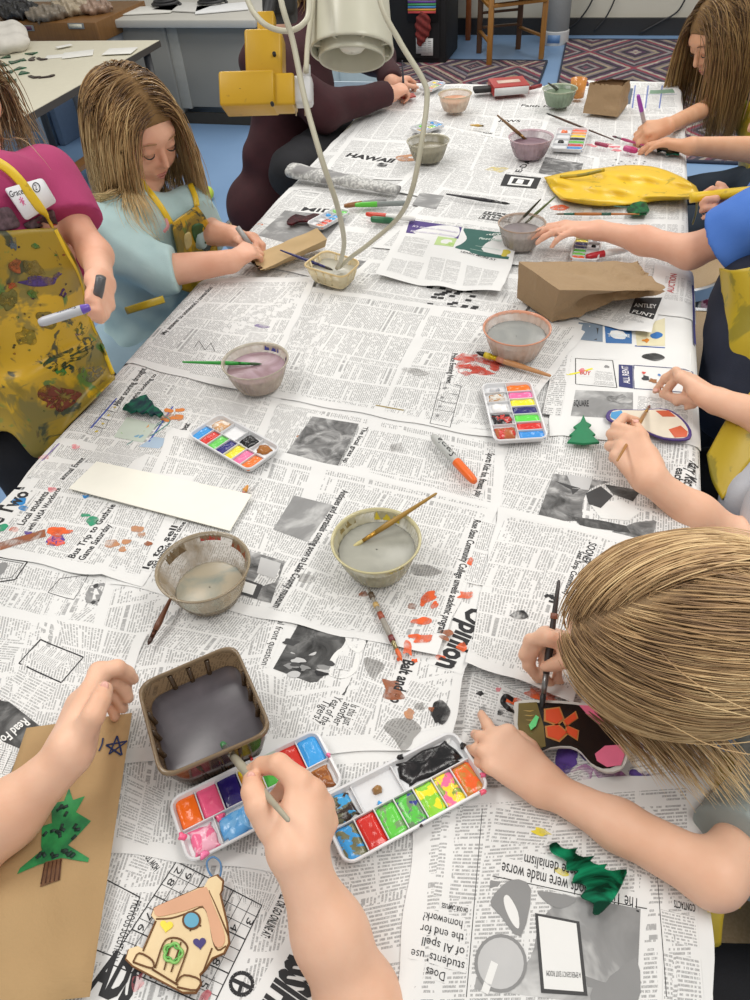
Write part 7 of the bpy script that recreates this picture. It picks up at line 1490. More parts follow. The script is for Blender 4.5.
ce1 = e1*.60+shL*.40; S.add([cap(shL, e1, .052, .043), cap(e1, e1*.72+w1*.28, .043, .040)], [cap(shR, e2, .048, .040), cap(e2, e2*.66+w2*.34, .040, .037)]); S.disp = folds(11, .0055, 75); S.cut(e1*.74+w1*.26, w1-e1, (e1*.6+w1*.4, .10)); S.cut(e2*.7+w2*.3, w2-e2, (e2*.7+w2*.3, .08)); garment(S, 'long_sleeved_top', G1, AQ, .0045)
mb = MB(); tube(mb, [PD(164, 232, 1.455), PD(168, 226, 1.45), PD(166, 219, 1.45)], .003, plain('top_print', '#c98a8a', .7), 6, 4); mb.build('printed_motif', G1)
def torso_field(ps, extra=(), k=.03):
    b = Body(k); b.add(*ps); [b.add(e) for e in extra]; return b.field
fld = torso_field(tp); Up = nrm(sh-pel); Rr = nrm(shL-shR); Fa = nrm(np.cross(Up, Rr)); Fa = Fa if Fa @ fw > 0 else -Fa
S1F = S.field
T1F = torso_field(tp); o, DA = px_drape(G1, 'apron', T1F, [[(172, 223), (174, 236), (177, 250), (180, 268), (182, 290)], [(184, 214), (192, 232), (196, 250), (196, 270), (196, 295)], [(197, 205), (208, 222), (217, 246), (218, 270), (214, 300)]], MAPR, off=.012, sm=3)
for pts, col in (([(192, 226), (203, 224), (208, 240), (200, 246), (194, 240)], '#3f6a3a'), ([(184, 236), (190, 232), (192, 244), (186, 250)], '#d8c88a'), ([(200, 238), (210, 240), (210, 250), (202, 250)], '#4a5a5a')): decal(G1, 'paint_stain', pts, DA, plain('stain'+col[1:], col, .5, .2), .003)
s1 = [(171, 224), (163, 210), (153, 196), (143, 184), (134, 172)]; dd_ = hit(S1F, s1, .8, 2.5, .007); dd_ = np.where(np.isnan(dd_), np.nanmin(dd_), dd_)
mb = MB(); ribbon(mb, [PD(x, y, z) for (x, y), z in zip(s1, dd_)], .006, MAPC, -CAMFWD); s2 = [(197, 206), (195, 196), (190, 184)]; dd_ = hit(S1F, s2, .8, 2.5, .007); dd_ = np.where(np.isnan(dd_), np.nanmin(dd_), dd_); ribbon(mb, [PD(x, y, z) for (x, y), z in zip(s2, dd_)], .006, MAPC, -CAMFWD); mb.build('neck_strap', G1)
mb = MB(); ribbon(mb, [PD(126, 311, 1.44), PD(145, 305, 1.42), PD(164, 299, 1.43)], .007, MAPD, V(0, -1, .3)); mb.build('waist_tie', G1)
hb = Body(.02); hb.add(ell(L(0, -.012, .02), np.array([.072, .090, .080])*s_, np.array([R, F, U])), ell(L(0, .02, -.036), np.array([.056, .060, .062])*s_, np.array([R, F, U])), *tp, cap(shL, e1, .052, .043))
cap_of_hair(G1, hc, F, U, s_, HBL, -.05, .048); head_hair(G1, hc, F, U, s_, HBL, hb.field, 3600, .29, 3, .0010, .1, .26, (.002, .016), jit=.028, wave=.022, clear=.93)
legs(G1, pel, Rr, fw, cloth('aqua_leggings', '#9fb8c4', '#8aa4b4'))
mb = MB(); tube(mb, [t1[4]+V(.012, -.01, .01), t1[4]+V(-.02, .01, .035)], .0055, plain('barrelgrey', '#9a9a98', .4), 12); mb.build('marker_pen', label='grey pen gripped by the girl in aqua', cat='marker')
# ---- child in the magenta T-shirt at the left edge
shL = PD(-70, 200, .98); shR = PD(50, 184, 1.15); hc = PD(-66, 100, 1.10); neck = PD(-30, 165, 1.08); sh = (shL+shR)/2; pel = sh + V(-.05, -.02, -.40); fw = nrm(V(1, -.25, -.1))
B = Body(.022, .006); F = nrm(V(.7, .25, -.55)); L, R, F, U = head_parts(B, hc, F, V(.35, .1, 1), 1.0, neck=False); B.add(cap(L(0, -.03, -.06), neck, .042, .044)); B.add(*torso_prims(neck*.4+sh*.6, pel, shL, shR, fw, -.006, .9))
e1 = PD(96, 256, 1.12); w1 = PD(101, 284, 1.0); B.add([cap(shR, e1, .026, .0215)], [cap(e1, w1, .0215, .0175)])
hand(B, PD(101, 279, .995), PD(103, 310, .94)-PD(101, 279, .995), CAMRIGHT*.8-CAMFWD*.3, -CAMFWD*.8-CAMRIGHT*.35, .74, over={0: [PD(97, 303, .93), PD(91, 299, .93)], 1: [PD(99, 311, .93), PD(92, 310, .93), PD(88, 306, .93)], 2: [PD(102, 317, .935), PD(95, 318, .935), PD(90, 314, .94)], 3: [PD(106, 316, .95), PD(101, 321, .945), PD(95, 320, .95)], 4: [PD(93, 287, .95), PD(90, 294, .935), PD(88, 300, .925)]})
eL = PD(-60, 270, .93); B.add([cap(shL, eL, .036, .031)]); G2 = finish(B, 'person', 'child in a magenta T-shirt and paint-stained yellow apron, standing at the left', SKB, .004, V(pel[0], pel[1], 0)); face_marks(G2, L, 1.0)
MG = cloth('magenta_cotton', '#9c2f5e', '#b03c6e'); S = Body(.03); tp = torso_prims(neck*.4+sh*.6, pel, shL, shR, fw, .006, .98); S.add(*tp); S.add([cap(shR, e1, .046, .040)], [cap(shL, eL, .050, .046)]); S.cut(V(0, 0, pel[2]+.17), V(0, 0, -1)); S.cut(e1*.56+shR*.44, nrm(e1-shR)*.8+CAMDOWN*.35, (e1, .085)); S.disp = folds(21, .004, 50); garment(S, 't_shirt', G2, MG, .004)
Rr = nrm(shL-shR); tl = Body(.03); tl.add(*tp); tl.add(cap(pel, pel+V(.20, .05, -.02), .10, .08), cap(pel+V(.16, .05, -.02), pel+V(.20, .05, -.35), .09, .06)); lp_, _ = leg_prims(pel, Rr, nrm(V(1, 0, 0)), .012, .36, th=.05); [tl.add(x_) for x_ in lp_]; tl.add(ell(pel, (.15, .13, .11))); S2F = tl.field
_, DA = px_drape(G2, 'apron', S2F, [[(-60, 232), (-70, 300), (-75, 370), (-70, 430), (-60, 470)], [(0, 231), (-2, 290), (-4, 350), (-6, 400), (2, 431)], [(30, 229), (36, 282), (40, 340), (30, 400), (38, 458)], [(54, 228), (76, 272), (88, 325), (96, 358), (70, 424)], [(56, 228), (80, 272), (94, 325), (114, 374), (113, 380)]], MAPR, nu=9, off=.010, sm=10, push=lambda u, v: .010*np.sin(u*9+v*5)*v + .014*np.exp(-((v-.70+.10*u)/.035)**2))
def gz(x, y): return DA(x, y)
def st2(pts, col): decal(G2, 'paint_stain', pts, DA, wash('apron_stain'+col[1:], col, .85, 70), .002)
rs_ = random.Random(5)
def rag(cx, cy, rx, ry, n=11, a0=0.0): return [(cx+rx*math.cos(a)*k*math.cos(a0)-ry*math.sin(a)*k*math.sin(a0), cy+rx*math.cos(a)*k*math.sin(a0)+ry*math.sin(a)*k*math.cos(a0)) for a, k in [(2*math.pi*i/n, rs_.uniform(.55, 1.2)) for i in range(n)]]
for cx, cy, rx, ry, a0, col in [(38, 281, 19, 5, .02, '#4f3a78'), (57, 276, 8, 2.5, -.6, '#57407a'), (63, 294, 4, 5, 0, '#4a2a5a'), (70, 356, 26, 9, -.45, '#2f4a2e'), (88, 345, 14, 8, -.3, '#4a5040'), (66, 366, 10, 4, .3, '#1f3a26'), (64, 398, 24, 13, .1, '#7a3c2c'), (52, 402, 8, 6, 0, '#8a4030'), (14, 266, 9, 7, .4, '#a4592c'), (33, 294, 6, 5, .2, '#4f7a34'), (14, 243, 4, 8, 0, '#5a6670'), (62, 372, 7, 4, .4, '#3f8a3a'), (94, 372, 13, 9, 0, '#7a7664'), (34, 268, 12, 8, .5, '#7a6a30'), (26, 336, 12, 10, .5, '#8a7a28'), (8, 300, 9, 11, .5, '#6f6a30'), (46, 320, 10, 9, .5, '#80702c'), (36, 246, 5, 3, 0, '#3f7a3a'), (12, 285, 6, 4, 0, '#b0502c'), (82, 330, 8, 8, 0, '#6a6c34')]: st2(rag(cx, cy, rx, ry, a0=a0), col)
for k in range(26): st2(rag(rs_.uniform(2, 84), rs_.uniform(240, 420), 1.6, 1.2, 6), rs_.choice(['#2f3a2e', '#4a2a3a', '#8a3a2a', '#3f7a3a', '#2a2a3a']))
# shirt print, name sticker and strap lie on the shirt
SF = S.field
def onshirt(pts, off): 
    z = hit(SF, pts, .6, 2.0, off); z = np.where(np.isnan(z), np.nanmean(z), z); return z
def SD(x, y): return float(onshirt([(x, y)], .001)[0])
for pts in ([(-6, 212), (8, 207), (16, 216), (20, 226), (8, 230), (-8, 232)], [(24, 224), (36, 218), (52, 210), (56, 218), (62, 236), (60, 242), (54, 229), (30, 229)]): decal(G2, 'shirt_print', pts, SD, plain('dark_print', '#6f5a62', .7, .5, 150), .002)
decal(G2, 'shirt_print', [(52, 224), (60, 226), (60, 230), (53, 229)], SD, plain('red_print', '#c04030', .7), .003)
qs = [(0, 189), (38, 178), (55, 202), (22, 221)]; z_ = onshirt(qs, .006); q_ = [PD(x, y, z) for (x, y), z in zip(qs, z_)]; c_ = sum(q_)/4; n_ = nrm(np.cross(q_[1]-q_[0], q_[3]-q_[0])); n_ = n_ if n_ @ CAMFWD < 0 else -n_
wq = [c_ + (p-c_) - n_*((p-c_) @ n_) for p in q_]; loft_ = [sqring_w([p + n_*.006 for p in wq], .006), sqring_w([p + n_*.008 for p in wq], .006)]; mb = MB(); loft(mb, loft_, plain('sticker_white', '#e4e4e8', .6, .02)); tag_ = mb.build('name_sticker', G2)
q_ = [p + n_*.002 for p in wq]; ux = nrm(q_[1]-q_[0]); uy = np.cross(n_, ux)
for txt, off_, sz, col in (('Graceson', (.003, -.012), .0115, '#222228'), ('2', (.047, -.012), .010, '#222228'), ('*', (.015, -.030), .022, '#e05a9a'), ('X', (.018, -.026), .009, '#e05a9a')):
    v, f = font_mesh(txt, .005); mb = MB(); mb.add(q_[0] + n_*.0068 + ux*off_[0] + uy*off_[1] + (v[:, :1]*ux*.82 + v[:, 1:2]*uy)*sz, f, plain('ink'+col[1:], col, .6)); mb.build('handwriting', tag_)
mb = MB(); tube(mb, [q_[0] + n_*.0068 + ux*(.050+.006*math.cos(a)) + uy*(-.009+.006*math.sin(a)) for a in np.linspace(0, 6.3, 20)], .0006, plain('ink222228', '#222228', .6), 5); mb.build('handwriting', tag_)
sp_ = [(54, 229), (44, 214), (32, 197), (20, 181), (8, 169), (-6, 160)]; z_ = onshirt(sp_, .014); mb = MB(); ribbon(mb, [PD(x, y, z) for (x, y), z in zip(sp_, z_)], .0065, MAPC, -CAMFWD); mb.build('neck_strap', G2)
he_ = [(55, 230), (66, 252), (78, 276), (90, 322), (104, 352), (113, 374)]; mb = MB(); ribbon(mb, [PD(x, y, DA(x, y)-.003) for x, y in he_], .0035, MAPC, -CAMFWD); mb.build('apron_hem', G2)
hb = Body(.02); hb.add(ell(L(0, -.012, .02), np.array([.072, .090, .080]), np.array([R, F, U])), *tp); cap_of_hair(G2, hc, F, U, 1.0, HB2, -.05, .05); head_hair(G2, hc, F, U, 1.0, HB2, hb.field, 2000, .22, 5, .0011, 0, .22, (.002, .018), m=16, jit=.06, wave=.09)
T_ = Body(.03); T_.add(ell(pel+V(-.03, 0, .07), (.10, .12, .13))); garment(T_, 'waistband', G2, cloth('black_trousers', '#141418', '#1e1e24'), .006); legs(G2, V(pel[0], pel[1], pel[2]), Rr, V(.45, 0, 0), cloth('black_trousers', '#141418', '#1e1e24'), .36, .05)
a, b = PD(39, 323, .90), PD(90, 307, .905); marker(b, a, 'purple banded grey marker pen held by the child in magenta', '#6a4fb0', '#b9bbc0', .0058, capfrac=.16, text='Sharpie')
mb = MB(); tube(mb, [PD(96, 302, .94), PD(99, 290, .93), PD(101, 277, .92)], .0062, plain('grey_cap', '#5a5a5c', .4), 12); tube(mb, [PD(95, 303, .942), PD(97, 299, .939)], .0064, plain('yellow_band', '#d8c43a', .4), 12); mb.build('capped_pen', label='dark grey marker cap sticking up from the fist of the child in magenta', cat='marker')  # a separate marker cap on its own, not a whole pen
# ---- person in the maroon sweatshirt behind the lamp
MM = cloth('maroon_fleece', '#2c0d13', '#3f151c', 40); sL = PD(262, 62, 2.05); sR = PD(340, 42, 2.35); sh = (sL+sR)/2; hc = PD(318, -8, 2.2)+V(.03, 0, .02); neck = (hc+sh)/2+V(-.02, 0, .0); pel = V(-1.02, 2.20, .50); fw = V(1, .15, 0)
B = Body(.03, .006); L, R, F, U = head_parts(B, hc, V(.75, .1, -.55), V(.4, 0, 1), 1.05); B.add(*torso_prims(neck, pel, sL, sR, fw, -.004, .95))
e1 = PD(322, 110, 2.14); w1 = P(390, 94, ZT+.045); B.add([cap(sL, e1, .045, .038)], [cap(e1, w1, .036, .025)]); e2 = PD(380, 60, 2.5); w2 = P(392, 84, ZT+.04); B.add([cap(sR, e2, .045, .036)], [cap(e2, w2, .034, .024)])
t1 = hand(B, w1, P(404, 88, ZT+.05)-w1, V(0, -.3, .9), V(.2, .8, .3), .80, (55, 60, 40), thumb=((.8, .4, .1), (.9, .2, -.1), (1, 0, -.3))); t2 = hand(B, w2, P(402, 80, ZT+.04)-w2, V(0, .3, .9), V(.2, -.6, .3), .85, (35, 50, 30))
G3 = finish(B, 'person', 'person in a maroon sweatshirt seated behind the hanging lamp, painting with one hand', SKB, .005, V(pel[0], pel[1], 0)); face_marks(G3, L, 1.05)
S = Body(.035); tp = torso_prims(neck, pel, sL, sR, fw, .010, 1.12); S.add(*tp); S.add([cap(sL, e1, .062, .052), cap(e1, w1, .050, .036)], [cap(sR, e2, .060, .05), cap(e2, w2, .048, .034)]); S.cut(w1*.97+e1*.03, w1-e1, (w1, .05)); S.cut(w2*.93+e2*.07, w2-e2, (w2, .05)); S.disp = folds(31, .006, 38); garment(S, 'sweatshirt', G3, MM, .006)
cap_of_hair(G3, hc, F, U, 1.05, HB3, -.06, .05, .012); hb = Body(.02); hb.add(ell(L(0, -.012, .02), np.array([.075, .092, .082])*1.05, np.array([R, F, U])), *tp); head_hair(G3, hc, F, U, 1.05, HB3, hb.field, 500, .14, 6, .002, 0, .2, (.003, .016), m=12, jit=.06)
legs(G3, pel, nrm(sL-sR), fw, cloth('black_trousers', '#141418', '#1e1e24')); T_ = Body(.03); T_.add(cap(PD(296, 172, 2.12), PD(338, 138, 2.36), .075, .07)); T_.disp = folds(8, .004); garment(T_, 'trouser_thigh', G3, cloth('black_trousers', '#141418', '#1e1e24'), .006)
brush(P(404, 96, ZT+.012), P(400, 60, ZT+.14) if False else P(402, 60, ZT+.10), 'dark brush held upright by the person in maroon', '#2a2a34', '#55555a', '#c03a3a', .003)
c = W3(404, 97); th = thing('painted_ornament', 'red painted ornament under the hand of the person in maroon', 'ornament', c); cutout(th, 'painted_shape', [(394, 97), (404, 94), (414, 95), (416, 98), (404, 100)], c[2]+.001, .004, plain('red_cream', '#b04038', .5, .3, 60), 1)
# ---- girl at the far right, long fair hair, purple pen
hc = PD(722, 34, 2.16); Ft = P(650, 140, ZT); F = nrm(V(-.74, -.50, -.52)); B = Body(.02, .006); L, R, F, U = head_parts(B, hc, F, V(-.55, -.15, 1), 1.02); neck = L(0, -.05, -.13); sL = PD(745, 62, 2.45); sR = PD(800, 92, 2.08); sh = (sL+sR)/2+V(.02, 0, 0); pel = V(.50, 2.42, .52); fw = V(-1, -.05, 0)
B.add(*torso_prims(neck*.4+sh*.6+V(0, 0, .02), pel, sL, sR, fw, -.004, .95)); e1 = PD(712, 106, 2.34); w1 = P(668, 126, ZT+.05); B.add([cap(sL, e1, .033, .028)], [cap(e1, w1, .028, .019)]); e2 = PD(760, 150, 1.98); w2 = P(692, 146, ZT+.035); B.add([cap(sR, e2, .038, .033)], [cap(e2, w2, .034, .021)])
t1 = hand(B, w1, P(642, 130, ZT+.045)-w1, V(.1, -.4, .9), V(-.2, -.8, .2), .82, (45, 55, 35), thumb=((.9, .4, -.1), (1, .1, -.2), (1, 0, -.2))); t2 = hand(B, w2, P(655, 142, ZT+.035)-w2, V(0, .2, 1), V(-.1, .9, .1), .95, (18, 22, 12))
G4 = finish(B, 'person', 'girl with long fair hair leaning in with a purple pen, far end', SKC, .0045, V(pel[0], pel[1], 0)); face_marks(G4, L, 1.02, '#6a4a34')
S = Body(.03); tp = torso_prims(neck*.4+sh*.6, pel, sL, sR, fw, .006, 1.0); S.add(*tp); S.disp = folds(41, .004, 45); garment(S, 'tank_top', G4, cloth('charcoal_top', '#2b2b30', '#3a3a40'), .006)
fld = torso_field(tp); Up = nrm(sh-pel); Rr = nrm(sL-sR); Fa = nrm(np.cross(Up, Rr)); Fa = Fa if Fa @ fw > 0 else -Fa; drape(G4, 'apron', fld, sh*.5+pel*.5, Rr, Up, Fa, np.linspace(-.16, .16, 16), np.linspace(.12, -.42, 24), MAPD, jitter=lambda p: .004*np.sin(p[:, 1]*60))
hb = Body(.02); hb.add(ell(L(0, -.012, .02), np.array([.072, .090, .080]), np.array([R, F, U])), *tp); cap_of_hair(G4, hc, F, U, 1.02, HB3, -.06, .046); head_hair(G4, hc, F, U, 1.02, HB3, hb.field, 3200, .36, 9, .0011, 0, .28, (.002, .018), jit=.03, wave=.02, clear=.88, cx_=(-.062, .062)); legs(G4, pel, Rr, fw, cloth('dark_jeans', '#2a3442', '#36424f'))
marker(P(638, 95, ZT+.13), P(648, 140, ZT+.008), 'pen with a violet cap held upright by the far girl', '#a04ab8', '#b4b2b8', .0055, capfrac=.34, tail='#b03a8a')
# ---- child in the blue T-shirt reaching across
sL = PD(762, 222, 1.30); sR = PD(790, 190, 1.62); sh = (sL+sR)/2; neck = sh+V(.02, .02, .06); hc = neck + V(-.02, 0, .12); pel = V(.56, 1.28, .52); fw = V(-1, 0, 0); e1 = PD(690, 252, 1.40); w1 = P(600, 230, ZT+.055)
B = Body(.02, .006); L, R, F, U = head_parts(B, hc, V(-.9, .2, -.35), V(-.2, 0, 1), 1.0); B.add(*torso_prims(neck, pel, sL, sR, fw, 0, 1.0)); B.add([cap(sL, e1, .034, .0285)], [cap(e1, e1*.5+w1*.5, .0285, .0245), cap(e1*.5+w1*.5, w1, .0245, .0175)])
t1 = hand(B, w1, P(567, 229, ZT+.062)-w1, V(0, .1, 1), V(0, .9, 0), .95, curls=[(12, 18, 12), (10, 16, 12), (12, 18, 14), (18, 24, 18)], thumb=((.8, .55, -.2), (.95, .3, -.25), (1, .1, -.25)), spread=1.1)
e2 = PD(775, 232, 1.55); w2 = PD(738, 216, 1.52); B.add([cap(sR, e2, .038, .032)], [cap(e2, w2, .031, .022)])
t2 = hand(B, w2, PD(716, 207, 1.50)-w2, CAMRIGHT*.1-CAMDOWN*.2-CAMFWD*.9, -CAMDOWN+CAMRIGHT*.2, .95, over={0: [PD(722, 193, 1.485), PD(712, 189, 1.48), PD(704, 193, 1.49)], 1: [PD(716, 199, 1.47), PD(706, 200, 1.47), PD(701, 204, 1.48)], 2: [PD(714, 208, 1.475), PD(705, 208, 1.475), PD(701, 211, 1.485)], 3: [PD(715, 215, 1.48), PD(707, 217, 1.48), PD(703, 218, 1.49)], 4: [PD(729, 196, 1.49), PD(722, 187, 1.49), PD(718, 184, 1.49)]})
G5 = finish(B, 'person', 'child in a bright blue T-shirt stretching a bare arm over the large paper bag', SKB, .004, V(pel[0], pel[1], 0)); face_marks(G5, L, 1.0)
S = Body(.03); tp = torso_prims(neck, pel, sL, sR, fw, .010, 1.05); S.add(*tp); S.add([cap(sL, e1, .060, .060)], [cap(sR, e2, .055, .05)]); S.cut(sL*.46+e1*.54, e1-sL+V(0, 0, -.02), (e1, .13)); S.disp = folds(51, .005, 45); garment(S, 't_shirt', G5, cloth('royal_blue_cotton', '#3f6fc4', '#5280d2'), .0045)
Rr = nrm(sL-sR); cap_of_hair(G5, hc, F, U, 1.0, HB3, -.05, .05); hb = Body(.02); hb.add(ell(L(0, -.012, .02), np.array([.075, .092, .082]), np.array([R, F, U]))); head_hair(G5, hc, F, U, 1.0, HB3, hb.field, 400, .12, 12, .002, 0, .15, (.003, .014), m=10); legs(G5, pel, Rr, fw, cloth('black_trousers', '#141418', '#1e1e24'))
gr = grid3([[(720, 268, 1.30), (722, 300, 1.30), (716, 350, 1.31), (714, 392, 1.33)], [(735, 270, 1.24), (738, 310, 1.25), (730, 350, 1.26), (722, 398, 1.28)], [(775, 262, 1.20), (778, 310, 1.2), (775, 350, 1.2), (770, 400, 1.22)]]); nr, nc = gr.shape[:2]
q = np.array([(j*nc+i, j*nc+i+1, (j+1)*nc+i+1, (j+1)*nc+i) for j in range(nr-1) for i in range(nc-1)]); o = mesh_np('apron', gr.reshape(-1, 3), q, MAPD, G5); m_ = o.modifiers.new('thickness', 'SOLIDIFY'); m_.thickness = .003; m_.offset = 0
S = Body(.03); S.add(cap(PD(760, 300, 1.33), PD(748, 400, 1.30), .085, .085)); S.disp = folds(5, .004); garment(S, 'navy_shorts', G5, cloth('navy_cloth', '#0f1424', '#1a2034'), .006)
mb = MB(); tube(mb, [PD(690, 198, 1.49), PD(715, 195, 1.48), PD(735, 193, 1.46), PD(765, 190, 1.42)], .010, MAPC, 10, 4); mb.build('rolled_strap', G5)
# ---- child painting the violet stocking (hands from the right edge)
wA = P(719, 402, ZT+.045); eA = P(775, 420, ZT+.05); wB = P(650, 480, ZT+.045); eB = PD(742, 548, 1.0); sB = PD(800, 510, .98); sA = PD(805, 425, 1.15); sh = (sA+sB)/2; neck = sh+V(.06, 0, .07); hc = neck+V(.03, 0, .11); pel = V(.58, .86, .50); fw = V(-1, 0, 0)
B = Body(.018, .006); L, R, F, U = head_parts(B, hc, V(-.8, 0, -.6), V(-.5, 0, .8), .98); B.add(*torso_prims(neck, pel, sA, sB, fw, 0, .95)); B.add([cap(sA, eA, .036, .031)], [cap(eA, wA, .027, .019)], [cap(sB, eB, .034, .031)], [cap(eB, eB*.5+wB*.5, .031, .0255), cap(eB*.5+wB*.5, wB, .0255, .019)])
H = lambda x, y, z: P(x, y, ZT+z)
hand(B, wA, H(690, 382, .055)-wA, V(0, .5, .85), V(-.2, -.8, .3), .88, over={0: [H(676, 371, .055), H(665, 378, .040), H(655, 391, .016)], 1: [H(678, 377, .05), H(670, 386, .035), H(662, 395, .018)], 2: [H(688, 389, .04), H(684, 399, .03), H(676, 404, .022)], 3: [H(698, 396, .035), H(694, 405, .026), H(686, 408, .02)], 4: [H(695, 399, .035), H(676, 399, .025), H(662, 394, .018)]})
hand(B, wB, H(628, 446, .06)-wB, V(-.6, .1, .75), V(.2, .9, .1), .90, over={0: [H(616, 426, .060), H(624, 417, .048), H(637, 420, .036)], 1: [H(611, 434, .05), H(618, 428, .038), H(630, 428, .028)], 2: [H(609, 446, .04), H(617, 442, .026), H(628, 440, .018)], 3: [H(613, 458, .032), H(620, 454, .02), H(630, 450, .012)], 4: [H(648, 452, .055), H(643, 436, .052), H(635, 423, .044)]})
G6 = finish(B, 'person', 'child at the right edge painting a violet outlined stocking with both hands over it', SKA, .0035, V(pel[0], pel[1], 0)); face_marks(G6, L, .98)
for p_, al in ((H(656, 390, .023), (-1, -1, 0)), (H(636, 421, .052), (1, .4, 0))): nail(G6, p_, V(0, -.2, 1), V(*al), .8)
S = Body(.03); tp = torso_prims(neck, pel, sA, sB, fw, .010, 1.0); S.add(*tp); S.add([cap(sA, eA*.5+sA*.5, .05, .046)], [cap(sB, eB*.35+sB*.65, .05, .048)]); S.disp = folds(61, .004, 45); garment(S, 't_shirt', G6, cloth('grey_jersey', '#a9acb4', '#c0c3ca'), .005)
gr = grid3([[(751, 392, 1.10), (728, 418, 1.10), (707, 455, 1.10)], [(760, 420, 1.06), (738, 440, 1.07), (712, 480, 1.08)], [(775, 440, 1.04), (750, 462, 1.05), (722, 500, 1.06)]]); nr, nc = gr.shape[:2]
q = np.array([(j*nc+i, j*nc+i+1, (j+1)*nc+i+1, (j+1)*nc+i) for j in range(nr-1) for i in range(nc-1)]); o = mesh_np('apron', gr.reshape(-1, 3), q, MAPD, G6); m_ = o.modifiers.new('thickness', 'SOLIDIFY'); m_.thickness = .003; m_.offset = 0
S = Body(.02); S.add(cap(PD(752, 440, 1.13), PD(756, 500, 1.07), .045, .050), cap(PD(775, 460, 1.1), PD(790, 520, 1.04), .07, .06)); S.disp = folds(7, .004); garment(S, 'shirt_front', G6, cloth('grey_jersey', '#a9acb4', '#c0c3ca'), .005)
cap_of_hair(G6, hc, F, U, .98, HBL, -.05, .05); hb = Body(.02); hb.add(ell(L(0, -.012, .02), np.array([.075, .092, .082]), np.array([R, F, U]))); head_hair(G6, hc, F, U, .98, HBL, hb.field, 400, .12, 14, .002, 0, .15, (.003, .014), m=10, fallout=lambda p, t: np.array([.5, 0, -.8])); legs(G6, pel, nrm(sA-sB), fw, cloth('black_trousers', '#141418', '#1e1e24'))
brush(H(650, 405, .010), H(617, 461, .085), 'slim tan brush touching the violet outlined stocking', '#a8763a', '#b08a4a', '#7a4a3a', .0026)
# ---- blond girl in the foreground, seen from above
hc = PD(668, 634, .665); F = nrm(-CAMRIGHT*.86 + CAMDOWN*.22 + CAMFWD*.52); U = nrm(-CAMFWD*.86 - CAMRIGHT*.40 - CAMDOWN*.10)
B = Body(.012, .006); L, R, F, U = head_parts(B, hc, F, U, 1.0, neck=False); sL = PD(800, 700, .80); sR = PD(790, 800, .62); 
sR = PD(818, 768, .74); sL = PD(805, 610, .80); sh = (sL+sR)/2; neck = sh*.75+hc*.25+V(0, 0, .02); B.add(cap(L(0, -.03, -.03), neck, .042, .046)); pel = V(.50, .40, .50); fw = V(-1, 0, -.2); B.add(*torso_prims(neck*.3+sh*.7, pel, sL, sR, fw, 0, .95))
wl = H(548, 788, .024); el = P(714, 876, ZT+.030); B.add([cap(sR, el, .030, .0255)], [cap(el, el*.45+wl*.55, .0255, .0215), cap(el*.45+wl*.55, wl, .0215, .0160)])
hand(B, wl, H(502, 752, .034)-wl, V(-.05, 0, 1), V(.3, .9, .1), .84, over={0: [H(494, 735, .034), H(487, 724, .026), H(481, 714, .016)], 1: [H(489, 742, .036), H(480, 737, .028), H(474, 734, .016)], 2: [H(483, 752, .036), H(475, 750, .026), H(469, 749, .014)], 3: [H(487, 766, .032), H(479, 763, .022), H(472, 761, .012)], 4: [H(530, 748, .022), H(520, 738, .016), H(512, 731, .012)]})
wr_ = H(600, 655, .05); er = PD(712, 650, .80); B.add([cap(sL, er, .038, .033)], [cap(er, wr_, .032, .022)])
hand(B, wr_, H(562, 642, .06)-wr_, V(.1, .7, .7), V(-.1, -.8, .3), .86, over={0: [H(530, 640, .062), H(524, 655, .048), H(533, 670, .034)], 1: [H(532, 652, .05), H(528, 665, .038), H(538, 679, .024)], 2: [H(545, 662, .038), H(543, 676, .026), H(551, 686, .014)], 3: [H(558, 664, .03), H(557, 678, .018), H(562, 686, .01)], 4: [H(566, 660, .065), H(556, 664, .056), H(545, 667, .046)]})
G7 = finish(B, 'person', 'blond girl in the foreground bent over a black stocking ornament, seen from above', SKA, .003, V(pel[0], pel[1], 0)); face_marks(G7, L, 1.0)
for p_, al in ((H(483, 719, .022), (-.3, 1, 0)), (H(475, 734, .022), (-1, .3, 0)), (H(470, 749, .020), (-1, 0, 0)), (H(473, 761, .018), (-1, 0, 0))): nail(G7, p_, V(0, 0, 1), V(*al), .78)
S = Body(.03); tp = torso_prims(neck*.3+sh*.7, pel, sL, sR, fw, .012, 1.0); S.add(*tp); S.add([cap(sR, el, .048, .046)], [cap(sL, er, .046, .042)]); S.cut(sR*.20+el*.80, (el-sR)+V(0, .0, 0)-CAMRIGHT*.03, (el, .16)); S.disp = folds(71, .004, 50); garment(S, 't_shirt', G7, cloth('sage_grey_jersey', '#8f9a98', '#a4aeac'), .004)
gr = grid3([[(672, 742, .80), (676, 775, .80), (692, 812, .80), (706, 838, .80)], [(690, 745, .84), (695, 790, .83), (705, 820, .82), (714, 840, .81)], [(722, 752, .82), (726, 790, .80), (728, 815, .79), (722, 838, .79)], [(742, 750, .77), (742, 780, .76), (738, 812, .76), (728, 832, .77)]]); nr, nc = gr.shape[:2]
q = np.array([(j*nc+i, j*nc+i+1, (j+1)*nc+i+1, (j+1)*nc+i) for j in range(nr-1) for i in range(nc-1)]); o = mesh_np('apron', gr.reshape(-1, 3), q, MAPC, G7); m_ = o.modifiers.new('thickness', 'SOLIDIFY'); m_.thickness = .003; m_.offset = 0
S = Body(.02); S.add(cap(PD(705, 765, .86), PD(722, 800, .84), .022, .018)); S.disp = folds(9, .005, 90); garment(S, 'dark_undershirt', G7, cloth('brown_black', '#1f1614', '#3a2a24'), .004)
mb = MB(); ribbon(mb, [P(722, 890, ZT+.02), P(712, 915, ZT-.01), P(710, 945, ZT-.10)], .010, MAPC, V(.2, -1, 0)); mb.build('waist_tie', G7)
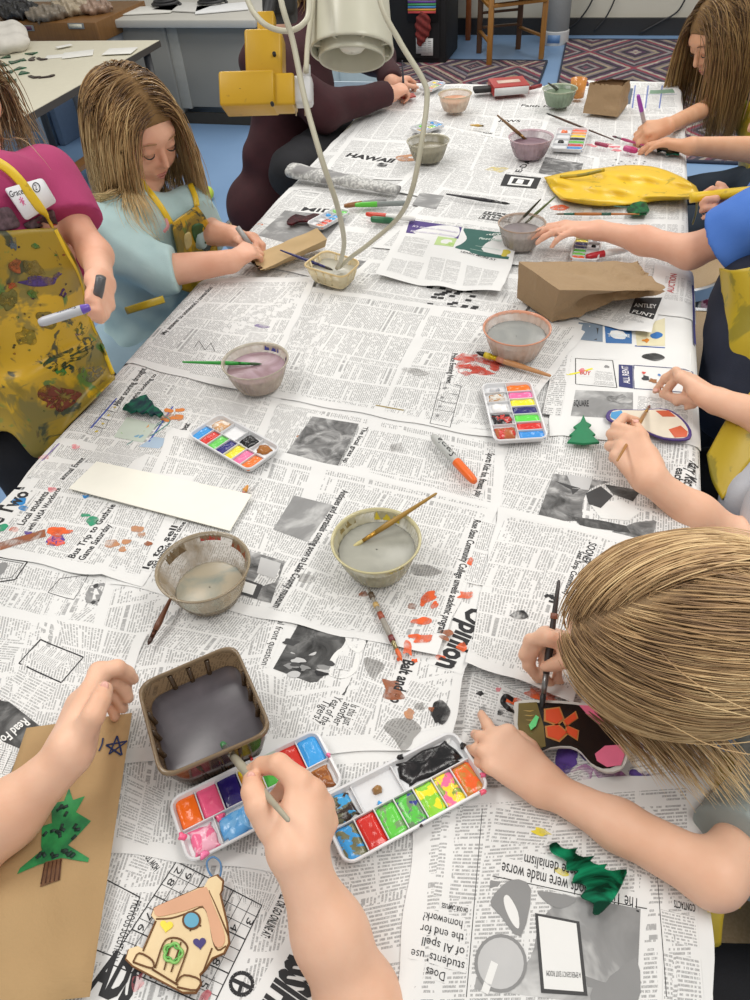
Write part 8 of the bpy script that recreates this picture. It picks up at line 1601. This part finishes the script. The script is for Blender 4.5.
mb = MB(); ribbon(mb, [P(706, 906, ZT+.01), P(722, 906, ZT+.01), P(738, 902, ZT+.015)], .005, MAPC, V(0, 0, 1)); mb.build('waist_tie', G7)
legs(G7, pel, nrm(sL-sR), V(-1, 0, 0), cloth('black_trousers', '#141418', '#1e1e24'))
# hair: strands combed back from a parting, longer locks over the near cheek
hb = Body(.02); hb.add(ell(L(0, -.012, .02), np.array([.071, .089, .079]), np.array([R, F, U])), *tp)
ROOTM = cloth('fair_hair_roots', '#94795a', '#a88c68', 60, .5); cap_of_hair(G7, hc, F, U, 1.0, HB7, -.05, .035, .004)
rg = np.random.default_rng(77); N_ = 9000; X = rg.normal(size=(N_*3, 3)); X /= np.linalg.norm(X, axis=1, keepdims=True); X = X[(X[:, 2] > -.25 + .75*np.maximum(X[:, 1], 0)) ][:N_]
pl = X*np.array([.072, .090, .080]) + np.array([0, -.012, .02]); roots = hc + pl[:, :1]*R + pl[:, 1:2]*F + pl[:, 2:]*U
nearS = 1 if (R @ CAMDOWN) > 0 else -1; side = np.sign(X[:, 0] + nearS*(.42 - .25*X[:, 1])); front = np.clip(X[:, 1]+.25, 0, 1)
dl = np.stack([side*(.25+.75*front), -.85+.0*front, -.1*np.ones(len(X))], 1); dl -= X*(dl*X).sum(1, keepdims=True); dirs = dl[:, :1]*R + dl[:, 1:2]*F + dl[:, 2:]*U
back = L(0, -.14, -.05)
def pull(p, t): return nrm_rows(back + np.array([0, 0, -.03])*t - p)
def nrm_rows(a): return a/(np.linalg.norm(a, axis=1, keepdims=True)+1e-9)
long_ = .13+.12*rg.random(len(X)); paths = grow(hb.field, roots, dirs, long_, 20, .17, .003+.014*rg.random(len(X))**1.5, rg, .03, pull=pull, wave=.03); strands_mesh('hair', paths, .00062*(.5+.9*rg.random(len(X))), HB7, G7)
sd = L(1, 0, 0)-L(0, 0, 0); near = 1 if (sd @ CAMDOWN) > 0 else -1
M2 = 260; th_ = rg.random(M2)*1.5-.45; xl = np.stack([near*np.cos(th_*.7)*.074, .075*np.sin(th_)+.005, .005+.05*rg.random(M2)], 1); roots2 = hc + xl[:, :1]*R + xl[:, 1:2]*F + xl[:, 2:]*U
d2 = np.tile(nrm(R*near*.5 - U*.6 - F*.25), (M2, 1)); paths = grow(hb.field, roots2, d2,   .045+.065*rg.random(M2), 16, .10, .004+.012*rg.random(M2), rg, .03, gdir=nrm(V(0, 0, -1)*.55 - F*.55 + CAMDOWN*.4), wave=.04); strands_mesh('side_locks', paths, .0006*(.5+.9*rg.random(M2)), HB7, G7)
M3 = 26; i3 = rg.integers(0, len(X), M3); d3 = nrm_rows(dirs[i3]+rg.normal(size=(M3, 3))*.22); paths = grow(hb.field, roots[i3], d3, .10+.08*rg.random(M3), 18, .10, .013+.004*rg.random(M3), rg, .03, pull=pull, wave=.05); strands_mesh('stray_hairs', paths, .0005*np.ones(M3), HB7, G7)
brush(W3(541, 712, .004), P(559, 580, ZT+.10), 'dark splattered brush held over the black stocking by the blond girl', '#3a3434', '#8a8a8a', '#2a2a2a', .0034, patches=[(.5, .008, '#7a7a78'), (.7, .006, '#8a5a4a')])
# ---- child at the near left: hand over the flat paper bag
B = Body(.018, .005); wr8 = H(68, 757, .095); el8 = PD(-52, 872, .68); sh8 = PD(-230, 900, .75); B.add([cap(sh8, el8, .036, .031)], [cap(el8, el8*.5+wr8*.5, .031, .0275), cap(el8*.5+wr8*.5, wr8, .0275, .0195)])
kn = [H(99, 672, .098), H(102, 679, .080), H(101, 686, .062), H(99, 694, .046)]; wz = [H(70, 745, .105), H(72, 747, .095), H(73, 750, .085), H(74, 753, .075)]
B.palm([cap(a, b, .0150, .0098) for a, b in zip(wz, kn)])
B.palm([cap(H(68, 742, .09), H(78, 705, .09), .015, .012), cap(H(76, 742, .088), H(88, 714, .100), .0145, .0115)])
B.finger(chain([kn[0], H(117, 668, .095), H(127, 673, .080), H(133, 679, .068)], [.0095, .0085, .0074, .0062])); B.finger(chain([kn[1], H(114, 680, .074), H(124, 688, .060), H(128, 698, .050)], [.0092, .0083, .0074, .0062]))
B.finger(chain([kn[2], H(112, 690, .056), H(120, 700, .044), H(123, 708, .036)], [.0088, .0078, .0069, .006])); B.finger(chain([kn[3], H(108, 700, .040), H(114, 710, .032), H(115, 717, .026)], [.008, .007, .0062, .0054]))
B.finger(chain([H(80, 737, .106), H(93, 716, .124), H(100, 701, .126), H(104, 690, .120)], [.0125, .0105, .0095, .0084]))
G8 = finish(B, 'person', 'bare arm and half-open hand of a child over the flat paper bag', SKA, .0025, V(sh8[0], sh8[1], 0)); nail(G8, H(104, 687, .1290), -CAMFWD*.8+V(0, 0, .3), CAMDOWN*-1+CAMRIGHT*.2, 1.0)
S = Body(.03); S.add(cap(sh8, el8*.75+sh8*.25, .06, .052), ell(sh8+V(-.10, -.05, -.12), (.12, .16, .26))); S.disp = folds(81, .005); garment(S, 't_shirt', G8, cloth('pale_pink_cotton', '#c9a6a0', '#d8b8b2'), .006)
# ---- child at the near end: hand with brush over the middle palette
B = Body(.018, .005); wr9 = H(298, 858, .085); el9 = PD(362, 1010, .62); sh9 = PD(500, 1250, .60); B.add([cap(sh9, el9, .040, .036)], [cap(el9, el9*.5+wr9*.5, .033, .0285), cap(el9*.5+wr9*.5, wr9, .0285, .0200)])
kn = [H(299, 782, .100), H(313, 792, .092), H(322, 806, .080), H(326, 822, .066)]
B.palm([cap(a, b, .0140, .0105) for a, b in zip([H(289, 848, .09), H(297, 849, .09), H(304, 850, .084), H(310, 852, .076)], kn)])
B.palm([cap(H(284, 846, .080), H(276, 826, .080), .0140, .0130), cap(H(296, 850, .085), H(306, 818, .086), .016, .0125)])
B.finger(chain([kn[0], H(279, 764, .106), H(262, 766, .090), H(249, 773, .074)], [.0115, .0095, .0082, .0068])); B.finger(chain([kn[1], H(300, 779, .074), H(285, 787, .056), H(275, 797, .044)], [.0108, .009, .0078, .0066]))
B.finger(chain([kn[2], H(309, 797, .062), H(294, 802, .052), H(284, 808, .044)], [.0102, .0086, .0074, .0062])); B.finger(chain([kn[3], H(313, 814, .052), H(300, 818, .044), H(292, 822, .038)], [.0092, .0076, .0066, .0056]))
B.finger(chain([H(272, 826, .084), H(259, 806, .098), H(253, 792, .098), H(252, 780, .092)], [.0145, .0120, .0102, .0084]))
G9 = finish(B, 'person', 'bare forearm and hand of a child pinching a brush over the palette', SKA, .0025, V(sh9[0], sh9[1], 0)); nail(G9, H(251, 778, .1005), -CAMFWD*.9+V(0, 0, .2), -CAMDOWN, 1.0)
S = Body(.03); S.add(cap(sh9, el9*.4+sh9*.6, .06, .052)); S.disp = folds(91, .005); garment(S, 't_shirt', G9, cloth('white_cotton', '#c9c9cc', '#dcdcde'), .006)
brush(P(219, 740, ZT+.040), H(289, 821, .128), 'silvery brush with a green-dipped tip pinched over the brown tray', '#a9a390', '#a8a8a0', '#3f7a4a', .0036)
